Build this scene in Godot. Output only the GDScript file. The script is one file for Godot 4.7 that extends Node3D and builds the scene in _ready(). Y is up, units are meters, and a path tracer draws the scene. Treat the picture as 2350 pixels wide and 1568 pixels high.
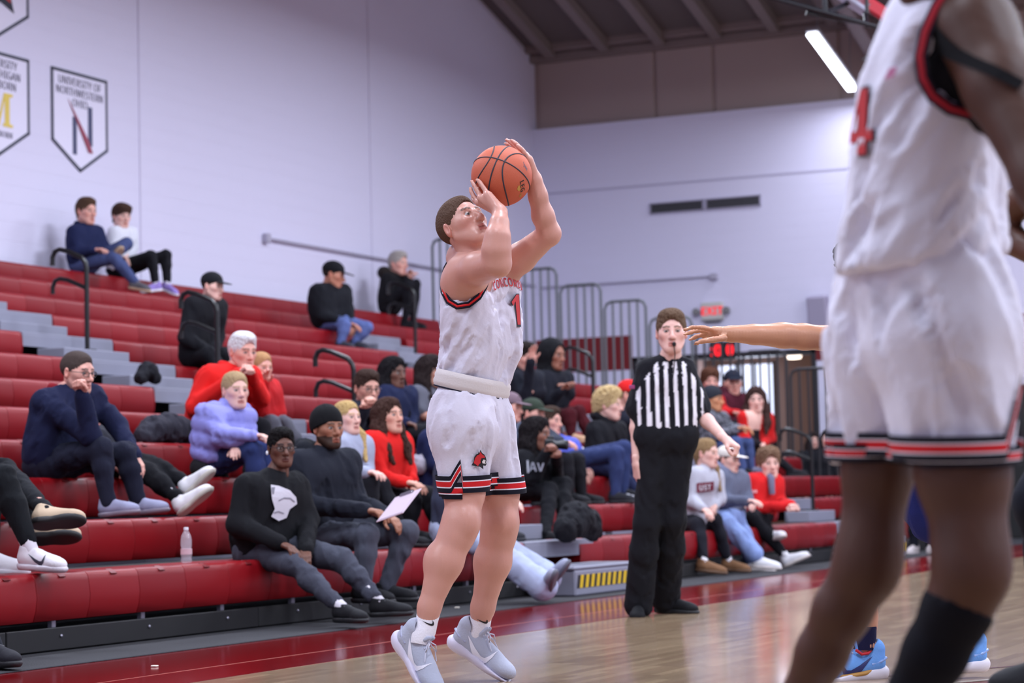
extends Node3D
# A school gymnasium during a basketball game.
# World: y up, metres. -Z runs along the bleacher rows towards the far end wall, +X from the bleacher wall towards the court.

const F := 5200.0                      # focal length in pixels of the 2350 x 1568 frame
const EYE := Vector3(0, 0.727, 0)
const YAW := 24.777
const PITCH := 4.0
const ROLL := -1.3465
const WALL_X := -14.85                 # wall behind the bleachers
const END_Z := -33.1                   # far end wall
const ROWS := 12
const RED := Color(0.50, 0.032, 0.07)

var rt: Vector3
var up: Vector3
var fw: Vector3
var taken := {}
var mats := {}
var rng := RandomNumberGenerator.new()

func row_x(i) -> float: return -7.05 - 0.653 * i
func row_y(i) -> float: return 0.41 + 0.26 * i
func roof_y(z) -> float: return 13.75 - 0.29 * absf(z + 13.1)

# a point at a distance along the lens axis, found along the line of sight of a photograph pixel
func at(px: float, py: float, depth: float) -> Vector3:
	return EYE + (fw + rt * ((px - 1175.0) / F) - up * ((py - 784.0) / F)) * depth
func depth_of(p: Vector3) -> float: return (p - EYE).dot(fw)
func on_plane(px: float, py: float, axis: int, value: float) -> Vector3:
	var r := fw + rt * ((px - 1175.0) / F) - up * ((py - 784.0) / F)
	return EYE + r * ((value - EYE[axis]) / r[axis])

func numbered(called: String) -> String:
	var k: int = taken.get(called, 0)
	taken[called] = k + 1
	return called if k == 0 else "%s_%03d" % [called, k]

func tag(o: Node, label := "", category := "", group := "", kind := "") -> Node:
	if label: o.set_meta("label", label)
	if category: o.set_meta("category", category)
	if group: o.set_meta("group", group)
	if kind: o.set_meta("kind", kind)
	return o

func base(called: String, where := Vector3.ZERO) -> Node3D:
	var o := Node3D.new()
	o.name = numbered(called)
	add_child(o)
	o.position = where
	return o

func paint(c: Color, rough := 0.7, extra := {}) -> StandardMaterial3D:
	var key := "%s %s %s" % [c, rough, extra]
	if mats.has(key): return mats[key]
	var m := StandardMaterial3D.new()
	m.albedo_color = c
	m.roughness = rough
	for k in extra: m.set(k, extra[k])
	mats[key] = m
	return m

func noise_tex(freq: float, size := 512, ramp: Array = [], normal := false, bump := 4.0, sd := 1, kind := FastNoiseLite.TYPE_SIMPLEX_SMOOTH, oct := 4) -> NoiseTexture2D:
	var t := NoiseTexture2D.new()
	t.width = size
	t.height = size
	t.seamless = true
	var n := FastNoiseLite.new()
	n.noise_type = kind
	n.frequency = freq
	n.seed = sd
	n.fractal_octaves = oct
	t.noise = n
	if ramp:
		var g := Gradient.new()
		g.offsets = PackedFloat32Array(ramp[0])
		g.colors = PackedColorArray(ramp[1])
		t.color_ramp = g
	if normal:
		t.as_normal_map = true
		t.bump_strength = bump
	return t

# cloth: fine weave relief on triplanar noise, a little sheen
func cloth(c: Color, rough := 0.9, weave := 0.35) -> StandardMaterial3D:
	var key := "cloth %s %s %s" % [c, rough, weave]
	if mats.has(key): return mats[key]
	var m := StandardMaterial3D.new()
	m.albedo_color = c
	m.roughness = rough
	m.metallic_specular = 0.3
	m.vertex_color_use_as_albedo = true
	if not mats.has("weave"): mats["weave"] = noise_tex(0.06, 256, [], true, 3.0, 5)
	m.normal_enabled = true
	m.normal_texture = mats["weave"]
	m.normal_scale = weave
	m.uv1_triplanar = true
	m.uv1_scale = Vector3.ONE * 6.0
	m.rim_enabled = true
	m.rim = 0.12
	m.rim_tint = 0.6
	mats[key] = m
	return m

func skin_mat(wet := false) -> StandardMaterial3D:
	var key := "skin%s" % wet
	if mats.has(key): return mats[key]
	var m := StandardMaterial3D.new()
	m.vertex_color_use_as_albedo = true
	m.roughness = 0.38 if wet else 0.52
	m.metallic_specular = 0.45
	m.subsurf_scatter_enabled = true
	m.subsurf_scatter_strength = 0.06
	if not mats.has("pores"): mats["pores"] = noise_tex(0.05, 256, [], true, 1.5, 9)
	m.normal_enabled = true
	m.normal_texture = mats["pores"]
	m.normal_scale = 0.25
	m.uv1_triplanar = true
	m.uv1_scale = Vector3.ONE * 9.0
	mats[key] = m
	return m

static func smooth_normals(v: PackedVector3Array, idx: PackedInt32Array) -> PackedVector3Array:
	var n := PackedVector3Array()
	n.resize(v.size())
	for t in range(0, idx.size(), 3):
		var a := idx[t]
		var b := idx[t + 1]
		var c := idx[t + 2]
		var f := (v[c] - v[a]).cross(v[b] - v[a])
		n[a] += f
		n[b] += f
		n[c] += f
	for i in n.size():
		n[i] = n[i].normalized() if n[i].length_squared() > 1e-20 else Vector3.UP
	return n

# a collector of faces that becomes one mesh
class MB:
	var v := PackedVector3Array()
	var n := PackedVector3Array()
	var c := PackedColorArray()
	var uv := PackedVector2Array()
	var idx := PackedInt32Array()
	var col := Color.WHITE
	func vert(p: Vector3, nn: Vector3, u := Vector2.ZERO) -> int:
		v.append(p)
		n.append(nn)
		c.append(col)
		uv.append(u)
		return v.size() - 1
	func quad(p0: Vector3, p1: Vector3, p2: Vector3, p3: Vector3, u := Rect2(0, 0, 1, 1)) -> void:
		# corners run clockwise seen from the front
		var nn := (p2 - p0).cross(p1 - p0).normalized()
		var b := vert(p0, nn, u.position)
		vert(p1, nn, Vector2(u.end.x, u.position.y))
		vert(p2, nn, u.end)
		vert(p3, nn, Vector2(u.position.x, u.end.y))
		idx.append_array([b, b + 1, b + 2, b, b + 2, b + 3])
	func tri(p0: Vector3, p1: Vector3, p2: Vector3) -> void:
		var nn := (p2 - p0).cross(p1 - p0).normalized()
		var b := vert(p0, nn)
		vert(p1, nn)
		vert(p2, nn)
		idx.append_array([b, b + 1, b + 2])
	func facing(p: Array, out: Vector3) -> void:
		# a flat polygon turned towards out
		var nn: Vector3 = (p[2] - p[0]).cross(p[1] - p[0])
		var q := p.duplicate()
		if nn.dot(out) < 0: q.reverse()
		if q.size() == 4: quad(q[0], q[1], q[2], q[3])
		else:
			for k in range(1, q.size() - 1): tri(q[0], q[k], q[k + 1])
	func box(at_: Vector3, size: Vector3, bev := 0.0, bs := Basis.IDENTITY) -> MB:
		var h := size * 0.5
		bev = minf(bev, minf(h.x, minf(h.y, h.z)) * 0.9)
		for ax in 3:
			var a1 := (ax + 1) % 3
			var a2 := (ax + 2) % 3
			for s in [-1.0, 1.0]:
				var o := Vector3.ZERO
				o[ax] = s
				var q := []
				for w in [[-1, -1], [1, -1], [1, 1], [-1, 1]]:
					var p := Vector3.ZERO
					p[ax] = s * h[ax]
					p[a1] = w[0] * (h[a1] - bev)
					p[a2] = w[1] * (h[a2] - bev)
					q.append(at_ + bs * p)
				facing(q, bs * o)
		if bev > 0.0:
			for ax in 3:
				var a1 := (ax + 1) % 3
				var a2 := (ax + 2) % 3
				for s1 in [-1.0, 1.0]:
					for s2 in [-1.0, 1.0]:
						var q := []
						for w in [[-1, 0], [1, 0], [1, 1], [-1, 1]]:
							var p := Vector3.ZERO
							p[ax] = w[0] * (h[ax] - bev)
							p[a1] = s1 * (h[a1] - (bev if w[1] else 0.0))
							p[a2] = s2 * (h[a2] - (0.0 if w[1] else bev))
							q.append(at_ + bs * p)
						var o := Vector3.ZERO
						o[a1] = s1
						o[a2] = s2
						facing(q, bs * o)
			for sx in [-1.0, 1.0]:
				for sy in [-1.0, 1.0]:
					for sz in [-1.0, 1.0]:
						var s := Vector3(sx, sy, sz)
						facing([at_ + bs * (s * (h - Vector3(0, bev, bev))), at_ + bs * (s * (h - Vector3(bev, 0, bev))), at_ + bs * (s * (h - Vector3(bev, bev, 0)))], bs * s)
		return self
	# rings of equal length joined by smooth skin; open rings (loop = false) make a sheet
	func loft(rings: Array, loop := true, cap0 := false, cap1 := false) -> MB:
		var m: int = rings[0].size()
		var b0 := v.size()
		for r in rings.size():
			for k in m: vert(rings[r][k], Vector3.ZERO, Vector2(float(k) / m, float(r) / rings.size()))
		var s0 := idx.size()
		for r in rings.size() - 1:
			for k in (m if loop else m - 1):
				var k2 := (k + 1) % m
				var a := b0 + r * m + k
				var b := b0 + r * m + k2
				var d := b0 + (r + 1) * m + k
				var e := b0 + (r + 1) * m + k2
				idx.append_array([a, b, e, a, e, d])
		for t in range(s0, idx.size(), 3):
			var f := (v[idx[t + 2]] - v[idx[t]]).cross(v[idx[t + 1]] - v[idx[t]])
			for q in 3: n[idx[t + q]] += f
		for k in range(b0, v.size()): n[k] = n[k].normalized()
		for e in [[cap0, 0], [cap1, rings.size() - 1]]:
			if e[0]:
				var mid := Vector3.ZERO
				for p in rings[e[1]]: mid += p
				mid /= m
				var other := Vector3.ZERO
				for p in rings[1 if e[1] == 0 else e[1] - 1]: other += p
				other /= m
				for k in m: facing([mid, rings[e[1]][k], rings[e[1]][(k + 1) % m]], mid - other)
		return self
	func tube(pts: Array, rad, sides := 10, caps := true) -> MB:
		var rings := []
		var x := Vector3.ZERO
		for k in pts.size():
			var d: Vector3 = (pts[mini(k + 1, pts.size() - 1)] - pts[maxi(k - 1, 0)]).normalized()
			if x == Vector3.ZERO: x = d.cross(Vector3.UP if absf(d.y) < 0.9 else Vector3.RIGHT).normalized()
			x = (x - d * x.dot(d)).normalized()
			var y := d.cross(x)
			var r: float = rad[k] if rad is Array else rad
			var ring := PackedVector3Array()
			for s in sides:
				var a := TAU * s / sides
				ring.append(pts[k] + (x * cos(a) - y * sin(a)) * r)
			rings.append(ring)
		return loft(rings, true, caps, caps)
	func lathe(where: Vector3, profile: Array, sides := 24, bs := Basis.IDENTITY) -> MB:
		var rings := []
		for p in profile:
			var ring := PackedVector3Array()
			for s in sides:
				var a := TAU * s / sides
				ring.append(where + bs * Vector3(p.x * cos(a), p.y, -p.x * sin(a)))
			rings.append(ring)
		return loft(rings, true, true, true)
	func ball(where: Vector3, r: Vector3, bs := Basis.IDENTITY, rings_ := 10, sides := 16) -> MB:
		var rings := []
		for k in rings_ + 1:
			var t := PI * (k + 0.02 if k == 0 else (k - 0.02 if k == rings_ else float(k))) / rings_
			var ring := PackedVector3Array()
			for s in sides:
				var a := TAU * s / sides
				ring.append(where + bs * (r * Vector3(sin(t) * cos(a), -cos(t), -sin(t) * sin(a))))
			rings.append(ring)
		return loft(rings, true, true, true)
	# a flat shape of given outline, thickened along out
	func plate(outline: Array, out: Vector3, thick: float) -> MB:
		var o := out.normalized()
		var xx := o.cross(Vector3.UP if absf(o.y) < 0.9 else Vector3.RIGHT).normalized()
		var yy := o.cross(xx)
		var flat := PackedVector2Array()
		for p in outline: flat.append(Vector2(p.dot(xx), p.dot(yy)))
		var t := Geometry2D.triangulate_polygon(flat)
		for k in range(0, t.size(), 3):
			facing([outline[t[k]] + o * thick, outline[t[k + 1]] + o * thick, outline[t[k + 2]] + o * thick], o)
			facing([outline[t[k]], outline[t[k + 1]], outline[t[k + 2]]], -o)
		var mid := Vector3.ZERO
		for p in outline: mid += p
		mid /= outline.size()
		for k in outline.size():
			var a: Vector3 = outline[k]
			var b: Vector3 = outline[(k + 1) % outline.size()]
			facing([a, b, b + o * thick, a + o * thick], (a + b) * 0.5 - mid)
		return self
	func add(verts: PackedVector3Array, norms: PackedVector3Array, tris: PackedInt32Array, t := Transform3D.IDENTITY, cols := PackedColorArray()) -> MB:
		var b := v.size()
		var flip := t.basis.determinant() < 0
		var nb := t.basis.inverse().transposed()
		for k in verts.size():
			v.append(t * verts[k])
			n.append((nb * norms[k]).normalized())
			c.append(cols[k] if cols.size() else col)
			uv.append(Vector2.ZERO)
		for k in range(0, tris.size(), 3):
			if flip: idx.append_array([b + tris[k], b + tris[k + 2], b + tris[k + 1]])
			else: idx.append_array([b + tris[k], b + tris[k + 1], b + tris[k + 2]])
		return self
	func mesh() -> ArrayMesh:
		var a := []
		a.resize(Mesh.ARRAY_MAX)
		a[Mesh.ARRAY_VERTEX] = v
		a[Mesh.ARRAY_NORMAL] = n
		a[Mesh.ARRAY_COLOR] = c
		a[Mesh.ARRAY_TEX_UV] = uv
		a[Mesh.ARRAY_INDEX] = idx
		var m := ArrayMesh.new()
		m.add_surface_from_arrays(Mesh.PRIMITIVE_TRIANGLES, a)
		return m

func obj(called: String, mb, m: Material, parent: Node = null, where := Vector3.ZERO) -> MeshInstance3D:
	var o := MeshInstance3D.new()
	o.mesh = mb.mesh() if mb is MB else mb
	o.material_override = m
	if parent:
		o.name = called
		parent.add_child(o, true)
	else:
		o.name = numbered(called)
		add_child(o)
	o.position = where
	return o

func struct(called: String, mb, m: Material, parent: Node = null) -> MeshInstance3D:
	var o := obj(called, mb, m, parent)
	if parent == null: o.set_meta("kind", "structure")
	return o

# ---- smooth solids: capsules and ellipsoids blended on a grid, skinned as surface nets ----
# op: 0 add capsule [op,a,b,ra,rb,k]   1 add ellipsoid [op,centre,radii,basis,k]   2 carve capsule   3 carve ellipsoid   4 keep below plane [op,point,normal]
static func net(prims: Array, cell: float, fold := 0.0, fold_size := 0.1, sd := 1, along := Vector3.ZERO) -> Array:
	var lo := Vector3.ONE * 1e9
	var hi := -lo
	for p in prims:
		if p[0] == 0:
			var r: float = maxf(p[3], p[4])
			lo = lo.min(p[1].min(p[2]) - Vector3.ONE * r)
			hi = hi.max(p[1].max(p[2]) + Vector3.ONE * r)
		elif p[0] == 1:
			var r: float = maxf(p[2].x, maxf(p[2].y, p[2].z))
			lo = lo.min(p[1] - Vector3.ONE * r)
			hi = hi.max(p[1] + Vector3.ONE * r)
	lo -= Vector3.ONE * cell * 2.5
	hi += Vector3.ONE * cell * 2.5
	var nx := int((hi.x - lo.x) / cell) + 2
	var ny := int((hi.y - lo.y) / cell) + 2
	var nz := int((hi.z - lo.z) / cell) + 2
	var d := PackedFloat32Array()
	d.resize(nx * ny * nz)
	d.fill(10.0)
	for p in prims:
		var op: int = p[0]
		if op == 4:
			var pt: Vector3 = p[1]
			var nn: Vector3 = p[2]
			for z in nz:
				for y in ny:
					var q := (z * ny + y) * nx
					var e := (lo + Vector3(0, y, z) * cell - pt).dot(nn)
					var st := nn.x * cell
					for x in nx:
						if d[q] < e: d[q] = e
						q += 1
						e += st
			continue
		var a: Vector3 = p[1]
		var b: Vector3 = p[2]
		var cap := op == 0 or op == 2
		var k: float = p[5] if cap else p[4]
		var ra: float = p[3] if cap else 0.0
		var rb: float = p[4] if cap else 0.0
		var inv_b: Basis = Basis.IDENTITY
		var blo: Vector3
		var bhi: Vector3
		var mg := k + cell * 2.0
		if cap:
			blo = a.min(b) - Vector3.ONE * (maxf(ra, rb) + mg)
			bhi = a.max(b) + Vector3.ONE * (maxf(ra, rb) + mg)
		else:
			inv_b = p[3].transposed()
			var bb: Basis = p[3]
			var ext := (bb.x * b.x).abs() + (bb.y * b.y).abs() + (bb.z * b.z).abs()
			blo = a - ext - Vector3.ONE * mg
			bhi = a + ext + Vector3.ONE * mg
		var x0 := clampi(int((blo.x - lo.x) / cell), 0, nx)
		var x1 := clampi(int((bhi.x - lo.x) / cell) + 1, 0, nx)
		var y0 := clampi(int((blo.y - lo.y) / cell), 0, ny)
		var y1 := clampi(int((bhi.y - lo.y) / cell) + 1, 0, ny)
		var z0 := clampi(int((blo.z - lo.z) / cell), 0, nz)
		var z1 := clampi(int((bhi.z - lo.z) / cell) + 1, 0, nz)
		var ba := b - a
		var inv := 1.0 / maxf(ba.length_squared(), 1e-9)
		var dr := rb - ra
		var add := op < 2
		var ik := 0.25 / maxf(k, 1e-5)
		for z in range(z0, z1):
			for y in range(y0, y1):
				var q := (z * ny + y) * nx + x0
				var pp := Vector3(lo.x + x0 * cell, lo.y + y * cell, lo.z + z * cell) - a
				for x in range(x0, x1):
					var dd: float
					if cap:
						var t := clampf(pp.dot(ba) * inv, 0.0, 1.0)
						dd = (pp - ba * t).length() - (ra + dr * t)
					else:
						var lp := (inv_b * pp) / b
						var k0 := lp.length()
						dd = k0 * (k0 - 1.0) / maxf((lp / b).length(), 1e-6)
					var e := d[q]
					if add:
						var w := absf(e - dd)
						if w < k:
							w = k - w
							d[q] = minf(e, dd) - w * w * ik
						elif dd < e: d[q] = dd
					else:
						dd = -dd
						var w := absf(e - dd)
						if w < k:
							w = k - w
							d[q] = maxf(e, dd) + w * w * ik
						elif dd > e: d[q] = dd
					q += 1
					pp.x += cell
	# skin
	var v := PackedVector3Array()
	var idx := PackedInt32Array()
	var at_cell := {}
	var sy := nx
	var sz := nx * ny
	var step := PackedInt32Array([1, sy, sz])
	for z in range(1, nz - 1):
		for y in range(1, ny - 1):
			var q := (z * ny + y) * nx
			for x in range(1, nx - 1):
				var i := q + x
				var e := d[i]
				if e > 0.5: continue
				var s := e < 0.0
				for ax in 3:
					if (d[i + step[ax]] < 0.0) == s: continue
					var u := step[(ax + 1) % 3]
					var w := step[(ax + 2) % 3]
					var c4 := [i, i - u, i - u - w, i - w]
					var ids := [0, 0, 0, 0]
					for m in 4:
						var ci: int = c4[m]
						if not at_cell.has(ci):
							var sum := Vector3.ZERO
							var cnt := 0
							for e12 in 12:
								var da: int = e12 >> 2
								var o1: int = (e12 & 1) * step[(da + 1) % 3] + ((e12 >> 1) & 1) * step[(da + 2) % 3]
								var f0 := d[ci + o1]
								var f1 := d[ci + o1 + step[da]]
								if (f0 < 0.0) != (f1 < 0.0):
									var pt := Vector3.ZERO
									pt[(da + 1) % 3] = e12 & 1
									pt[(da + 2) % 3] = (e12 >> 1) & 1
									pt[da] = clampf(f0 / (f0 - f1), 0.0, 1.0)
									sum += pt
									cnt += 1
							var cx := ci % nx
							var cy := (ci / nx) % ny
							var cz := ci / sz
							at_cell[ci] = v.size()
							v.append(lo + (Vector3(cx, cy, cz) + sum / maxi(cnt, 1)) * cell)
						ids[m] = at_cell[ci]
					if s: idx.append_array([ids[0], ids[2], ids[1], ids[0], ids[3], ids[2]])
					else: idx.append_array([ids[0], ids[1], ids[2], ids[0], ids[2], ids[3]])
	var n := smooth_normals(v, idx)
	if fold > 0.0:
		var fn := FastNoiseLite.new()
		fn.seed = sd
		fn.noise_type = FastNoiseLite.TYPE_SIMPLEX_SMOOTH
		fn.frequency = 1.0 / fold_size
		fn.fractal_octaves = 2
		fn.fractal_gain = 0.35
		fn.domain_warp_enabled = true
		fn.domain_warp_amplitude = fold_size * 0.35
		fn.domain_warp_frequency = 0.5 / fold_size
		# folds run long: the noise is stretched along a slanting line that differs from piece to piece
		var dirn := Vector3(0.35 * sin(sd * 1.7), 0.85, 0.45 * cos(sd * 2.3)).normalized()
		if along != Vector3.ZERO: dirn = along.normalized()
		for i in v.size():
			var p := v[i]
			var q := p - dirn * (p.dot(dirn) * 0.72)
			var f := fn.get_noise_3d(q.x, q.y, q.z)
			f = 0.55 * f + 0.45 * (0.5 - 2.2 * absf(f))
			v[i] = p + n[i] * (fold * (f + 0.03))
		n = smooth_normals(v, idx)
	return [v, n, idx]

# how far a point lies outside the blended solid
static func solid(prims: Array, p: Vector3) -> float:
	var d := 10.0
	for q in prims:
		var dd: float
		if q[0] == 0:
			var ba: Vector3 = q[2] - q[1]
			var pa: Vector3 = p - q[1]
			var t := clampf(pa.dot(ba) / maxf(ba.length_squared(), 1e-9), 0.0, 1.0)
			dd = (pa - ba * t).length() - lerpf(q[3], q[4], t)
			var k: float = q[5]
			var w := maxf(k - absf(d - dd), 0.0)
			d = minf(d, dd) - w * w * 0.25 / maxf(k, 1e-5)
		elif q[0] == 1:
			var lp: Vector3 = (q[3].transposed() * (p - q[1])) / q[2]
			var k0 := lp.length()
			dd = k0 * (k0 - 1.0) / maxf((lp / q[2]).length(), 1e-6)
			var k: float = q[4]
			var w := maxf(k - absf(d - dd), 0.0)
			d = minf(d, dd) - w * w * 0.25 / maxf(k, 1e-5)
	return d

# the point of the solid's skin that lies behind p in the direction dir, lifted by rise
static func land(prims: Array, p: Vector3, dir: Vector3, rise: float) -> Vector3:
	var q := p
	for k in 40:
		var d := solid(prims, q) - rise
		if absf(d) < 0.0004: break
		q += dir * clampf(d, -0.03, 0.03) * 0.9
	return q

# work that runs side by side: [prims, cell, fold, fold size, seed] -> [v, n, idx]
var jobs := []
var done := []
func job(prims: Array, cell: float, fold := 0.0, fold_size := 0.1, along := Vector3.ZERO) -> int:
	jobs.append([prims, cell, fold, fold_size, jobs.size() + 3, along])
	return jobs.size() - 1
func one_job(k: int) -> void:
	var j: Array = jobs[k]
	done[k] = net(j[0], j[1], j[2], j[3], j[4], j[5])
func run_jobs() -> void:
	var from := done.size()
	done.resize(jobs.size())
	if from == jobs.size(): return
	var id := WorkerThreadPool.add_group_task(func(k): one_job(from + k), jobs.size() - from, 4, true)
	WorkerThreadPool.wait_for_group_task_completion(id)

func _ready() -> void:
	rng.seed = 20
	# ---- camera: 80 mm lens at f/3.4, focused on the shooter ----
	var cam := Camera3D.new()
	cam.name = "camera"
	cam.rotation_order = EULER_ORDER_YXZ
	cam.rotation_degrees = Vector3(PITCH, YAW, ROLL)
	cam.position = EYE
	add_child(cam)
	rt = cam.basis.x
	up = cam.basis.y
	fw = -cam.basis.z
	var lens := CameraAttributesPhysical.new()
	lens.frustum_focal_length = 79.7
	lens.exposure_aperture = 3.4
	lens.frustum_focus_distance = 9.05
	lens.frustum_far = 200.0
	cam.attributes = lens
	cam.keep_aspect = Camera3D.KEEP_HEIGHT
	cam.fov = rad_to_deg(2.0 * atan(784.0 / F))
	cam.far = 200.0
	cam.near = 0.05
	cam.current = true
	# ---- surroundings: no sky is seen; the hall is lit by its own lamps ----
	var we := WorldEnvironment.new()
	we.name = "surroundings"
	var env := Environment.new()
	env.background_mode = Environment.BG_COLOR
	env.background_color = Color(0.02, 0.02, 0.025)
	env.tonemap_mode = Environment.TONE_MAPPER_LINEAR
	env.tonemap_exposure = 1.7
	env.sdfgi_enabled = true
	env.ssao_enabled = true
	env.ssil_enabled = true
	we.environment = env
	add_child(we)
	# ---- lamps: strips hung under the rafters ----
	build_lamps()
	# ---- the hall ----
	build_room()
	build_floor()
	build_end_wall()
	build_bleachers()
	build_rails()
	# ---- people and things ----
	build_people()
	build_props()

const LAMP := Color(0.90, 0.93, 1.0)
func build_lamps() -> void:
	var glow := StandardMaterial3D.new()
	glow.albedo_color = Color(0.9, 0.9, 0.9)
	glow.emission_enabled = true
	glow.emission = LAMP
	glow.emission_energy_multiplier = 5.0
	var shell := paint(Color(0.55, 0.54, 0.56), 0.5)
	for cx in [-9.37, -3.1, 3.1, 9.37]:
		for k in (7 if cx == -9.37 else 6):  # last lamp of the longer line is unseen, added to brighten the front player
			var z0 := -31.7 + k * 5.6
			var slope := 0.25 if k == 0 else 0.0
			var p := Vector3(cx, 7.0 if k == 0 else 7.3, z0)
			var t := base("ceiling_lamp", p)
			t.rotation.x = -atan(slope)
			tag(t, "glowing tube lamp hung over the far bleacher end" if cx == -9.37 and k == 0 else "tube lamp hung under the roof over the court", "lamp", "" if cx == -9.37 and k == 0 else "tube lamps under the roof")
			obj("diffuser", MB.new().box(Vector3(0, -0.02, 0), Vector3(0.17, 0.05, 2.05), 0.02), glow, t)
			obj("housing", MB.new().box(Vector3(0, 0.05, 0), Vector3(0.2, 0.07, 2.1), 0.015), shell, t)
			for s in [-0.8, 0.8]: obj("hanger", MB.new().tube([Vector3(0, 0.08, s), Vector3(0, roof_y(z0 + s) - p.y - 0.1, s)], 0.008, 6), shell, t)
			var l := AreaLight3D.new()
			l.name = "light"
			l.area_size = Vector2(0.3, 2.0)
			l.rotation.x = -PI / 2
			l.position = Vector3(0, -0.06, 0)
			l.light_color = LAMP
			l.light_energy = 5.0 if k == 0 else 20.0
			l.area_range = 60.0
			l.area_attenuation = 2.0
			l.shadow_enabled = true
			t.add_child(l)

func wall_mat() -> StandardMaterial3D:
	if mats.has("block"): return mats["block"]
	# painted concrete block: the joints are painted over and show only as faint relief
	var im := Image.create(512, 512, false, Image.FORMAT_RGB8)
	im.fill(Color(0.72, 0.72, 0.72))
	var r := RandomNumberGenerator.new()
	r.seed = 7
	for y in range(0, 512, 64):
		im.fill_rect(Rect2i(0, y, 512, 4), Color(0.62, 0.62, 0.62))
		for x in range(0, 512, 128): im.fill_rect(Rect2i((x + (64 if (y / 64) % 2 else 0)) % 512, y, 4, 64), Color(0.66, 0.66, 0.66))
	for k in 9000:
		var g := r.randf_range(0.68, 0.76)
		var px := r.randi_range(0, 511)
		var py := r.randi_range(0, 511)
		im.set_pixel(px, py, Color(g, g, g))
	var m := StandardMaterial3D.new()
	m.albedo_color = Color(0.86, 0.845, 0.93)
	m.roughness = 0.62
	im.bump_map_to_normal_map(6.0)
	m.normal_enabled = true
	m.normal_texture = ImageTexture.create_from_image(im)
	m.normal_scale = 1.0
	m.uv1_triplanar = true
	m.uv1_world_triplanar = true
	m.uv1_scale = Vector3.ONE * 0.625
	mats["block"] = m
	return m

func build_room() -> void:
	var white := wall_mat()
	var near_z := 6.9
	var mx := 14.85
	# side walls with sloping tops that meet the roof
	for s in [-1.0, 1.0]:
		var mb := MB.new()
		var x0: float = s * 14.85
		var x1: float = s * 15.15
		var pr := [Vector2(END_Z - 0.3, 0), Vector2(END_Z - 0.3, roof_y(END_Z - 0.3)), Vector2(-13.1, roof_y(-13.1)), Vector2(near_z + 0.3, roof_y(near_z + 0.3)), Vector2(near_z + 0.3, 0)]
		var a := []
		for p in pr: a.append(Vector3(minf(x0, x1), p.y, p.x))
		mb.plate(a, Vector3.RIGHT, 0.3)
		struct("wall_left" if s < 0 else "wall_right", mb, white)
	# control joints in the bleacher wall
	var groove := paint(Color(0.79, 0.77, 0.85), 0.8)
	for z in [-21.95, -27.6]:
		struct("trim_%d" % (1 if z > -25 else 2), MB.new().box(Vector3(WALL_X + 0.004, 4.5, z), Vector3(0.008, 9.0, 0.022)), groove)
	struct("wall_near", MB.new().box(Vector3(0, 4, near_z + 0.15), Vector3(29.7, 8.2, 0.3)), white)
	# roof deck on ribs
	var dark := paint(Color(0.40, 0.36, 0.35), 0.85)
	var deck := MB.new()
	for s in [[END_Z - 0.3, -13.1], [-13.1, near_z + 0.3]]:
		var a := Vector3(0, roof_y(s[0]), s[0])
		var b := Vector3(0, roof_y(s[1]), s[1])
		var mid := (a + b) * 0.5
		var len := a.distance_to(b)
		var ang := atan2(b.y - a.y, b.z - a.z)
		deck.box(mid + Vector3(0, 0.16, 0), Vector3(30.4, 0.3, len + 0.4), 0.0, Basis(Vector3.RIGHT, -ang))
	var cl := struct("ceiling", deck, dark)
	var rib := paint(Color(0.52, 0.47, 0.46), 0.7)
	for k in 31:
		var x := -14.45 + k * 0.945
		for s in [[END_Z, -13.1], [-13.1, near_z]]:
			var a := Vector3(x, roof_y(s[0]), s[0])
			var b := Vector3(x, roof_y(s[1]), s[1])
			var ang := atan2(b.y - a.y, b.z - a.z)
			obj("rib", MB.new().box((a + b) * 0.5 + Vector3(0, -0.06, 0), Vector3(0.16, 0.2, a.distance_to(b) - 0.1), 0.0, Basis(Vector3.RIGHT, -ang)), rib, cl)
	# cross beams under the ribs
	var steel := paint(Color(0.5, 0.44, 0.45), 0.6)
	for z in [-27.8, -22.4, -16.8]:
		obj("beam", MB.new().box(Vector3(0, roof_y(z) - 0.42, z), Vector3(29.6, 0.5, 0.2), 0.02), rib, cl)
	# sloping girders over the court, one above each line of lamps
	for x in [-9.0, -8.2, -3.0, 3.2, 9.2]:
		for s in [[END_Z, -13.1], [-13.1, near_z]]:
			var a := Vector3(x, roof_y(s[0]) - 0.75, s[0])
			var b := Vector3(x, roof_y(s[1]) - 0.75, s[1])
			var ang := atan2(b.y - a.y, b.z - a.z)
			obj("girder", MB.new().box((a + b) * 0.5, Vector3(0.22, 0.34, a.distance_to(b) - 0.1), 0.015, Basis(Vector3.RIGHT, -ang)), steel, cl)

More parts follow.
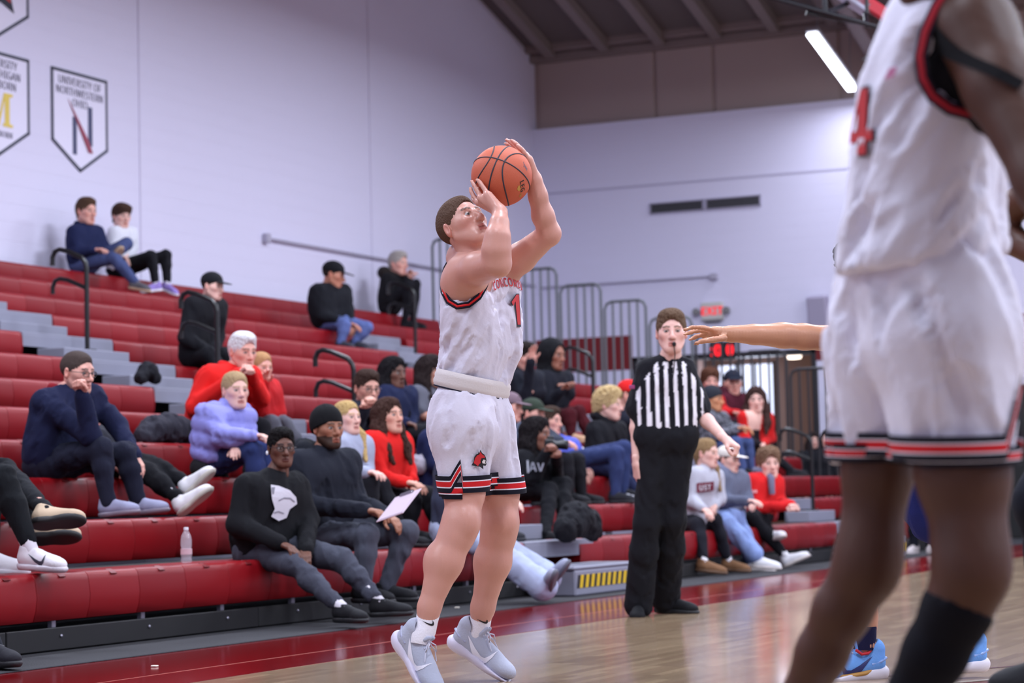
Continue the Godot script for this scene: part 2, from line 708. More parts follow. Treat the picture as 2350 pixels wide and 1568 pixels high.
func build_floor() -> void:
	# maple court: narrow boards with a hard clear finish
	var im := Image.create(1024, 1024, false, Image.FORMAT_RGB8)
	var r := RandomNumberGenerator.new()
	r.seed = 3
	for y in range(0, 1024, 32):
		var x := -r.randi_range(0, 400)
		while x < 1024:
			var w := r.randi_range(160, 520)
			var t := r.randf_range(-0.05, 0.05)
			im.fill_rect(Rect2i(x, y, w, 31), Color(0.615 + t, 0.52 + t, 0.415 + t * 0.8))
			for g in 7:
				var gy := y + r.randi_range(0, 30)
				var gx := x + r.randi_range(0, w)
				im.fill_rect(Rect2i(gx, gy, mini(r.randi_range(30, 160), x + w - gx), 1), Color(0.575 + t, 0.48 + t, 0.375 + t * 0.8))
			im.fill_rect(Rect2i(x + w - 1, y, 1, 32), Color(0.49, 0.40, 0.31))
			x += w
		im.fill_rect(Rect2i(0, y + 31, 1024, 1), Color(0.53, 0.44, 0.345))
	var wood := StandardMaterial3D.new()
	wood.albedo_texture = ImageTexture.create_from_image(im)
	wood.roughness = 0.13
	wood.metallic_specular = 0.55
	wood.uv1_scale = Vector3(1, 1, 1)
	wood.normal_enabled = true
	wood.normal_texture = noise_tex(0.008, 512, [], true, 1.2, 12)
	wood.normal_scale = 0.05
	# boards run along z
	var mb := MB.new()
	var x0 := -15.2
	var x1 := 15.2
	var z0 := END_Z - 5.0
	var z1 := 7.2
	mb.box(Vector3(0, -0.1, (z0 + z1) / 2), Vector3(x1 - x0, 0.2, z1 - z0))
	for k in mb.v.size(): mb.uv[k] = Vector2(mb.v[k].z / 1.83, mb.v[k].x / 1.83)
	var fl := struct("floor", mb, wood)
	# painted border beside the bleachers, sealed under the same finish
	var red := paint(Color(0.46, 0.022, 0.045), 0.12, {"metallic_specular": 0.55})
	obj("border_strip", MB.new().box(Vector3(-5.81, 0.0008, -13.0), Vector3(1.18, 0.0016, 40.2)), red, fl)
	obj("thin_line", MB.new().box(Vector3(-5.62, 0.0018, -13.0), Vector3(0.008, 0.0012, 40.0)), paint(Color(0.75, 0.45, 0.4), 0.2), fl)
	var maroon := paint(Color(0.36, 0.05, 0.12), 0.15)
	obj("thin_line", strip(Vector3(-2.75, 0, -8.34), Vector3(-1.2, 0, -10.6), 0.022), maroon, fl)
	obj("court_line", strip(Vector3(-2.2, 0, -8.4), Vector3(-0.6, 0, -10.8), 0.05), paint(Color(0.8, 0.76, 0.7), 0.15), fl)
	obj("court_line", strip(Vector3(-2.25, 0, -8.2), Vector3(-1.2, 0, -9.55), 0.12), maroon, fl)
	# dark rubber mat between the court and the bleachers
	var mat := StandardMaterial3D.new()
	mat.albedo_color = Color(0.155, 0.153, 0.172)
	mat.roughness = 0.9
	mat.normal_enabled = true
	mat.normal_texture = noise_tex(0.09, 256, [], true, 5.0, 8)
	mat.normal_scale = 0.5
	mat.uv1_triplanar = true
	mat.uv1_scale = Vector3.ONE * 3.0
	var ca := struct("floor_mat", MB.new().box(Vector3(-10.6, 0.004, -13.1), Vector3(8.4, 0.008, 39.8), 0.003), mat)
	tag(ca, "", "", "", "structure")

func strip(a: Vector3, b: Vector3, w: float) -> MB:
	var mb := MB.new()
	var d := (b - a).normalized()
	var s := Vector3(-d.z, 0, d.x) * w * 0.5
	mb.facing([a + s + Vector3.UP * 0.0015, b + s + Vector3.UP * 0.0015, b - s + Vector3.UP * 0.0015, a - s + Vector3.UP * 0.0015], Vector3.UP)
	return mb

func build_end_wall() -> void:
	var white := wall_mat()
	var z := END_Z
	var mb := MB.new()
	# opening of the lobby: x -13.2 .. -10.2, up to 2.9 m
	var ox0 := -13.2
	var ox1 := -10.2
	var oh := 2.92
	mb.box(Vector3((-14.85 + ox0) / 2, 3.34, z - 0.15), Vector3(ox0 + 14.85, 6.68, 0.3))
	mb.box(Vector3((ox0 + ox1) / 2, (oh + 6.68) / 2, z - 0.15), Vector3(ox1 - ox0, 6.68 - oh, 0.3))
	mb.box(Vector3((ox1 + 14.85) / 2, 3.34, z - 0.15), Vector3(14.85 - ox1, 6.68, 0.3))
	var w := struct("wall_end", mb, white)
	# panelled upper wall set back above a ledge
	var tan_ := paint(Color(0.68, 0.61, 0.59), 0.75)
	struct("wall_end_upper", MB.new().box(Vector3(0, 7.5, z - 0.25), Vector3(29.7, 1.7, 0.1)), tan_)
	var pw := get_node("wall_end_upper")
	var px := -14.8
	var k := 0
	while px < 14:
		var wid := 2.05 if k % 2 == 0 else 0.98
		obj("panel", MB.new().box(Vector3(px + wid / 2, 7.27, z - 0.19), Vector3(wid - 0.05, 1.18, 0.05), 0.012), tan_, pw)
		px += wid
		k += 1
	var beam := paint(Color(0.52, 0.46, 0.45), 0.7)
	struct("trim_3", MB.new().box(Vector3(0, 8.05, z + 0.05), Vector3(29.7, 0.3, 0.3), 0.02), beam)
	struct("trim_4", MB.new().box(Vector3(0, 7.83, z - 0.1), Vector3(29.7, 0.12, 0.22), 0.01), beam)
	# red painted band round the hall
	var band := paint(Color(0.46, 0.025, 0.05), 0.55)
	obj("painted_band", MB.new().box(Vector3((-14.85 + ox0) / 2, 3.0, z + 0.004), Vector3(ox0 + 14.85, 0.54, 0.008)), band, w)
	obj("painted_band", MB.new().box(Vector3((ox1 + 14.85) / 2, 3.0, z + 0.004), Vector3(14.85 - ox1, 0.54, 0.008)), band, w)
	# shallow joint line across the wall
	obj("joint", MB.new().box(Vector3(0, 5.62, z + 0.004), Vector3(29.7, 0.03, 0.01)), paint(Color(0.72, 0.7, 0.79), 0.7), w)
	# black wall pads under the far basket
	var pad := paint(Color(0.045, 0.045, 0.055), 0.6)
	for q in 8:
		var p := obj("wall_pad", MB.new().box(Vector3(-9.45 + q * 0.0, 1.12, z + 0.04), Vector3(1.16, 2.24, 0.08), 0.02), pad)
		p.position.x = q * 1.2
		tag(p, "tall black padded panel on the end wall", "wall pad", "black pads on the end wall")
	# red pad on the wall at the doorway's edge
	var rp0 := on_plane(1842, 998, 2, z)
	var rp1 := on_plane(1879, 930, 2, z)
	var rp := obj("red_wall_pad", MB.new().box(Vector3(0, 0, 0.05), Vector3(rp1.x - rp0.x, rp1.y - rp0.y + 0.5, 0.08), 0.02), paint(Color(0.5, 0.03, 0.07), 0.5), null, Vector3((rp0.x + rp1.x) / 2 + 0.12, (rp0.y + rp1.y) / 2 - 0.2, z - 4.2))
	tag(rp, "red padded panel on the lobby wall seen past the guard rails", "wall pad")
	# lobby behind the opening
	var brown := paint(Color(0.50, 0.40, 0.36), 0.8)
	var back := MB.new()
	back.box(Vector3(-11.7, 1.6, z - 4.3), Vector3(4.2, 3.4, 0.2))
	struct("wall_lobby", back, brown)
	struct("wall_lobby_side_1", MB.new().box(Vector3(-13.45, 1.6, z - 2.3), Vector3(0.2, 3.4, 3.9)), brown)
	struct("wall_lobby_side_2", MB.new().box(Vector3(-9.95, 1.6, z - 2.3), Vector3(0.2, 3.4, 3.9)), brown)
	struct("ceiling_lobby", MB.new().box(Vector3(-11.7, 3.2, z - 2.3), Vector3(3.7, 0.2, 4.0)), paint(Color(0.7, 0.68, 0.7), 0.8))
	var frame := paint(Color(0.13, 0.12, 0.14), 0.5)
	var fr := MB.new()
	fr.box(Vector3(ox0 + 0.04, oh / 2, z - 0.15), Vector3(0.08, oh, 0.34), 0.01)
	fr.box(Vector3(ox1 - 0.04, oh / 2, z - 0.15), Vector3(0.08, oh, 0.34), 0.01)
	fr.box(Vector3((ox0 + ox1) / 2, oh - 0.04, z - 0.15), Vector3(ox1 - ox0, 0.08, 0.34), 0.01)
	fr.box(Vector3(-12.28, oh / 2, z - 0.15), Vector3(0.08, oh, 0.3), 0.01)
	struct("door_1", fr, frame)
	# daylight through the lobby's outside doors
	var day := StandardMaterial3D.new()
	day.albedo_color = Color(0.8, 0.85, 0.95)
	day.emission_enabled = true
	day.emission = Color(0.86, 0.9, 1.0)
	day.emission_energy_multiplier = 0.9
	for q in 3:
		var win := struct("window_%d" % (q + 1), MB.new().box(Vector3(-13.0 + q * 0.34, 2.0, z - 3.9), Vector3(0.3, 1.9, 0.04)), day)
		obj("window_frame", MB.new().box(Vector3(-12.83 + q * 0.34, 2.0, z - 3.88), Vector3(0.04, 2.0, 0.06)), frame, win)
	var dl := AreaLight3D.new()
	dl.name = "daylight"
	dl.position = Vector3(-12.6, 2.0, z - 3.8)
	dl.rotation.y = PI
	dl.area_size = Vector2(1.0, 1.9)
	dl.light_color = Color(0.86, 0.9, 1.0)
	dl.light_energy = 4.0
	dl.area_range = 40.0
	dl.shadow_enabled = true
	add_child(dl)
	# lobby lamp
	var ol := OmniLight3D.new()
	ol.name = "lobby_light"
	ol.position = Vector3(-11.2, 2.95, z - 2.0)
	ol.light_color = Color(1.0, 0.92, 0.85)
	ol.light_energy = 0.5
	ol.omni_range = 30.0
	ol.shadow_enabled = true
	ol.light_size = 0.1
	add_child(ol)
	var lg := StandardMaterial3D.new()
	lg.emission_enabled = true
	lg.emission = Color(1.0, 0.92, 0.85)
	lg.emission_energy_multiplier = 2.0
	var lp := obj("lobby_lamp", MB.new().lathe(Vector3(-11.2, 3.0, z - 2.0), [Vector2(0.02, -0.11), Vector2(0.12, -0.1), Vector2(0.15, 0.0), Vector2(0.15, 0.1)]), lg)
	tag(lp, "round ceiling lamp inside the lobby doorway", "lamp")
	# ventilation grilles
	var gr := paint(Color(0.29, 0.285, 0.31), 0.6)
	var slot := paint(Color(0.2, 0.195, 0.22), 0.7)
	for q in 2:
		var vx := -12.81 + q * 0.93
		var g := base("vent_grille", Vector3(vx, 5.17, z))
		tag(g, ["grey slatted ventilation grille high on the end wall, nearer the corner", "grey slatted ventilation grille high on the end wall, farther from the corner"][q], "vent")
		obj("backing", MB.new().box(Vector3(0.43, 0.07, 0.006), Vector3(0.86, 0.15, 0.012)), slot, g)
		for s in 28: obj("slat", MB.new().box(Vector3(0.02 + s * 0.031, 0.07, 0.016), Vector3(0.012, 0.14, 0.012)), gr, g)
		var fb := MB.new()
		for e in [[0.43, 0.15], [0.43, -0.01]]: fb.box(Vector3(e[0], e[1], 0.015), Vector3(0.9, 0.02, 0.03))
		for e in [-0.01, 0.87]: fb.box(Vector3(e, 0.07, 0.015), Vector3(0.02, 0.17, 0.03))
		obj("frame", fb, paint(Color(0.62, 0.6, 0.68), 0.6), g)
	# pipes along the walls
	var pipe := paint(Color(0.68, 0.66, 0.73), 0.5)
	var p1 := obj("wall_pipe", MB.new().tube([Vector3(WALL_X + 0.05, 4.12, -24.69), Vector3(WALL_X + 0.05, 4.14, -33.0)], 0.016, 8), pipe)
	obj("bracket", MB.new().box(Vector3(WALL_X + 0.04, 4.12, -24.72), Vector3(0.08, 0.12, 0.1), 0.01), pipe, p1)
	tag(p1, "thin grey pipe along the white wall above the top bleacher row", "pipe")
	var p2 := obj("wall_pipe", MB.new().tube([Vector3(-14.7, 4.11, z + 0.05), Vector3(-11.79, 4.11, z + 0.05)], 0.016, 8), pipe)
	obj("bracket", MB.new().box(Vector3(-11.79, 4.11, z + 0.04), Vector3(0.12, 0.1, 0.08), 0.01), pipe, p2)
	tag(p2, "thin grey pipe across the end wall above the exit sign", "pipe")
	# exit sign with two emergency lamps
	var ex := base("exit_sign", Vector3(-11.83, 3.57, z))
	tag(ex, "lit red EXIT sign with two small emergency lamps on the end wall", "sign")
	var cream := paint(Color(0.78, 0.77, 0.75), 0.5)
	obj("housing", MB.new().box(Vector3(0, 0, 0.04), Vector3(0.36, 0.28, 0.07), 0.015), cream, ex)
	obj("base_box", MB.new().box(Vector3(0, -0.15, 0.035), Vector3(0.26, 0.05, 0.06), 0.01), paint(Color(0.45, 0.44, 0.46), 0.6), ex)
	for s in [-1.0, 1.0]:
		var lampb := obj("emergency_lamp", MB.new().lathe(Vector3(s * 0.25, 0.0, 0.06), [Vector2(0.03, -0.03), Vector2(0.055, 0.02), Vector2(0.06, 0.05), Vector2(0.045, 0.055)], 12, Basis(Vector3.RIGHT, PI / 2)), paint(Color(0.5, 0.49, 0.5), 0.5), ex)
		obj("arm", MB.new().tube([Vector3(s * 0.17, 0.0, 0.03), Vector3(s * 0.25, 0.0, 0.03)], 0.012, 6), paint(Color(0.55, 0.54, 0.55), 0.5), lampb)
	var red_glow := StandardMaterial3D.new()
	red_glow.albedo_color = Color(0.9, 0.1, 0.12)
	red_glow.emission_enabled = true
	red_glow.emission = Color(1.0, 0.13, 0.18)
	red_glow.emission_energy_multiplier = 0.45
	obj("lettering", words("EXIT", 0.125, 0.006, true), red_glow, ex, Vector3(0, 0.0, 0.076))
	var el := OmniLight3D.new()
	el.name = "sign_light"
	el.position = Vector3(0, 0, 0.12)
	el.light_color = Color(1.0, 0.15, 0.2)
	el.light_energy = 0.00004
	el.omni_range = 12.0
	el.shadow_enabled = true
	ex.add_child(el)
	# small red clock display by the doorway
	var ck := base("clock_display", Vector3(-11.68, 2.8, z + 0.02))
	tag(ck, "small clock display with red lit digits over the doorway", "clock")
	obj("case", MB.new().box(Vector3(0, 0.15, 0.03), Vector3(0.42, 0.28, 0.06), 0.01), paint(Color(0.1, 0.1, 0.12), 0.5), ck)
	var dg := red_glow.duplicate()
	dg.emission_energy_multiplier = 0.9
	obj("digits", words(":0 0", 0.17, 0.01, true), dg, ck, Vector3(0.0, 0.15, 0.066))
	# box speaker on the end wall
	var sp := base("wall_speaker", Vector3(-10.1, 3.35, z))
	tag(sp, "slanted grey box speaker on the end wall beside the doorway", "speaker")
	obj("box", MB.new().box(Vector3(0, 0.1, 0.14), Vector3(0.3, 0.5, 0.2), 0.02, Basis(Vector3.RIGHT, 0.2)), paint(Color(0.66, 0.63, 0.72), 0.5), sp)
	obj("bracket", MB.new().box(Vector3(0, 0.3, 0.08), Vector3(0.22, 0.06, 0.16), 0.01), paint(Color(0.3, 0.29, 0.33), 0.5), sp)
	var cb := base("wall_vent", Vector3(-7.3, 4.7, z))
	tag(cb, "dark grey slatted louvre on the end wall beyond the doorway", "vent")
	obj("backing", MB.new().box(Vector3(0.4, 0.1, 0.01), Vector3(0.9, 0.26, 0.02)), slot, cb)
	for s in 6: obj("slat", MB.new().box(Vector3(0.4, -0.01 + s * 0.045, 0.03), Vector3(0.86, 0.02, 0.02)), gr, cb)

# lettering as a thin solid, centred
func words(t: String, h: float, deep: float, bold := false, serif := false) -> ArrayMesh:
	var tm := TextMesh.new()
	var f := SystemFont.new()
	f.font_names = PackedStringArray(["Droid Serif" if serif else "Droid Sans"])
	if bold: f.font_weight = 700
	tm.font = f
	tm.text = t
	tm.font_size = 64
	tm.pixel_size = h / 46.0
	tm.depth = deep
	tm.curve_step = 2.0
	var am := ArrayMesh.new()
	for s in tm.get_surface_count(): am.add_surface_from_arrays(Mesh.PRIMITIVE_TRIANGLES, tm.surface_get_arrays(s))
	return am

const AISLES := [[-16.75, -15.4], [-24.75, -23.4]]
const BL_NEAR := -4.4
const BL_FAR := -28.4

func seat_profile() -> Array:
	# x forward from the row's front edge, y down from the seat top
	return [Vector2(-0.30, -0.03), Vector2(-0.29, 0.0), Vector2(-0.2, -0.006), Vector2(-0.09, -0.004), Vector2(-0.045, 0.0), Vector2(-0.018, -0.006), Vector2(-0.003, -0.022), Vector2(0.004, -0.05), Vector2(0.014, -0.125), Vector2(0.006, -0.19), Vector2(-0.012, -0.244), Vector2(-0.03, -0.248), Vector2(-0.03, -0.1)]

func build_bleachers() -> void:
	var wid := 0.457
	var pr := seat_profile()
	# one seat module, chamfered at both ends so that the joints read as grooves
	var mb := MB.new()
	var rings := []
	for e in [[0.0012, 0.0025], [0.005, 0.0], [wid - 0.005, 0.0], [wid - 0.0012, 0.0025]]:
		var ring := PackedVector3Array()
		for p in pr: ring.append(Vector3(p.x - e[1] * (1.0 if p.x > -0.02 else 0.0), p.y - e[1] * (1.0 if p.y > -0.03 else 0.0), -e[0]))
		rings.append(ring)
	mb.loft(rings, true, true, true)
	var seat_mesh := mb.mesh()
	# a dimple in the seat front shows as a small square near the upper edge
	var dim := MB.new().box(Vector3(-0.016, -0.012, -wid / 2), Vector3(0.05, 0.006, 0.055), 0.002, Basis(Vector3.BACK, -0.5)).mesh()
	var tones := []
	for t in [0.0, 0.018, -0.02, 0.008]:
		var m := StandardMaterial3D.new()
		m.albedo_color = Color(RED.r + t, RED.g + t * 0.4, RED.b + t * 0.4)
		m.roughness = 0.42
		m.metallic_specular = 0.38
		tones.append(m)
	var dmat := paint(Color(0.42, 0.025, 0.055), 0.5)
	var black := paint(Color(0.055, 0.052, 0.062), 0.6)
	var deckm := paint(Color(0.045, 0.044, 0.05), 0.8)
	var grey := paint(Color(0.50, 0.50, 0.56), 0.65)
	var metal := paint(Color(0.62, 0.61, 0.66), 0.35, {"metallic": 0.6})
	var ordinal := ["lowest", "second", "third", "fourth", "fifth", "sixth", "seventh", "eighth", "ninth", "tenth", "eleventh", "top"]
	for i in ROWS:
		var r := base("bleacher_row", Vector3(row_x(i), row_y(i), 0))
		tag(r, "red plastic bleacher row, %s from the floor" % ordinal[i], "bleachers", "bleacher rows along the white wall")
		var spans := []
		if i < 10: spans = [[BL_NEAR, AISLES[0][1]], [AISLES[0][0] + (0.3 if i == 0 else 0.0), AISLES[1][1]], [AISLES[1][0], BL_FAR]]
		else: spans = [[BL_NEAR, BL_FAR]]
		if i == 9: spans = [[BL_NEAR, -15.4], [-16.75, -23.6], [-24.9, BL_FAR]]
		for s in spans:
			var n := int(round((s[0] - s[1]) / wid))
			var w: float = (s[0] - s[1]) / n
			for k in n:
				var z: float = s[0] - k * w
				var q := MeshInstance3D.new()
				q.name = "seat"
				q.mesh = seat_mesh
				q.material_override = tones[rng.randi_range(0, 3)]
				r.add_child(q, true)
				q.position = Vector3(0, 0, z)
				q.scale.z = w / wid
				if i < 4 and z < -8.0:
					var dd := obj("dimple", dim, dmat, q)
					dd.scale = Vector3.ONE
			# solid end cap of the seat run beside an aisle
			for e in [[s[0], 1.0], [s[1], -1.0]]:
				var out := []
				for p in pr: out.append(Vector3(p.x, p.y, e[0]))
				out[out.size() - 1] = Vector3(-0.3, -0.24, e[0])
				obj("end_cap", MB.new().plate(out, Vector3(0, 0, e[1]), 0.012), tones[0], r)
		# deck behind the seats at the foot level of the next row, with its riser
		obj("deck", MB.new().box(Vector3(-0.47 + (0.04 if i == 11 else 0.0), -0.02, (BL_NEAR + BL_FAR) / 2), Vector3(0.36 if i < 11 else 0.27, 0.03, BL_NEAR - BL_FAR), 0.004), deckm, r)
		obj("riser", MB.new().box(Vector3(-0.33, -0.135, (BL_NEAR + BL_FAR) / 2), Vector3(0.02, 0.235, BL_NEAR - BL_FAR)), black, r)
		# aisle treads
		if i < 10:
			for a in AISLES:
				var mid: float = (a[0] + a[1]) / 2
				obj("tread", MB.new().box(Vector3(-0.145, -0.02, mid), Vector3(0.285, 0.035, 1.3), 0.004), grey, r)
				obj("tread_face", MB.new().box(Vector3(-0.005, -0.075, mid), Vector3(0.014, 0.10, 1.3), 0.002), grey, r)
				if i > 0: obj("half_step", MB.new().box(Vector3(0.155, -0.2, mid), Vector3(0.28, 0.12, 0.95), 0.006), grey, r)
		if i == 0:
			# understructure of the lowest row: posts and a black kick board on the mat
			var z := BL_NEAR - 0.4
			while z > BL_FAR:
				obj("post", MB.new().box(Vector3(-0.06, -0.27, z), Vector3(0.03, 0.1, 0.035), 0.003), metal, r)
				z -= 0.81
			var zz := BL_NEAR
			while zz > BL_FAR + 0.1:
				var ln := minf(2.4, zz - BL_FAR)
				var kb := obj("kick_board", MB.new().box(Vector3(-0.01, -0.338, zz - ln / 2), Vector3(0.03, 0.115, ln - 0.008), 0.004), black, r)
				for b in [0.45, 1.25, 2.05]:
					if b < ln: obj("bolt", MB.new().lathe(Vector3(0.007, -0.325, zz - b), [Vector2(0.009, 0.0), Vector2(0.008, 0.005), Vector2(0.003, 0.007)], 8, Basis(Vector3.BACK, -PI / 2)), metal, kb)
				zz -= ln
	# front steps at the foot of each aisle with hazard tape on the riser
	var tape_y := paint(Color(0.85, 0.70, 0.03), 0.5)
	var tape_k := paint(Color(0.05, 0.05, 0.05), 0.5)
	for a in AISLES:
		var mid: float = (a[0] + a[1]) / 2 + 0.12
		var s := base("aisle_step", Vector3(-6.80, 0.008, mid))
		tag(s, "grey hazard-taped step at the foot of the aisle %s" % ("nearer the shooter" if a[0] > -20 else "beyond the referee"), "step")
		obj("box", MB.new().box(Vector3(0, 0.095, 0), Vector3(0.36, 0.19, 1.2), 0.012), grey, s)
		obj("tread", MB.new().box(Vector3(-0.02, 0.205, 0), Vector3(0.40, 0.03, 1.24), 0.012), grey, s)
		var n := 22
		for k in n:
			var z0 := 0.58 - k * 1.16 / n
			var w := 1.16 / n
			var o := [Vector3(0.181, 0.06, z0), Vector3(0.181, 0.06, z0 - w), Vector3(0.181, 0.155, z0 - w - 0.03), Vector3(0.181, 0.155, z0 - 0.03)]
			obj("tape_stripe", MB.new().plate(o, Vector3.RIGHT, 0.002), tape_y if k % 2 else tape_k, s)

func handrail(x: float, z: float, y0: float, y1: float, label: String) -> void:
	var r := base("aisle_handrail", Vector3(x, y0, z))
	tag(r, label, "handrail", "black aisle handrails")
	var m := paint(Color(0.035, 0.033, 0.042), 0.35)
	var h := y1 - y0
	obj("post", MB.new().tube([Vector3(0, 0, 0), Vector3(0, h - 0.1, 0), Vector3(-0.01, h - 0.05, 0), Vector3(-0.05, h, 0), Vector3(-0.2, h + 0.065, 0), Vector3(-0.28, h + 0.085, 0), Vector3(-0.33, h + 0.07, 0), Vector3(-0.355, h + 0.02, 0), Vector3(-0.355, h - 0.05, 0)], 0.021, 12), m, r)
	var q := h - 0.27
	obj("mid_rail", MB.new().tube([Vector3(0, q, 0), Vector3(-0.2, q + 0.085, 0), Vector3(-0.28, q + 0.1, 0), Vector3(-0.33, q + 0.085, 0), Vector3(-0.355, q + 0.03, 0), Vector3(-0.355, q - 0.03, 0)], 0.019, 12), m, r)
	obj("foot_plate", MB.new().box(Vector3(0, 0.008, 0), Vector3(0.12, 0.016, 0.12), 0.004), m, r)

func build_rails() -> void:
	handrail(-11.45, -16.1, row_y(7) - 0.14, 2.9, "black bent-tube handrail in the aisle below the two spectators leaning on the wall")
	handrail(-10.14, -16.1, row_y(5) - 0.14, 2.45, "black bent-tube handrail in front of the man in black with the cap")
	handrail(-8.85, -16.1, row_y(3) - 0.14, 1.9, "black bent-tube handrail behind the man in glasses with his fist at his mouth")
	handrail(-12.45, -24.2, row_y(8), 3.3, "black bent-tube handrail in front of the woman in the long dark coat")
	handrail(-10.15, -24.2, row_y(5) - 0.14, 2.4, "black bent-tube handrail right of the hooded spectator")
	handrail(-7.55, -24.2, row_y(1) - 0.14, 1.36, "black bent-tube handrail beside the spectator in the red sweatshirt")
	# guard rail panels that step down along the far end of the bleachers
	var m := paint(Color(0.34, 0.355, 0.37), 0.45)
	var md := paint(Color(0.13, 0.125, 0.145), 0.45)
	for i in range(1, ROWS):
		var z := BL_FAR - 0.12
		var x0 := row_x(i) - 0.14
		var x1 := row_x(i) + 0.46
		var y1 := row_y(i) + 1.16
		var y0 := row_y(i) - 0.28
		var g := base("guard_rail", Vector3(x0, y0, z))
		tag(g, "grey barred guard rail panel at the far bleacher end, beside the %s row" % ["", "second", "third", "fourth", "fifth", "sixth", "seventh", "eighth", "ninth", "tenth", "eleventh", "top"][i], "railing", "stepped guard rail panels")
		var w := x1 - x0
		var h := y1 - y0
		var mm := m if i > 5 else md
		obj("frame", MB.new().tube([Vector3(0, -y0 + 0.005, 0), Vector3(0, h - 0.1, 0), Vector3(0.03, h - 0.03, 0), Vector3(0.1, h, 0), Vector3(w - 0.1, h, 0), Vector3(w - 0.03, h - 0.03, 0), Vector3(w, h - 0.1, 0), Vector3(w, -y0 + 0.005, 0)], 0.021, 8), mm, g)
		for b in range(1, 5): obj("bar", MB.new().tube([Vector3(w * b / 5.0, maxf(-0.7, -y0 + 0.02), 0), Vector3(w * b / 5.0, h, 0)], 0.016, 6), mm, g)

# ---------------------------------------------------------------- people
var head_hi := -1
var head_lo := -1
var kit := {}          # hair, hats, hands, shoes: name -> job
var skin_noise := FastNoiseLite.new()
var waiting := []      # people whose surfaces are being worked out

func C(r: int, g: int, b: int) -> Color: return Color(r / 255.0, g / 255.0, b / 255.0)
func lin(c: Color) -> Color: return c.srgb_to_linear()

func head_prims() -> Array:
	var I := Basis.IDENTITY
	var p := [
		[1, Vector3(0, 0.036, -0.012), Vector3(0.075, 0.079, 0.095), I, 0.0],
		[1, Vector3(0, -0.018, 0.026), Vector3(0.061, 0.078, 0.058), I, 0.03],
		[1, Vector3(0, -0.068, 0.036), Vector3(0.048, 0.040, 0.046), I, 0.03],
		[0, Vector3(-0.014, -0.099, 0.062), Vector3(0.014, -0.099, 0.062), 0.017, 0.017, 0.03],
		[0, Vector3(-0.035, 0.022, 0.073), Vector3(0.035, 0.022, 0.073), 0.012, 0.012, 0.02],
	]
	for s in [-1.0, 1.0]:
		p.append([0, Vector3(s * 0.055, -0.045, -0.002), Vector3(s * 0.026, -0.094, 0.05), 0.015, 0.015, 0.03])
		p.append([0, Vector3(s * 0.044, -0.016, 0.056), Vector3(s * 0.05, -0.012, 0.035), 0.017, 0.014, 0.03])
	for s in [-1.0, 1.0]:
		p.append([3, Vector3(s * 0.031, 0.001, 0.092), Vector3(0.019, 0.012, 0.016), I, 0.012])
		p.append([1, Vector3(s * 0.031, 0.0, 0.0715), Vector3(0.0135, 0.0125, 0.0135), I, 0.003])
		p.append([0, Vector3(s * 0.019, 0.010, 0.0815), Vector3(s * 0.044, 0.009, 0.0755), 0.0035, 0.0035, 0.005])
	p.append([0, Vector3(0, 0.012, 0.082), Vector3(0, -0.03, 0.104), 0.008, 0.0115, 0.014])
	p.append([0, Vector3(0, -0.034, 0.105), Vector3(0, -0.036, 0.106), 0.0115, 0.0115, 0.008])
	for s in [-1.0, 1.0]:
		p.append([0, Vector3(s * 0.013, -0.038, 0.095), Vector3(s * 0.012, -0.037, 0.088), 0.0075, 0.0075, 0.009])
		p.append([2, Vector3(s * 0.008, -0.047, 0.1), Vector3(s * 0.009, -0.05, 0.096), 0.003, 0.003, 0.003])
	p.append([0, Vector3(-0.016, -0.065, 0.0815), Vector3(0.0, -0.0625, 0.0885), 0.006, 0.0065, 0.007])
	p.append([0, Vector3(0.016, -0.065, 0.0815), Vector3(0.0, -0.0625, 0.0885), 0.006, 0.0065, 0.007])
	p.append([0, Vector3(-0.011, -0.0745, 0.083), Vector3(0.011, -0.0745, 0.083), 0.0075, 0.0075, 0.007])
	p.append([2, Vector3(-0.021, -0.0695, 0.089), Vector3(0.021, -0.0695, 0.089), 0.0022, 0.0022, 0.003])
	for s in [-1.0, 1.0]:
		p.append([1, Vector3(s * 0.077, -0.004, -0.012), Vector3(0.011, 0.031, 0.018), Basis(Vector3.UP, s * 0.45), 0.008])
		p.append([3, Vector3(s * 0.088, -0.002, -0.004), Vector3(0.008, 0.017, 0.009), Basis(Vector3.UP, s * 0.45), 0.006])
	p.append([0, Vector3(0, -0.05, -0.028), Vector3(0, -0.15, -0.04), 0.052, 0.054, 0.03])
	return p

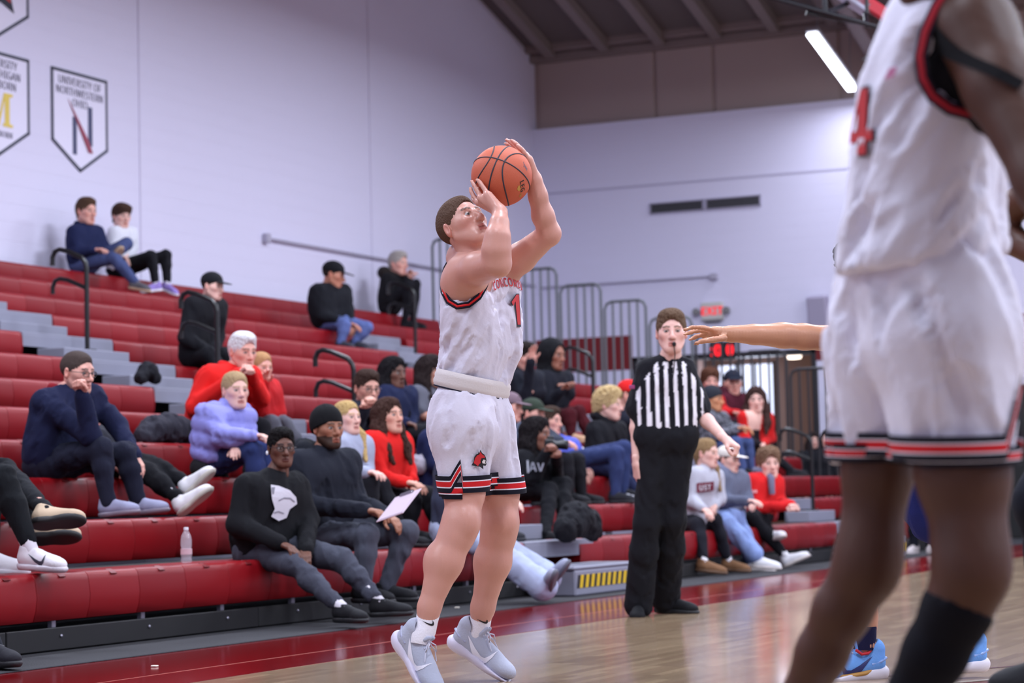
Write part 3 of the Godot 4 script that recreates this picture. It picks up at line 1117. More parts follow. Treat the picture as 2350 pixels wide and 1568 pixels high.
# colour of the skin at a place on the head: brows, lips, eyes, beard, hairline
func head_colour(p: Vector3, skin: Color, brow: Color, o: Dictionary) -> Color:
	var ax := absf(p.x)
	var c := skin
	var warm := Color(skin.r * 1.03, skin.g * 0.80, skin.b * 0.79)
	var w := clampf(1.0 - Vector3(ax - 0.045, p.y + 0.03, p.z - 0.06).length() / 0.035, 0.0, 1.0)
	w = maxf(w, clampf(1.0 - Vector3(ax, p.y + 0.034, p.z - 0.108).length() / 0.022, 0.0, 1.0))
	if ax > 0.074 and p.z < 0.02: w = 0.8
	c = c.lerp(warm, w * 0.7)
	if o.get("beard"):
		var jaw := p.y < -0.042 - 0.35 * maxf(0.0, 0.05 - ax) and p.z > -0.02 and p.y > -0.125
		var lipz := p.z > 0.07 and ax < 0.024 and p.y < -0.056 and p.y > -0.084
		var lowface := p.y < -0.05 + (0.03 if ax > 0.05 else 0.0)
		if jaw and lowface and not lipz: c = c.lerp(o.beard, o.get("beard_k", 0.9))
	if p.z > 0.068:
		if ax < 0.0215 and p.y < -0.0585 and p.y > -0.083 and p.z > 0.076:
			c = Color(skin.r * 0.82, skin.g * 0.52, skin.b * 0.52)
			if absf(p.y + 0.0695) < 0.0016: c = c * 0.35
	if p.z > 0.05 and ax > 0.012 and ax < 0.05:
		var by := 0.0235 - 0.25 * absf(ax - 0.03) + 0.003
		if absf(p.y - by) < 0.0048: c = c.lerp(brow, 0.85)
	var e := Vector2(ax - 0.031, p.y)
	if p.z > 0.07 and absf(e.x) < 0.0125 and absf(e.y) < 0.0058 - 0.2 * maxf(0.0, absf(e.x) - 0.005):
		c = Color(0.34, 0.32, 0.32)
		if e.length() < 0.0066: c = o.get("iris", Color(0.03, 0.022, 0.016))
	elif p.z > 0.066 and absf(e.x) < 0.015 and e.y > 0.005 and e.y < 0.0105: c = c.lerp(brow * 0.5, 0.45)
	return c

func make_kit() -> void:
	var I := Basis.IDENTITY
	head_hi = job(head_prims(), 0.0032)
	head_lo = job(head_prims(), 0.0056)
	var faced := [3, Vector3(0, -0.05, 0.114), Vector3(0.09, 0.128, 0.086), I, 0.006]
	var ear_l := [2, Vector3(0.09, -0.012, 0.0), Vector3(0.07, -0.03, 0.005), 0.02, 0.02, 0.006]
	var ear_r := [2, Vector3(-0.09, -0.012, 0.0), Vector3(-0.07, -0.03, 0.005), 0.02, 0.02, 0.006]
	var nape := [4, Vector3(0, -0.06, -0.07), Vector3(0, -1, 0.35).normalized()]
	var ring := func(r: Vector3) -> Array: return [1, Vector3(0, 0.037, -0.014), r, I, 0.0]
	kit["buzz"] = job([[1, Vector3(0, 0.037, -0.014), Vector3(0.0795, 0.084, 0.0995), I, 0.0], [1, Vector3(0, 0.078, 0.0), Vector3(0.056, 0.040, 0.08), I, 0.02], [3, Vector3(0, -0.056, 0.105), Vector3(0.1, 0.124, 0.094), I, 0.006], [2, Vector3(0.09, -0.012, 0.0), Vector3(0.07, -0.03, 0.005), 0.026, 0.026, 0.006], [2, Vector3(-0.09, -0.012, 0.0), Vector3(-0.07, -0.03, 0.005), 0.026, 0.026, 0.006], [4, Vector3(0, -0.03, -0.08), Vector3(0, -1, -0.12).normalized()]], 0.004, 0.0025, 0.009)
	kit["short"] = job([ring.call(Vector3(0.0825, 0.089, 0.104)), [1, Vector3(0, 0.092, 0.01), Vector3(0.066, 0.04, 0.085), I, 0.03], [0, Vector3(0, -0.01, -0.06), Vector3(0, -0.05, -0.065), 0.05, 0.042, 0.03], faced, ear_l, ear_r, nape], 0.0045, 0.010, 0.011)
	kit["fringe"] = job([ring.call(Vector3(0.088, 0.094, 0.106)), [1, Vector3(0, 0.075, 0.045), Vector3(0.078, 0.042, 0.06), I, 0.03], [0, Vector3(0, -0.01, -0.06), Vector3(0, -0.06, -0.065), 0.055, 0.05, 0.03], [3, Vector3(0, -0.07, 0.114), Vector3(0.085, 0.113, 0.085), I, 0.006], ear_l, ear_r, nape], 0.0045, 0.014, 0.013)
	kit["curly"] = job([ring.call(Vector3(0.09, 0.095, 0.108)), [1, Vector3(0, 0.088, 0.01), Vector3(0.085, 0.06, 0.09), I, 0.03], [0, Vector3(0, -0.01, -0.06), Vector3(0, -0.05, -0.065), 0.06, 0.055, 0.03], [3, Vector3(0, -0.05, 0.116), Vector3(0.08, 0.122, 0.084), I, 0.006], nape], 0.0048, 0.03, 0.018)
	var long_p := [ring.call(Vector3(0.0845, 0.09, 0.105)), [1, Vector3(0, 0.09, 0.0), Vector3(0.066, 0.04, 0.085), I, 0.03], [0, Vector3(0, 0.02, -0.07), Vector3(0, -0.2, -0.085), 0.07, 0.065, 0.04]]
	for s in [-1.0, 1.0]:
		long_p.append([0, Vector3(s * 0.062, 0.045, 0.01), Vector3(s * 0.082, -0.08, -0.01), 0.032, 0.036, 0.04])
		long_p.append([0, Vector3(s * 0.082, -0.08, -0.01), Vector3(s * 0.095, -0.21, 0.03), 0.038, 0.034, 0.04])
		long_p.append([0, Vector3(s * 0.095, -0.21, 0.03), Vector3(s * 0.08, -0.32, 0.075), 0.034, 0.012, 0.03])
		long_p.append([0, Vector3(s * 0.07, -0.06, -0.05), Vector3(s * 0.1, -0.24, -0.02), 0.045, 0.03, 0.04])
	long_p.append([3, Vector3(0, -0.055, 0.116), Vector3(0.066, 0.132, 0.086), I, 0.008])
	kit["long"] = job(long_p, 0.0058, 0.016, 0.014)
	kit["pulled"] = job([ring.call(Vector3(0.0805, 0.0865, 0.102)), [1, Vector3(0, 0.085, -0.01), Vector3(0.06, 0.038, 0.08), I, 0.03], [0, Vector3(0, 0.0, -0.09), Vector3(0, -0.03, -0.12), 0.03, 0.028, 0.03], [0, Vector3(0, -0.03, -0.12), Vector3(0.02, -0.2, -0.1), 0.03, 0.012, 0.02], faced, ear_l, ear_r, nape], 0.0045, 0.006, 0.012)
	kit["tail_front"] = job([ring.call(Vector3(0.082, 0.0875, 0.103)), [1, Vector3(0, 0.085, -0.01), Vector3(0.06, 0.038, 0.08), I, 0.03], [0, Vector3(0.06, -0.02, -0.04), Vector3(0.092, -0.12, 0.02), 0.036, 0.034, 0.03], [0, Vector3(0.092, -0.12, 0.02), Vector3(0.07, -0.3, 0.075), 0.034, 0.014, 0.02], [0, Vector3(0, -0.01, -0.07), Vector3(0.03, -0.1, -0.07), 0.055, 0.04, 0.03], faced, ear_r], 0.005, 0.011, 0.013)
	kit["beanie"] = job([[1, Vector3(0, 0.052, -0.016), Vector3(0.088, 0.096, 0.108), I, 0.0], [0, Vector3(0.0, 0.02, -0.02), Vector3(0, 0.022, -0.01), 0.09, 0.09, 0.02], [4, Vector3(0, 0.026, 0.06), Vector3(0, -0.94, 0.34).normalized()]], 0.006, 0.003, 0.04)
	kit["cap"] = job([[1, Vector3(0, 0.05, -0.014), Vector3(0.085, 0.082, 0.105), I, 0.0], [4, Vector3(0, 0.034, 0.06), Vector3(0, -1, 0.05).normalized()], [1, Vector3(0, 0.036, 0.118), Vector3(0.07, 0.007, 0.075), Basis(Vector3.RIGHT, 0.14), 0.006]], 0.005)
	kit["hood"] = job([[1, Vector3(0, 0.03, -0.03), Vector3(0.105, 0.118, 0.125), I, 0.0], [0, Vector3(0, -0.04, -0.05), Vector3(0, -0.16, -0.04), 0.095, 0.11, 0.05], [3, Vector3(0, -0.012, 0.1), Vector3(0.068, 0.1, 0.1), I, 0.012]], 0.007, 0.006, 0.06)
	kit["hood_down"] = job([[0, Vector3(-0.06, -0.15, 0.02), Vector3(-0.08, -0.12, -0.07), 0.035, 0.05, 0.03], [0, Vector3(0.06, -0.15, 0.02), Vector3(0.08, -0.12, -0.07), 0.035, 0.05, 0.03], [0, Vector3(-0.08, -0.12, -0.07), Vector3(0, -0.11, -0.12), 0.05, 0.06, 0.03], [0, Vector3(0.08, -0.12, -0.07), Vector3(0, -0.11, -0.12), 0.05, 0.06, 0.03]], 0.008, 0.006, 0.05)
	kit["collar"] = job([[0, Vector3(-0.045, -0.15, 0.035), Vector3(-0.062, -0.115, -0.04), 0.022, 0.026, 0.02], [0, Vector3(0.045, -0.15, 0.035), Vector3(0.062, -0.115, -0.04), 0.022, 0.026, 0.02], [0, Vector3(-0.062, -0.115, -0.04), Vector3(0, -0.11, -0.085), 0.026, 0.028, 0.02], [0, Vector3(0.062, -0.115, -0.04), Vector3(0, -0.11, -0.085), 0.026, 0.028, 0.02]], 0.007, 0.003, 0.05)
	kit["hand"] = job(hand_prims([0.35, 0.45, 0.5, 0.55], 0.02, 0.3), 0.0048)
	kit["fist"] = job(hand_prims([1.3, 1.4, 1.4, 1.35], 0.0, 0.7), 0.0048)
	kit["flat"] = job(hand_prims([0.08, 0.1, 0.12, 0.15], 0.1, 0.1), 0.0048)
	kit["shoe"] = job([[0, Vector3(0, 0.052, -0.025), Vector3(0, 0.042, 0.13), 0.043, 0.036, 0.0], [1, Vector3(0, 0.036, 0.16), Vector3(0.046, 0.036, 0.055), I, 0.03], [0, Vector3(0, 0.07, -0.02), Vector3(0, 0.1, -0.02), 0.042, 0.043, 0.03], [0, Vector3(0, 0.085, 0.04), Vector3(0, 0.06, 0.1), 0.02, 0.022, 0.03], [4, Vector3(0, 0.014, 0), Vector3(0, -1, 0)], [4, Vector3(0, 0.115, -0.02), Vector3(0, 1, 0.15).normalized()]], 0.0065)
	kit["sole"] = job([[1, Vector3(0, 0.02, -0.015), Vector3(0.046, 0.03, 0.062), I, 0.0], [1, Vector3(0, 0.018, 0.06), Vector3(0.043, 0.026, 0.11), I, 0.03], [1, Vector3(0, 0.018, 0.14), Vector3(0.052, 0.028, 0.084), I, 0.03], [4, Vector3(0, 0.0, 0), Vector3(0, -1, 0)], [4, Vector3(0, 0.03, 0), Vector3(0, 1, 0)]], 0.0065)

# right hand: wrist at the origin, fingers along +z, back of the hand +y, thumb towards +x
func hand_prims(curl: Array, spread: float, thumb: float, s := 1.0) -> Array:
	var p := []
	var kx := [0.027, 0.009, -0.009, -0.026]
	var kz := [0.088, 0.092, 0.087, 0.078]
	var ln := [0.95, 1.05, 0.98, 0.78]
	p.append([0, Vector3(0, 0, -0.03), Vector3(0, 0, 0.012), 0.0245, 0.024, 0.0])
	for f in 4:
		var kn := Vector3(kx[f], 0.0, kz[f])
		p.append([0, Vector3(kx[f] * 0.55, 0, 0.012), kn, 0.017, 0.0122, 0.014])
	p.append([0, Vector3(0.018, -0.008, 0.02), Vector3(0.028, -0.01, 0.05), 0.017, 0.014, 0.014])
	for f in 4:
		var q := Vector3(kx[f], 0.0, kz[f])
		var yaw: float = spread * (1.5 - f)
		var a := 0.0
		for seg in 3:
			a += curl[f] * [0.9, 1.1, 0.7][seg]
			var dir := Vector3(sin(yaw) * cos(a), -sin(a), cos(yaw) * cos(a))
			var e: Vector3 = q + dir * [0.042, 0.027, 0.02][seg] * ln[f]
			p.append([0, q, e, [0.0105, 0.0094, 0.0086][seg], [0.0094, 0.0086, 0.0075][seg], 0.004])
			q = e
	var t0 := Vector3(0.026, -0.01, 0.03)
	var t1 := t0 + Vector3(0.75, -0.3 - thumb * 0.4, 0.75).normalized() * 0.036
	var t2 := t1 + Vector3(0.45 - thumb * 0.8, -0.3 - thumb * 0.3, 0.85).normalized() * 0.03
	var t3 := t2 + Vector3(0.3 - thumb, -0.2 - thumb * 0.2, 0.85).normalized() * 0.024
	p.append([0, t0, t1, 0.0145, 0.0115, 0.01])
	p.append([0, t1, t2, 0.0112, 0.0104, 0.004])
	p.append([0, t2, t3, 0.0104, 0.0085, 0.004])
	if s != 1.0:
		for q in p:
			q[1] *= s
			q[2] *= s
			q[3] *= s
			q[4] *= s
	return p

func frame_zy(z: Vector3, y: Vector3, s := 1.0) -> Basis:
	z = z.normalized()
	var x := y.cross(z).normalized()
	return Basis(x * s, z.cross(x) * s, z * s)

# a face that turns: 0 = towards the lens, 90 = towards the right edge of the picture; pitch up in degrees; lean sideways
func face(turn: float, pitch := 0.0, lean := 0.0) -> Basis:
	var toward := -Vector3(fw.x, 0, fw.z).normalized()
	var side := Vector3(rt.x, 0, rt.z).normalized()
	var d := toward * cos(deg_to_rad(turn)) + side * sin(deg_to_rad(turn))
	var z := (d * cos(deg_to_rad(pitch)) + Vector3.UP * sin(deg_to_rad(pitch))).normalized()
	var b := frame_zy(z, Vector3.UP)
	return b * Basis(Vector3.BACK, deg_to_rad(lean))

func torso_prims(J: Dictionary, w: float, grow: float, sleeve: float) -> Array:
	var s: float = J.s
	var p := []
	var hl: Vector3 = J.hipL
	var hr: Vector3 = J.hipR
	var g := grow
	p.append([0, J.shL.lerp(J.shR, 0.1) - Vector3.UP * 0.02, J.shR.lerp(J.shL, 0.1) - Vector3.UP * 0.02, (0.062 * s + g), (0.062 * s + g), 0.0])
	p.append([0, hl.lerp(J.shL, 0.76).lerp(J.shR, 0.12), hr.lerp(J.shR, 0.76).lerp(J.shL, 0.12), 0.108 * s * w + g, 0.108 * s * w + g, 0.08])
	p.append([0, hl.lerp(J.shL, 0.42), hr.lerp(J.shR, 0.42), 0.104 * s * w + g, 0.104 * s * w + g, 0.08])
	p.append([0, hl.lerp(J.shL, 0.1), hr.lerp(J.shR, 0.1), 0.108 * s * w + g, 0.108 * s * w + g, 0.08])
	p.append([0, J.shL.lerp(J.shR, 0.5) - Vector3.UP * 0.02, J.shL.lerp(J.shR, 0.5).lerp(J.neck, 0.55), 0.075 * s + g, 0.06 * s + g, 0.05])
	for k in ["L", "R"]: p.append([0, J.shL.lerp(J.shR, 0.5).lerp(J.neck, 0.35), J["sh" + k], 0.058 * s + g, 0.056 * s + g, 0.05])
	if sleeve > 0.0:
		for k in ["L", "R"]:
			var a: Vector3 = J["sh" + k]
			var b: Vector3 = J["el" + k]
			var c: Vector3 = J["wr" + k]
			if sleeve >= 0.5: p.append([0, a, b, 0.060 * s + g, 0.05 * s + g, 0.045])
			else: p.append([0, a, a.lerp(b, sleeve * 2.0), 0.062 * s + g, J.get("cuff", 0.064) * s + g, 0.045])
			if sleeve > 0.5: p.append([0, b, b.lerp(c, (sleeve - 0.5) * 2.0), 0.05 * s + g, 0.036 * s + g, 0.03])
	return p

func leg_prims(J: Dictionary, w: float, grow: float, wide := 0.0) -> Array:
	var s: float = J.s
	var p := []
	p.append([0, J.hipL, J.hipR, 0.112 * s * w + grow, 0.112 * s * w + grow, 0.0])
	for k in ["L", "R"]:
		if J.get("shorts", false):
			p.append([0, J["hip" + k], J["hip" + k].lerp(J["kn" + k], 0.7), 0.11 * s * w + grow, 0.1 * s + grow, 0.05])
			continue
		p.append([0, J["hip" + k], J["kn" + k], 0.09 * s * w + grow, 0.062 * s + grow, 0.05])
		p.append([0, J["kn" + k], J["kn" + k].lerp(J["an" + k], 0.35), 0.061 * s + grow, 0.058 * s + grow + wide * 0.4, 0.03])
		p.append([0, J["kn" + k].lerp(J["an" + k], 0.35), J["kn" + k].lerp(J["an" + k], J.get("pant_end", 1.0)), 0.058 * s + grow + wide * 0.4, 0.042 * s + grow + wide, 0.03])
	return p

# J: joints in world space. o: look
func person(label: String, where: Vector3, J: Dictionary, o: Dictionary) -> Node3D:
	var t := base("person", where)
	tag(t, label, "person", o.get("group", ""))
	if not J.has("s"): J.s = 1.0
	var s: float = J.s
	var w: float = o.get("w", 1.0)
	var cell: float = o.get("cell", 0.016)
	var rec := {"t": t, "J": J, "o": o, "parts": []}
	var skin_p := []
	var hb: Basis = o.face
	var hs: float = o.get("hs", 1.0)
	var head: Vector3 = J.head
	skin_p.append([0, head + hb * Vector3(0, -0.075, -0.03) * hs, J.neck, 0.050 * s, 0.056 * s, 0.02])
	skin_p.append([0, J.neck, J.shL.lerp(J.shR, 0.5) + Vector3(0, -0.05, 0), 0.055 * s, 0.05 * s, 0.04])
	var sleeve: float = o.get("sleeve", 1.0)
	for k in ["L", "R"]:
		if sleeve < 1.0:
			if sleeve < 0.6: skin_p.append([0, J["sh" + k], J["el" + k], 0.05 * s, 0.041 * s, 0.0])
			skin_p.append([0, J["el" + k], J["el" + k].lerp(J["wr" + k], 0.3), 0.041 * s, 0.042 * s, 0.02])
			skin_p.append([0, J["el" + k].lerp(J["wr" + k], 0.3), J["wr" + k], 0.042 * s, 0.0255 * s, 0.02])
		else: skin_p.append([0, J["el" + k].lerp(J["wr" + k], 0.75), J["wr" + k], 0.028 * s, 0.025 * s, 0.01])
		if o.get("bare_ankle", false): skin_p.append([0, J["kn" + k].lerp(J["an" + k], 0.6), J["an" + k], 0.04 * s, 0.034 * s, 0.01])
	# the trunk and limbs inside the clothes
	var pelvis: Vector3 = J.hipL.lerp(J.hipR, 0.5)
	skin_p.append([0, J.shL.lerp(J.shR, 0.5) + Vector3(0, -0.05, 0), pelvis, 0.05 * s, 0.06 * s, 0.02])
	for k in ["L", "R"]:
		if sleeve >= 0.6:
			skin_p.append([0, J.shL.lerp(J.shR, 0.5) + Vector3(0, -0.05, 0), J["sh" + k], 0.04 * s, 0.035 * s, 0.02])
			if not o.has("more_skin"):
				skin_p.append([0, J["sh" + k], J["el" + k], 0.035 * s, 0.03 * s, 0.01])
				skin_p.append([0, J["el" + k], J["wr" + k], 0.03 * s, 0.024 * s, 0.01])
		if J["kn" + k] != J["hip" + k]:
			skin_p.append([0, pelvis, J["hip" + k], 0.05 * s, 0.05 * s, 0.01])
			skin_p.append([0, J["hip" + k], J["kn" + k], 0.045 * s, 0.04 * s, 0.01])
			skin_p.append([0, J["kn" + k], J["an" + k], 0.038 * s, 0.032 * s, 0.01])
	if o.has("more_skin"): skin_p.append_array(o.more_skin)
	rec.skin = job(skin_p, cell * 0.75)
	rec.skin_p = skin_p
	if o.has("top"):
		var tp := torso_prims(J, w, o.get("loose", 0.012), sleeve)
		if o.has("more_top"): tp.append_array(o.more_top)
		rec.parts.append([o.get("top_name", "sweatshirt"), job(tp, cell, o.get("fold", 0.016), o.get("fold_size", 0.13)), cloth(o.top if not o.has("print") else Color.WHITE, o.get("top_rough", 0.9)), o.get("print")])
		rec.top_p = tp
	if o.has("pants"):
		if o.has("sock"): J.pant_end = 0.84
		var lp := leg_prims(J, o.get("lw", w), o.get("leg_loose", 0.006), o.get("wide", 0.0))
		if o.has("more_pants"): lp.append_array(o.more_pants)
		rec.parts.append([o.get("pants_name", "trousers"), job(lp, cell, o.get("fold", 0.014), o.get("fold_size", 0.12)), cloth(o.pants, 0.92), null])
	waiting.append(rec)
	return t

func shoe_at(parent: Node3D, ankle: Vector3, toe: Vector3, upv: Vector3, col: Color, sole: Color, s: float, sock = null, shin := Vector3.UP, drop := 0.085) -> void:
	var z := toe.normalized()
	var b := frame_zy(z, upv, s)
	var org := ankle - b.y.normalized() * drop * s
	var tr := Transform3D(b, org - parent.position)
	var sh: Array = done[kit["shoe"]]
	var so: Array = done[kit["sole"]]
	var n := obj("shoe", MB.new().add(sh[0], sh[1], sh[2], tr), cloth(col, 0.7, 0.2), parent)
	obj("sole", MB.new().add(so[0], so[1], so[2], tr), paint(sole, 0.6), n)
	# lacing across the instep
	var lm := MB.new()
	for k in 4:
		var zz := 0.05 + k * 0.022
		var yy := 0.103 - k * 0.0095
		var pts := []
		for q in 5: pts.append(tr * Vector3((q - 2) * 0.011, yy - absf(q - 2) * 0.004, zz + (q - 2) * 0.003))
		lm.tube(pts, 0.003 * s, 5)
	obj("laces", lm, paint(sole.lerp(Color.WHITE, 0.3), 0.8), n)
	if sock != null:
		var sa := ankle - parent.position
		obj("sock", MB.new().tube([tr * Vector3(0, 0.06, -0.012), sa, sa + shin * 0.07 * s, sa + shin * 0.12 * s], [0.037 * s, 0.0375 * s, 0.039 * s, 0.042 * s], 14), cloth(sock, 0.9), parent)

func finish_people() -> void:
	run_jobs()
	for rec in waiting:
		var t: Node3D = rec.t
		var J: Dictionary = rec.J
		var o: Dictionary = rec.o
		var s: float = J.s
		var hs: float = o.get("hs", 1.0)
		var skin: Color = lin(o.skin)
		var hair_c: Color = lin(o.get("hair_c", C(60, 45, 35)))
		var hb: Basis = o.face
		var ht := Transform3D(hb.scaled(Vector3.ONE * hs) if false else Basis(hb.x * hs, hb.y * hs, hb.z * hs), J.head - t.position)
		# skin: head, neck and whatever the clothes leave bare, as one mesh
		var mb := MB.new()
		mb.col = skin
		var hd: Array = done[head_hi if o.get("fine", false) else head_lo]
		var cols := PackedColorArray()
		cols.resize(hd[0].size())
		var brow: Color = lin(o.get("brow", o.get("hair_c", C(60, 45, 35))))
		for k in hd[0].size(): cols[k] = head_colour(hd[0][k], skin, brow, o)
		mb.add(hd[0], hd[1], hd[2], ht, cols)
		var sk: Array = done[rec.skin]
		# blotches of colour in the skin
		var sc := PackedColorArray()
		sc.resize(sk[0].size())
		for k in sk[0].size():
			var q: Vector3 = sk[0][k] * 14.0
			var f := skin_noise.get_noise_3d(q.x, q.y, q.z)
			sc[k] = Color(skin.r * (1.0 + 0.05 * f), skin.g * (1.0 + 0.13 * f), skin.b * (1.0 + 0.13 * f))
		mb.add(sk[0], sk[1], sk[2], Transform3D(Basis.IDENTITY, -t.position), sc)
		for k in ["L", "R"]:
			var kind: String = o.get("hand" + k, o.get("hand", "hand"))
			if kind == "none": continue
			var h: Array = done[kit[kind]]
			var dir: Vector3 = J.get("hd" + k, (J["wr" + k] - J["el" + k]).normalized())
			var back: Vector3 = J.get("hb" + k, Vector3.UP)
			if absf(dir.normalized().dot(back.normalized())) > 0.95: back = Vector3(1, 0, 0.3)
			var b := frame_zy(dir, back, s * o.get("hand_s", 1.0))
			if k == "L": b = Basis(-b.x, b.y, b.z)
			mb.add(h[0], h[1], h[2], Transform3D(b, J["wr" + k] - t.position))
		obj("body", mb, skin_mat(o.get("wet", false)), t)
		for p in rec.parts:
			var g: Array = done[p[1]]
			var gm := MB.new()
			var gc := PackedColorArray()
			if p[3] != null:
				gc.resize(g[0].size())
				for k in g[0].size(): gc[k] = p[3].call(g[0][k])
			if o.get("puff", 0.0) > 0.0 and p[0] == "puffer_jacket":
				# quilted channels round the body and sleeves
				for k in g[0].size(): g[0][k] += g[1][k] * (o.puff * (sqrt(absf(sin((g[0][k].y + 0.25 * g[0][k].x) * PI / 0.11))) - 0.8))
				g[1] = smooth_normals(g[0], g[2])
			gm.add(g[0], g[1], g[2], Transform3D(Basis.IDENTITY, -t.position), gc)
			obj(p[0], gm, p[2], t)
		if o.get("hair", "") != "":
			var g: Array = done[kit["buzz" if o.has("cap") else o.hair]]
			var hm := MB.new().add(g[0], g[1], g[2], ht)
			if o.get("fade", false):
				# clipped sides: the scalp shows through
				for k in hm.v.size():
					var hy: float = g[0][k].y
					hm.c[k] = Color.WHITE.lerp(Color(1.9, 1.65, 1.55), clampf((0.045 - hy) / 0.05, 0.0, 1.0))
			obj("hair", hm, hair_mat(o.get("hair_c", C(60, 45, 35))), t)
		for hat in ["cap", "beanie", "hood", "hood_down", "collar"]:
			if o.has(hat):
				var g: Array = done[kit[hat]]
				var tt := ht
				if hat in ["hood_down", "collar"]:
					var cb := frame_zy(J.get("front", hb.z), Vector3.UP, hs)
					tt = Transform3D(cb, J.neck - t.position + Vector3(0, 0.135, 0) * hs)
				obj("hood" if hat == "hood_down" else hat, MB.new().add(g[0], g[1], g[2], tt), cloth(o[hat], 0.9), t)
		if o.has("glasses"): obj("glasses", glasses(ht), paint(o.glasses, 0.3), t)
		if o.has("shoe"):
			for k in ["L", "R"]:
				if o.get("no_shoe" + k, false): continue
				shoe_at(t, J["an" + k], J["toe" + k], J.get("up" + k, Vector3.UP), o.shoe, o.get("sole", o.shoe), s * o.get("shoe_s", 1.0), o.get("sock"), (J["kn" + k] - J["an" + k]).normalized())
		if o.has("then"): o.then.call(rec)
	waiting.clear()

func hair_mat(c: Color) -> StandardMaterial3D:
	var key := "hair %s" % c
	if mats.has(key): return mats[key]
	var m := StandardMaterial3D.new()
	m.albedo_color = c
	m.vertex_color_use_as_albedo = true
	m.roughness = 0.72
	m.metallic_specular = 0.25
	if not mats.has("strands"): mats["strands"] = noise_tex(0.12, 256, [], true, 8.0, 15)
	m.normal_enabled = true
	m.normal_texture = mats["strands"]
	m.normal_scale = 0.9
	m.uv1_triplanar = true
	m.uv1_scale = Vector3(14, 3.5, 14)
	mats[key] = m
	return m

func glasses(ht: Transform3D) -> MB:
	var mb := MB.new()
	for s in [-1.0, 1.0]:
		var pts := []
		for k in 13:
			var a := TAU * k / 12.0
			pts.append(ht * Vector3(s * 0.032 + 0.023 * cos(a), -0.002 + 0.017 * sin(a), 0.098 - 0.1 * absf(0.023 * cos(a) * s + 0.032) ))
		mb.tube(pts, 0.0024, 5, false)
		mb.tube([ht * Vector3(s * 0.055, 0.004, 0.09), ht * Vector3(s * 0.078, 0.006, 0.06), ht * Vector3(s * 0.08, 0.008, -0.01)], 0.0022, 5)
	mb.tube([ht * Vector3(-0.011, 0.002, 0.099), ht * Vector3(0, 0.005, 0.102), ht * Vector3(0.011, 0.002, 0.099)], 0.0022, 5)
	return mb

# ---- a spectator on the bleachers: a sitting skeleton that faces the court, its joints drawn to where the picture shows them ----
# q: joint -> [px, py] or [px, py, extra depth]; head -> [px, py, height in px]
func seated(label: String, row: int, hip_px: float, q: Dictionary, o: Dictionary) -> Node3D:
	var s: float = o.get("s", 1.0)
	var yaw: float = deg_to_rad(o.get("turn", 0.0))
	var fwd := Vector3(cos(yaw), 0, sin(yaw))
	var left := Vector3(sin(yaw), 0, -cos(yaw))
	var seat_x: float = row_x(row) - o.get("back", 0.14)
	var hy: float = row_y(row) + 0.108 * s * o.get("lw", o.get("w", 1.0)) + 0.012
	var hip := on_plane(hip_px, 900, 0, seat_x)
	for k in 3:
		# same column of the picture at the height of the seat
		var p := proj(Vector3(seat_x, hy, hip.z))
		hip = on_plane(hip_px, p.y, 0, seat_x)
	hip.y = hy
	if o.has("lift"): hip.y += o.lift
	var J := {"s": s}
	var lean: float = o.get("lean", 0.05)
	var mid := hip + Vector3.UP * 0.47 * s + fwd * lean
	J.hipL = hip + left * 0.085 * s
	J.hipR = hip - left * 0.085 * s
	J.shL = mid + left * 0.175 * s
	J.shR = mid - left * 0.175 * s
	J.neck = mid + Vector3.UP * 0.055 * s + fwd * 0.012
	J.head = mid + Vector3.UP * 0.205 * s + fwd * 0.05
	for k in ["L", "R"]:
		var sd: float = 1.0 if k == "L" else -1.0
		J["el" + k] = J["sh" + k] - Vector3.UP * 0.25 * s + fwd * 0.1 * s + left * sd * 0.03
		J["wr" + k] = J["el" + k] + fwd * 0.22 * s - Vector3.UP * 0.03 - left * sd * 0.07
		J["kn" + k] = J["hip" + k] + fwd * 0.42 * s + left * sd * 0.05 + Vector3.UP * 0.02
		var fy: float = (row_y(row - 1) if row > 0 else 0.008) + 0.085 * s
		J["an" + k] = J["kn" + k] + fwd * 0.03
		J["an" + k].y = fy
		J["toe" + k] = fwd + left * sd * 0.15
	for n in q:
		var e: Array = q[n]
		if n == "head":
			var dh: float = depth_of(J.head) + (e[3] if e.size() > 3 else 0.0)
			J.head = at(e[0], e[1], dh)
			o["hs"] = e[2] * dh / F / 0.235
			continue
		if n.begins_with("toe"): continue
		J[n] = at(e[0], e[1], depth_of(J[n]) + (e[2] if e.size() > 2 else 0.0))
	for k in ["L", "R"]:
		if q.has("toe" + k):
			var e: Array = q["toe" + k]
			J["toe" + k] = at(e[0], e[1], depth_of(J["an" + k]) + (e[2] if e.size() > 2 else -0.08)) - J["an" + k]
			J["toe" + k].y += 0.05
	if q.has("head") and not q.has("neck"): J.neck = J.neck.lerp(J.head + o.face * Vector3(0, -0.14, -0.035) * o.hs, 0.6)
	# knees and feet stay clear of the seat fronts and the deck: slide them along the line of sight where they would touch
	var deck: float = (row_y(row - 1) if row > 0 else 0.008) + 0.084 * s
	for k in ["knL", "knR", "anL", "anR"]:
		var need: float = row_x(row) + (0.09 if k.begins_with("kn") else 0.075)
		for n in 40:
			var p: Vector3 = J[k]
			var low: bool = k.begins_with("an") and p.y < deck
			if not low and not (p.x < need and p.y < row_y(row) + 0.02): break
			J[k] = EYE + (p - EYE) * (1.0 - 0.012 / depth_of(p))
	for k in ["upL", "upR"]:
		if o.has(k): J[k] = o[k]
	J.front = fwd
	return person(label, Vector3(hip.x, row_y(row), hip.z), J, o)

func proj(p: Vector3) -> Vector2:
	var d := p - EYE
	var z := d.dot(fw)
	return Vector2(1175.0 + F * d.dot(rt) / z, 784.0 - F * d.dot(up) / z)

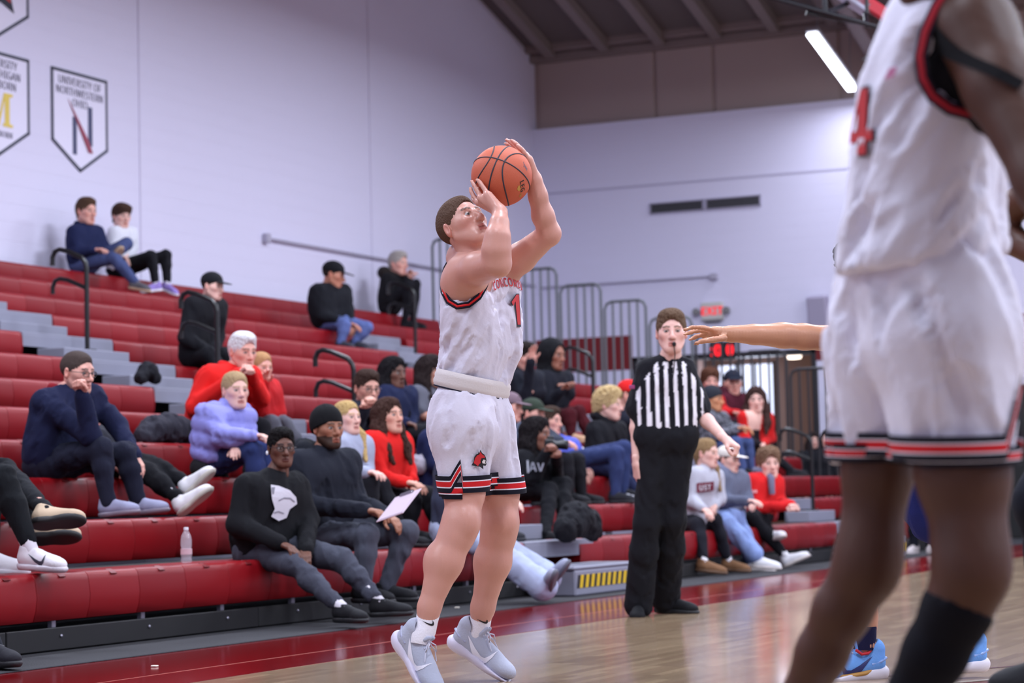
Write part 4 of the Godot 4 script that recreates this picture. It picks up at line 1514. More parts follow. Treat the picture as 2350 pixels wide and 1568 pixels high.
# a strip of cloth or print laid on a solid: rows of seed points pushed along dir until they touch it
func laid(prims: Array, seeds: Array, dirs, rise: float, off: Vector3) -> MB:
	var rings := []
	for r in seeds.size():
		var ring := PackedVector3Array()
		for k in seeds[r].size():
			var d: Vector3 = dirs if dirs is Vector3 else dirs[r][k]
			ring.append(land(prims, seeds[r][k], d, rise) - off)
		rings.append(ring)
	return MB.new().loft(rings, false)

# lettering bent onto a solid. o: middle of the text, u: reading direction, v: up, dir: into the solid
func laid_words(txt: String, h: float, prims: Array, o: Vector3, u: Vector3, v: Vector3, dir: Vector3, rise: float, off: Vector3, wide := 1.0, bend := 0.0) -> MB:
	var src := words(txt, h, 0.0, true)
	var a := src.surface_get_arrays(0)
	var mb := MB.new()
	var vs: PackedVector3Array = a[Mesh.ARRAY_VERTEX]
	var out := PackedVector3Array()
	for p in vs: out.append(land(prims, o + u * p.x * wide + v * (p.y - bend * p.x * p.x), dir, rise) - off)
	var ix: PackedInt32Array = a[Mesh.ARRAY_INDEX] if a[Mesh.ARRAY_INDEX] != null else PackedInt32Array(range(out.size()))
	var nn := PackedVector3Array()
	for p in out: nn.append(-dir)
	return mb.add(out, nn, ix)

# a flat outline (2D, metres) bent onto a solid
func laid_shape(pts: Array, prims: Array, o: Vector3, u: Vector3, v: Vector3, dir: Vector3, rise: float, off: Vector3) -> MB:
	var flat := PackedVector2Array(pts)
	var t := Geometry2D.triangulate_polygon(flat)
	var mb := MB.new()
	for k in range(0, t.size(), 3):
		# split each triangle so that it follows the curve
		var q := [flat[t[k]], flat[t[k + 1]], flat[t[k + 2]]]
		for s in split4(q):
			for s2 in split4(s):
				var w := []
				for p in s2: w.append(land(prims, o + u * p.x + v * p.y, dir, rise) - off)
				mb.facing(w, -dir)
	return mb
func split4(q: Array) -> Array:
	var a: Vector2 = (q[0] + q[1]) / 2
	var b: Vector2 = (q[1] + q[2]) / 2
	var c: Vector2 = (q[2] + q[0]) / 2
	return [[q[0], a, c], [a, q[1], b], [c, b, q[2]], [a, b, c]]

const SWOOSH := [Vector2(-0.5, 0.02), Vector2(-0.44, 0.2), Vector2(-0.4, 0.03), Vector2(-0.33, -0.08), Vector2(-0.2, -0.09), Vector2(0.1, 0.0), Vector2(0.55, 0.17), Vector2(0.1, -0.13), Vector2(-0.18, -0.25), Vector2(-0.36, -0.24), Vector2(-0.47, -0.14)]

# hem bands that run round a trouser leg. top/bot: axis ends of the leg, slit: angle of a side slit (0 = along ax), up_by: its height
func hem(prims: Array, c: Vector3, axis: Vector3, ax: Vector3, slit: float, slit_w: float, slit_h: float, parent: Node3D, total := 0.066, reach := 0.17, rise := 0.012, lead := 1.0) -> void:
	var ay := axis.cross(ax).normalized()
	var n := 96
	var bands := [[0.0, 0.28, C(22, 22, 34)], [0.28, 0.35, C(225, 220, 230)], [0.35, 0.66, C(200, 34, 40)], [0.66, 0.73, C(225, 220, 230)], [0.73, 1.0, C(22, 22, 34)]]
	for b in bands:
		var seeds := []
		var dirs := []
		for r in 3:
			var row := []
			var dr := []
			for k in n + 1:
				var a := TAU * k / n
				var da := wrapf(a - slit, -PI, PI)
				var f := clampf(1.0 - absf(da) / slit_w, 0.0, 1.0) if da * lead <= 0.001 else 0.0
				var h := lerpf(b[0], b[1], r / 2.0) * total + slit_h * f
				var d := ax * cos(a) + ay * sin(a)
				row.append(c + axis * h + d * reach)
				dr.append(-d)
			seeds.append(row)
			dirs.append(dr)
		obj("hem_band", laid(prims, seeds, dirs, rise, parent.position), cloth(b[2], 0.85), parent)

func px_cap(a: Array, b: Array, ra: float, rb: float, k := 0.02) -> Array: return [0, at(a[0], a[1], a[2]), at(b[0], b[1], b[2]), ra, rb, k]
func P(a: Array) -> Vector3: return at(a[0], a[1], a[2])

# the middle of a capsule chain through pixel joints [x, y, depth, radius]
func chain(pts: Array, k := 0.02) -> Array:
	var out := []
	for i in pts.size() - 1: out.append([0, P(pts[i]), P(pts[i + 1]), pts[i][3], pts[i + 1][3], k])
	return out

func court_shoe_kit() -> void:
	var I := Basis.IDENTITY
	kit["court_shoe"] = job([
		[0, Vector3(0, 0.055, -0.03), Vector3(0, 0.047, 0.12), 0.041, 0.036, 0.0],
		[1, Vector3(0, 0.042, 0.16), Vector3(0.047, 0.036, 0.06), I, 0.03],
		[0, Vector3(0, 0.075, -0.035), Vector3(0, 0.112, -0.04), 0.041, 0.042, 0.03],
		[0, Vector3(0, 0.095, 0.03), Vector3(0, 0.066, 0.1), 0.024, 0.026, 0.03],
		[0, Vector3(-0.016, 0.112, 0.022), Vector3(-0.012, 0.146, 0.036), 0.012, 0.008, 0.01],
		[0, Vector3(0.016, 0.112, 0.022), Vector3(0.012, 0.146, 0.036), 0.012, 0.008, 0.01],
		[2, Vector3(0, 0.1, -0.02), Vector3(0, 0.17, -0.02), 0.028, 0.035, 0.008],
		[4, Vector3(0, 0.018, 0), Vector3(0, -1, 0)]], 0.0042)
	kit["court_sole"] = job([
		[1, Vector3(0, 0.03, -0.035), Vector3(0.045, 0.036, 0.058), I, 0.0],
		[1, Vector3(0, 0.022, 0.05), Vector3(0.042, 0.026, 0.12), I, 0.03],
		[1, Vector3(0, 0.021, 0.14), Vector3(0.053, 0.028, 0.086), I, 0.03],
		[4, Vector3(0, 0.0, 0), Vector3(0, -1, 0)], [4, Vector3(0, 0.034, 0.06), Vector3(0, 1, 0.14).normalized()]], 0.0045)

func court_shoe(parent: Node3D, ankle: Vector3, z: Vector3, y: Vector3, s: float, col: Color, sole_c: Color, mark: Color, side: float) -> void:
	var b := frame_zy(z, y, s)
	var tr := Transform3D(b, ankle - b.y * 0.1 - parent.position)
	var u: Array = done[kit["court_shoe"]]
	var so: Array = done[kit["court_sole"]]
	var n := obj("shoe", MB.new().add(u[0], u[1], u[2], tr), cloth(col, 0.75, 0.4), parent)
	obj("sole", MB.new().add(so[0], so[1], so[2], tr), paint(sole_c, 0.45), n)
	var pr: Array = jobs[kit["court_shoe"]][0]
	# swoosh on the outer side
	var o := Vector3(side * 0.1, 0.062, 0.05)
	var m := laid_shape(SWOOSH.map(func(p): return p * Vector2(0.13, 0.17)), pr, o, Vector3(0, 0.0, -1), Vector3(0, 1, 0.25), Vector3(-side, 0, 0), 0.0015, Vector3.ZERO)
	obj("swoosh", MB.new().add(m.v, m.n, m.idx, tr), paint(mark, 0.4), n)
	# heel clip
	var hc := MB.new()
	hc.tube([tr * Vector3(side * 0.04, 0.062, -0.01), tr * Vector3(side * 0.043, 0.07, -0.045), tr * Vector3(side * 0.02, 0.08, -0.078)], 0.006 * s, 8)
	obj("heel_clip", hc, paint(col.lerp(C(170, 175, 215), 0.5), 0.15), n)
	var lm := MB.new()
	for k in 6:
		var zz := 0.03 + k * 0.016
		var yy := 0.121 - k * 0.0095
		for d in [-1.0, 1.0]:
			var pts := []
			for q in 5: pts.append(tr * Vector3((q - 2) * 0.0105, yy - absf(q - 2) * 0.0035, zz + d * (q - 2) * 0.004))
			lm.tube(pts, 0.0026 * s, 5)
	# bow
	for d in [-1.0, 1.0]:
		lm.tube([tr * Vector3(0, 0.128, 0.036), tr * Vector3(d * 0.02, 0.132, 0.06), tr * Vector3(d * 0.034, 0.112, 0.075), tr * Vector3(d * 0.012, 0.118, 0.05)], 0.0026 * s, 5)
		lm.tube([tr * Vector3(0, 0.128, 0.036), tr * Vector3(d * 0.03, 0.11, 0.07), tr * Vector3(d * 0.036, 0.085, 0.1)], 0.0024 * s, 5)
	obj("laces", lm, paint(C(205, 205, 222), 0.8), n)

func build_shooter() -> void:
	var skin := C(208, 154, 139)
	var J := {"s": 1.04}
	J.head = P([1064, 521, 9.0])
	J.neck = P([1062, 592, 9.1])
	J.shR = P([1064, 620, 8.94])
	J.elR = P([1140, 604, 8.67])
	J.wrR = P([1147, 488, 8.74])
	J.shL = P([1140, 630, 9.28])
	J.elL = P([1262, 534, 9.02])
	J.wrL = P([1226, 414, 8.94])
	J.hipR = P([1062, 920, 9.03])
	J.hipL = P([1100, 915, 9.19])
	for k in ["L", "R"]:
		J["kn" + k] = J["hip" + k]
		J["an" + k] = J["hip" + k]
	var body := []
	# arms
	body.append_array(chain([[1070, 622, 8.95, 0.072], [1098, 616, 8.82, 0.064], [1140, 604, 8.68, 0.056]], 0.02))
	body.append_array(chain([[1140, 602, 8.68, 0.051], [1139, 572, 8.665, 0.0535], [1142, 543, 8.665, 0.047], [1146, 513, 8.685, 0.035], [1148, 488, 8.72, 0.0255]], 0.02))
	body.append_array(chain([[1128, 640, 9.26, 0.078], [1195, 592, 9.14, 0.06], [1260, 537, 9.02, 0.045]], 0.02))
	body.append_array(chain([[1261, 534, 9.02, 0.043], [1246, 495, 8.99, 0.043], [1234, 450, 8.96, 0.035], [1226, 414, 8.94, 0.0275]], 0.02))
	# chest and side under the arm
	body.append(px_cap([1068, 650, 8.99], [1128, 655, 9.24], 0.095, 0.095, 0.05))
	body.append(px_cap([1058, 650, 9.04], [1066, 690, 9.02], 0.07, 0.075, 0.05))
	# right hand under the ball
	body.append(px_cap([1148, 488, 8.72], [1120, 448, 8.745], 0.026, 0.018, 0.012))
	body.append(px_cap([1146, 485, 8.74], [1104, 455, 8.765], 0.026, 0.017, 0.012))
	body.append(px_cap([1142, 482, 8.76], [1098, 464, 8.80], 0.024, 0.016, 0.012))
	body.append_array(chain([[1120, 448, 8.745, 0.0115], [1109, 430, 8.765, 0.0098], [1102, 420, 8.775, 0.0092], [1095, 412, 8.785, 0.0078]], 0.003))
	body.append_array(chain([[1105, 455, 8.765, 0.0115], [1094, 436, 8.785, 0.0098], [1088, 426, 8.795, 0.0092], [1083, 416, 8.81, 0.0078]], 0.003))
	body.append_array(chain([[1098, 464, 8.80, 0.0112], [1087, 450, 8.82, 0.0095], [1082, 441, 8.83, 0.009], [1080, 431, 8.84, 0.0076]], 0.003))
	body.append_array(chain([[1100, 470, 8.83, 0.011], [1088, 461, 8.85, 0.009], [1083, 455, 8.87, 0.007]], 0.003))
	body.append_array(chain([[1140, 472, 8.80, 0.015], [1134, 470, 8.86, 0.012], [1126, 468, 8.92, 0.009]], 0.006))
	# left hand beside the ball
	body.append(px_cap([1226, 414, 8.94], [1212, 366, 8.90], 0.027, 0.02, 0.012))
	body.append(px_cap([1226, 410, 8.95], [1205, 358, 8.95], 0.027, 0.019, 0.012))
	body.append_array(chain([[1213, 368, 8.89, 0.012], [1203, 350, 8.88, 0.0102], [1196, 341, 8.88, 0.0095], [1188, 334, 8.885, 0.008]], 0.003))
	body.append_array(chain([[1208, 360, 8.92, 0.012], [1193, 340, 8.92, 0.0102], [1184, 330, 8.92, 0.0095], [1174, 322, 8.925, 0.008]], 0.003))
	body.append_array(chain([[1202, 355, 8.96, 0.012], [1183, 335, 8.965, 0.0102], [1173, 327, 8.97, 0.0095], [1162, 321, 8.97, 0.008]], 0.003))
	body.append_array(chain([[1200, 354, 8.99, 0.0105], [1180, 338, 9.0, 0.009], [1160, 329, 9.0, 0.0075]], 0.003))
	body.append_array(chain([[1216, 395, 8.98, 0.014], [1203, 386, 9.0, 0.0115], [1190, 378, 9.0, 0.009]], 0.005))
	# legs
	body.append_array(chain([[1062, 1000, 9.0, 0.085], [1066, 1130, 8.955, 0.077], [1060, 1195, 8.93, 0.068], [1052, 1225, 8.92, 0.065]], 0.03))
	body.append_array(chain([[1056, 1205, 8.925, 0.068], [1020, 1290, 8.91, 0.070], [985, 1395, 8.89, 0.042], [976, 1445, 8.88, 0.037]], 0.03))
	body.append_array(chain([[1110, 1000, 9.18, 0.085], [1146, 1130, 9.17, 0.077], [1148, 1195, 9.17, 0.070], [1146, 1225, 9.17, 0.066]], 0.03))
	body.append_array(chain([[1146, 1210, 9.17, 0.069], [1132, 1290, 9.18, 0.070], [1108, 1395, 9.20, 0.045], [1100, 1440, 9.21, 0.038]], 0.03))
	for q in [[1074, 1196, 8.885, 0.036], [1160, 1194, 9.125, 0.036], [1152, 610, 8.66, 0.022], [1266, 541, 9.02, 0.02], [1003, 1292, 8.93, 0.05], [1118, 1292, 9.2, 0.05]]:
		body.append([1, P([q[0], q[1], q[2]]), Vector3(q[3], q[3] * 1.5, q[3]), Basis.IDENTITY, 0.03])
	var ground := P([1075, 1000, 9.1])
	ground.y = 0.0
	# jersey
	var jersey := [
		px_cap([1072, 668, 9.02], [1136, 668, 9.24], 0.102, 0.100, 0.0),
		px_cap([1074, 735, 9.02], [1138, 735, 9.22], 0.110, 0.106, 0.06),
		px_cap([1076, 800, 9.03], [1136, 800, 9.2], 0.112, 0.108, 0.06),
		px_cap([1066, 862, 9.04], [1112, 870, 9.18], 0.108, 0.104, 0.06),
		px_cap([1045, 612, 9.1], [1056, 680, 9.07], 0.034, 0.07, 0.03),
		px_cap([1072, 608, 9.14], [1058, 604, 9.1], 0.03, 0.03, 0.03),
		px_cap([1078, 606, 9.2], [1128, 660, 9.25], 0.035, 0.08, 0.04),
		px_cap([1110, 640, 9.2], [1140, 660, 9.2], 0.06, 0.075, 0.04),
	]
	var shorts := [
		px_cap([1060, 935, 9.02], [1098, 935, 9.2], 0.125, 0.122, 0.0),
		px_cap([1063, 990, 9.0], [1102, 985, 9.2], 0.134, 0.124, 0.06),
		px_cap([1062, 985, 9.0], [1064, 1125, 8.965], 0.128, 0.092, 0.04),
		px_cap([1112, 980, 9.19], [1152, 1130, 9.18], 0.118, 0.088, 0.04),
		[2, P([1052, 1140, 8.84]), P([1058, 1112, 8.84]), 0.03, 0.014, 0.004],
		[4, P([1070, 1128, 9.0]), Vector3(0, -1, 0)],
	]
	var band := [
		px_cap([1066, 880, 9.03], [1104, 888, 9.19], 0.108, 0.104, 0.0),
		[4, P([1082, 862, 9.1]), (up * 1.0 + rt * 0.22).normalized()],
		[4, P([1082, 897, 9.1]), -(up * 1.0 + rt * 0.22).normalized()],
	]
	var jj := job(jersey, 0.0085, 0.026, 0.085, rt * 0.5 + up * 0.85)
	var js := job(shorts, 0.0085, 0.018, 0.085, rt * 0.12 + up)
	var o := {"skin": skin, "face": face(38, 33, 8), "hs": 1.03, "iris": Color(0.025, 0.022, 0.02), "hair": "buzz", "hair_c": C(92, 70, 58), "brow": C(96, 72, 60), "sleeve": 1.0, "hand": "none", "more_skin": body, "fine": true, "wet": true, "fade": true, "cell": 0.0105}
	o["then"] = func(rec):
		var t: Node3D = rec.t
		var white := cloth(C(214, 208, 222), 0.85, 0.25)
		var off := Transform3D(Basis.IDENTITY, -t.position)
		var g: Array = done[jj]
		obj("jersey", MB.new().add(g[0], g[1], g[2], off), white, t)
		g = done[js]
		obj("shorts", MB.new().add(g[0], g[1], g[2], off), white, t)
		var wn := (up + rt * 0.22).normalized()
		var wc := P([1082, 881, 9.1])
		var ws := []
		var wd := []
		for r in 7:
			var row := []
			var dr := []
			for k in 65:
				var a := TAU * k / 64.0
				var dv := (rt - wn * rt.dot(wn)).normalized() * cos(a) + fw * sin(a)
				row.append(wc + dv * 0.32 + wn * (r - 3) * 0.0115)
				dr.append(-dv)
			ws.append(row)
			wd.append(dr)
		var wmb := MB.new()
		var wr := []
		for r in 7:
			var ring := PackedVector3Array()
			for k in 64: ring.append(land(band.slice(0, 1), ws[r][k], wd[r][k], 0.0125 + [0.0, 0.004, 0.005, 0.002, 0.005, 0.004, 0.0][r]) - t.position)
			wr.append(ring)
		wr.reverse()
		obj("waistband", wmb.loft(wr), cloth(C(212, 203, 202), 0.9), t)
		var wl := []
		for k in 41:
			var a := TAU * k / 40.0
			var c := P([1082, 901, 9.1]) + rt * cos(a) * 0.3 + fw * sin(a) * 0.3 - up * 0.066 * cos(a)
			wl.append(land(band.slice(0, 1), c, (P([1082, 901, 9.1]) - c).normalized(), 0.014) - t.position)
		obj("waist_piping", MB.new().tube(wl, 0.0028, 6, false), cloth(C(30, 30, 48), 0.8), t)
		# armhole trim: navy, red and navy piping round the right arm
		var c0 := P([1066, 645, 8.9])
		var loop := [[1041, 592], [1026, 616], [1018, 645], [1019, 668], [1030, 690], [1050, 702], [1076, 698], [1098, 680], [1110, 658], [1116, 640]]
		for b in [[-3.4, 0.0042, C(24, 24, 40)], [1.5, 0.0052, C(205, 40, 44)], [6.6, 0.0042, C(24, 24, 40)]]:
			var pts := []
			for k in loop.size() - 1:
				for f in 4:
					var q := Vector2(loop[k][0], loop[k][1]).lerp(Vector2(loop[k + 1][0], loop[k + 1][1]), f / 4.0)
					q += (q - Vector2(1068, 640)).normalized() * b[0]
					pts.append(land(jersey, P([q.x, q.y, 8.8]), (P([q.x, q.y, 9.1]) - P([q.x, q.y, 8.8])).normalized(), 0.004) - t.position)
			obj("armhole_trim", MB.new().tube(pts, b[1], 8), cloth(b[2], 0.8), t)
		# team name and number across the chest
		var n := (rt * 0.93 - fw * 0.36).normalized()
		var u := (fw * 0.93 + rt * 0.36).normalized()
		var chest := P([1186, 648, 9.1]) + n * 0.1
		obj("lettering", laid_words("CONCORDIA", 0.034, jersey, chest, u, Vector3.UP, -n, 0.0085, t.position, 1.02, 1.2), paint(C(196, 36, 46), 0.6), t)
		var low := chest + Vector3.UP * -0.115 + u * 0.045
		obj("number_edge", laid_words("1", 0.135, jersey, low, u, Vector3.UP, -n, 0.0085, t.position, 1.15), paint(C(24, 24, 40), 0.6), t)
		obj("number", laid_words("1", 0.122, jersey, low + Vector3.UP * 0.003, u, Vector3.UP, -n, 0.0098, t.position, 1.0), paint(C(200, 36, 42), 0.6), t)
		# hem bands
		var down := -Vector3.UP
		hem(shorts, P([1064, 1128, 8.965]), Vector3.UP, -fw, -0.05, 0.42, 0.07, t)
		hem(shorts, P([1152, 1132, 9.18]), Vector3.UP, -fw, PI, 0.42, 0.07, t)
		# bird head on the near leg
		var bird := P([1097, 1062, 8.7])
		var sc := 0.0035
		var head := [Vector2(-13, -9), Vector2(-9, -2), Vector2(-8, 6), Vector2(-4, 11), Vector2(-1, 12), Vector2(0, 16), Vector2(1.5, 13), Vector2(3, 19), Vector2(6, 13), Vector2(10, 10), Vector2(13, 4), Vector2(14, -1), Vector2(13, -4), Vector2(14, -8), Vector2(12, -11), Vector2(8, -10), Vector2(8.5, -17), Vector2(2, -12), Vector2(-5, -11)]
		obj("bird_badge", laid_shape(head.map(func(p): return p * sc * 0.62), shorts, bird, rt, up, fw, 0.011, t.position), paint(C(26, 22, 30), 0.6), t)
		var crest := [Vector2(-9, -5), Vector2(-6.5, 4), Vector2(-2.5, 9), Vector2(1, 10), Vector2(3, 15), Vector2(6, 10.5), Vector2(10, 7.5), Vector2(11.5, 4), Vector2(5, 3.5), Vector2(3, -1), Vector2(3.5, -5), Vector2(0, -8), Vector2(-1, -11), Vector2(-4.5, -8)]
		obj("bird_crest", laid_shape(crest.map(func(p): return p * sc * 0.62), shorts, bird, rt, up, fw, 0.0125, t.position), paint(C(200, 30, 40), 0.6), t)
		var beak := [Vector2(6, -3), Vector2(9, 1), Vector2(12.5, -1), Vector2(11.5, -4), Vector2(12.5, -7), Vector2(7, -6)]
		obj("bird_beak", laid_shape(beak.map(func(p): return p * sc * 0.62), shorts, bird, rt, up, fw, 0.014, t.position), paint(C(225, 215, 215), 0.6), t)
		# socks and shoes
		for f in [[[976, 1446, 8.88], [984, 1403, 8.895], [966, 1462, 8.87]], [[1100, 1442, 9.21], [1107, 1398, 9.205], [1096, 1456, 9.21]]]:
			var a := P(f[0])
			var b := P(f[1])
			var prs := [[0, b, a, 0.047, 0.041, 0.0], [0, a, P(f[2]), 0.041, 0.042, 0.0]]
			obj("sock", MB.new().tube([P(f[2]) - t.position - (b - a).normalized() * 0.03, P(f[2]) - t.position, a - t.position, a.lerp(b, 0.5) - t.position, b.lerp(a, 0.06) - t.position, b - t.position], [0.04, 0.046, 0.0435, 0.0435, 0.0465, 0.044], 24), cloth(C(236, 232, 240), 0.9, 0.6), t)
			obj("sock_mark", laid_shape(SWOOSH.map(func(p): return p * Vector2(-0.042, 0.05)), prs, a.lerp(b, 0.45) - fw * 0.2 + rt * 0.008, rt, up - rt * 0.3, fw, 0.002, t.position), paint(C(20, 20, 26), 0.6), t)
		court_shoe(t, P([962, 1466, 8.87]), rt * 0.50 - up * 0.66 - fw * 0.42, rt * 0.5 + up * 0.55 - fw * 0.3, 1.03, C(176, 180, 198), C(214, 208, 228), C(232, 230, 242), -1.0)
		court_shoe(t, P([1092, 1456, 9.2]), rt * 0.80 - up * 0.46 - fw * 0.34, rt * 0.4 + up * 0.85 - fw * 0.1, 1.04, C(176, 180, 198), C(214, 208, 228), C(232, 230, 242), -1.0)
	person("player in a white jersey shooting the basketball, grey shoes, short brown hair", ground, J, o)

func build_ball() -> void:
	var c := P([1151, 404, 8.88])
	var t := base("basketball", c)
	tag(t, "orange basketball with dark seams held overhead by the shooting player", "ball")
	var r := 0.1195
	var m := StandardMaterial3D.new()
	m.albedo_color = C(196, 92, 62)
	m.roughness = 0.6
	m.normal_enabled = true
	m.normal_texture = noise_tex(0.16, 256, [], true, 6.0, 31, FastNoiseLite.TYPE_CELLULAR, 1)
	m.normal_scale = 0.5
	m.uv1_triplanar = true
	m.uv1_scale = Vector3.ONE * 14.0
	obj("skin", MB.new().ball(Vector3.ZERO, Vector3.ONE * r, Basis.IDENTITY, 40, 64), m, t)
	var V := func(x: float, y: float) -> Vector3:
		var a := (x - 770.0) / 315.0
		var b := (470.0 - y) / 315.0
		return (rt * a + up * b - fw * sqrt(maxf(0.0, 1.0 - a * a - b * b))).normalized()
	var pz: Vector3 = V.call(730.0, 315.0)
	var hx: Vector3 = V.call(1055.0, 560.0)
	var xx := (hx - pz * hx.dot(pz)).normalized()
	var yy := pz.cross(xx)
	var seam := paint(C(46, 44, 56), 0.6)
	for e in [0, 1]:
		var pts := []
		for k in 73:
			var a := TAU * k / 72.0
			pts.append((pz * cos(a) + (xx if e == 0 else yy) * sin(a)) * (r - 0.0006))
		obj("seam", MB.new().tube(pts, 0.0031, 6, false), seam, t)
	for s in [-1.0, 1.0]:
		var pts := []
		for k in 73:
			var a := TAU * k / 72.0
			var y := sin(a) * 0.84
			var x := 0.25 + 0.5 * y * y
			var z := sqrt(maxf(0.0, 1.0 - x * x - y * y)) * (1.0 if cos(a) >= 0 else -1.0)
			pts.append((xx * x * s + yy * y + pz * z).normalized() * (r - 0.0006))
		obj("seam", MB.new().tube(pts, 0.0031, 6, false), seam, t)
	# stamped lettering
	var sph := [[1, Vector3.ZERO, Vector3.ONE * r, Basis.IDENTITY, 0.0]]
	var o1: Vector3 = V.call(985.0, 590.0) * r
	var d1 := -o1.normalized()
	var u1 := (-up * 0.86 + rt * 0.5)
	u1 = (u1 - d1 * u1.dot(d1)).normalized()
	var v1 := u1.cross(d1)
	obj("lettering", laid_words("LEG", 0.021, sph, o1, u1, v1, d1, 0.0008, Vector3.ZERO), paint(C(40, 32, 28), 0.5), t)
	var o2: Vector3 = V.call(950.0, 612.0) * r
	obj("gold_badge", laid_shape([Vector2(-0.011, 0.006), Vector2(0.011, 0.006), Vector2(0.012, -0.003), Vector2(0.0, -0.01), Vector2(-0.012, -0.003)], sph, o2, u1, v1, -o2.normalized(), 0.0008, Vector3.ZERO), paint(C(196, 150, 70), 0.4), t)
	obj("lettering", laid_words("100", 0.011, sph, V.call(965.0, 675.0) * r, u1, v1, -V.call(965.0, 675.0), 0.0008, Vector3.ZERO), paint(C(180, 140, 66), 0.4), t)
	var o3: Vector3 = V.call(1015.0, 385.0) * r
	obj("lettering", laid_words("Jw", 0.022, sph, o3, (rt * 0.75 - up * 0.5).normalized(), (rt * 0.3 + up).normalized(), -o3.normalized(), 0.0008, Vector3.ZERO), paint(C(70, 64, 84), 0.5), t)

func build_referee() -> void:
	var D := 13.85
	var J := {"s": 1.02}
	J.head = P([1541, 764, D - 0.02])
	J.neck = P([1538, 820, D])
	J.shR = P([1490, 850, D + 0.02])
	J.shL = P([1570, 850, D + 0.02])
	J.cuff = 0.078
	J.elR = P([1462, 950, D + 0.04])
	J.wrR = P([1461, 1062, D - 0.04])
	J.elL = P([1606, 950, D + 0.06])
	J.wrL = P([1664, 1008, D - 0.14])
	J.hdL = rt * 0.7 - up * 0.45 - fw * 0.4
	J.hbL = rt * 0.2 + up * 0.8
	J.hdR = -up + rt * 0.1
	J.hbR = -rt * 0.8 - fw * 0.5
	J.hipR = P([1500, 1000, D])
	J.hipL = P([1556, 1000, D])
	J.knR = P([1484, 1200, D - 0.05])
	J.knL = P([1545, 1195, D])
	J.anR = P([1466, 1388, D + 0.05])
	J.anL = P([1528, 1376, D + 0.25])
	J.toeR = -fw * 0.9 - rt * 0.12
	J.toeL = rt * 0.85 - fw * 0.45
	J.front = -fw
	var x0 := P([1537, 900, D])
	var dark := lin(C(26, 26, 32))
	var white := lin(C(232, 228, 236))
	var o := {"skin": C(226, 178, 166), "face": face(-2, 2), "hs": 1.12, "hair": "short", "hair_c": C(104, 82, 66), "sleeve": 0.42, "top": C(255, 255, 255), "top_name": "striped_shirt", "pants": C(24, 24, 29), "shoe": C(20, 20, 24), "sole": C(18, 18, 22), "cell": 0.0105, "fine": true, "fold": 0.012, "fold_size": 0.1, "loose": 0.004, "w": 0.98, "leg_loose": 0.014, "wide": 0.032, "handL": "fist", "handR": "hand", "hand_s": 1.05}
	o["print"] = func(p: Vector3) -> Color:
		var l := p - x0
		var x := l.dot(rt)
		var y := l.dot(up)
		if absf(x) > 0.205 - clampf((y - 0.0) * 0.2, 0.0, 0.04): return dark
		if y > 0.185 - maxf(0.0, absf(x) - 0.085) * 1.5 or (l.dot(fw) > 0.02 and y > 0.13): return dark
		var f := fposmod(x + y * 0.035, 0.0565) / 0.0565
		return white if f > 0.34 and f < 0.78 else dark
	o["then"] = func(rec):
		var t: Node3D = rec.t
		var m := paint(C(18, 18, 20), 0.4)
		var w := P([1547, 790, D - 0.15]) - t.position
		obj("whistle", MB.new().box(w, Vector3(0.022, 0.03, 0.04), 0.008, Basis(rt, up, -fw)), m, t)
		obj("lanyard", MB.new().tube([w + Vector3(0, -0.012, 0), P([1549, 815, D - 0.14]) - t.position, P([1547, 845, D - 0.13]) - t.position, P([1544, 870, D - 0.125]) - t.position], 0.003, 6), m, t)
		obj("sleeve_patch", MB.new().box(P([1449, 888, D + 0.005]) - t.position - fw * 0.06, Vector3(0.035, 0.024, 0.01), 0.003, Basis(rt, up, -fw)), paint(C(150, 60, 110), 0.7), t)
	person("referee in black and white striped shirt with a whistle between his lips", Vector3(x0.x, 0, x0.z), J, o)

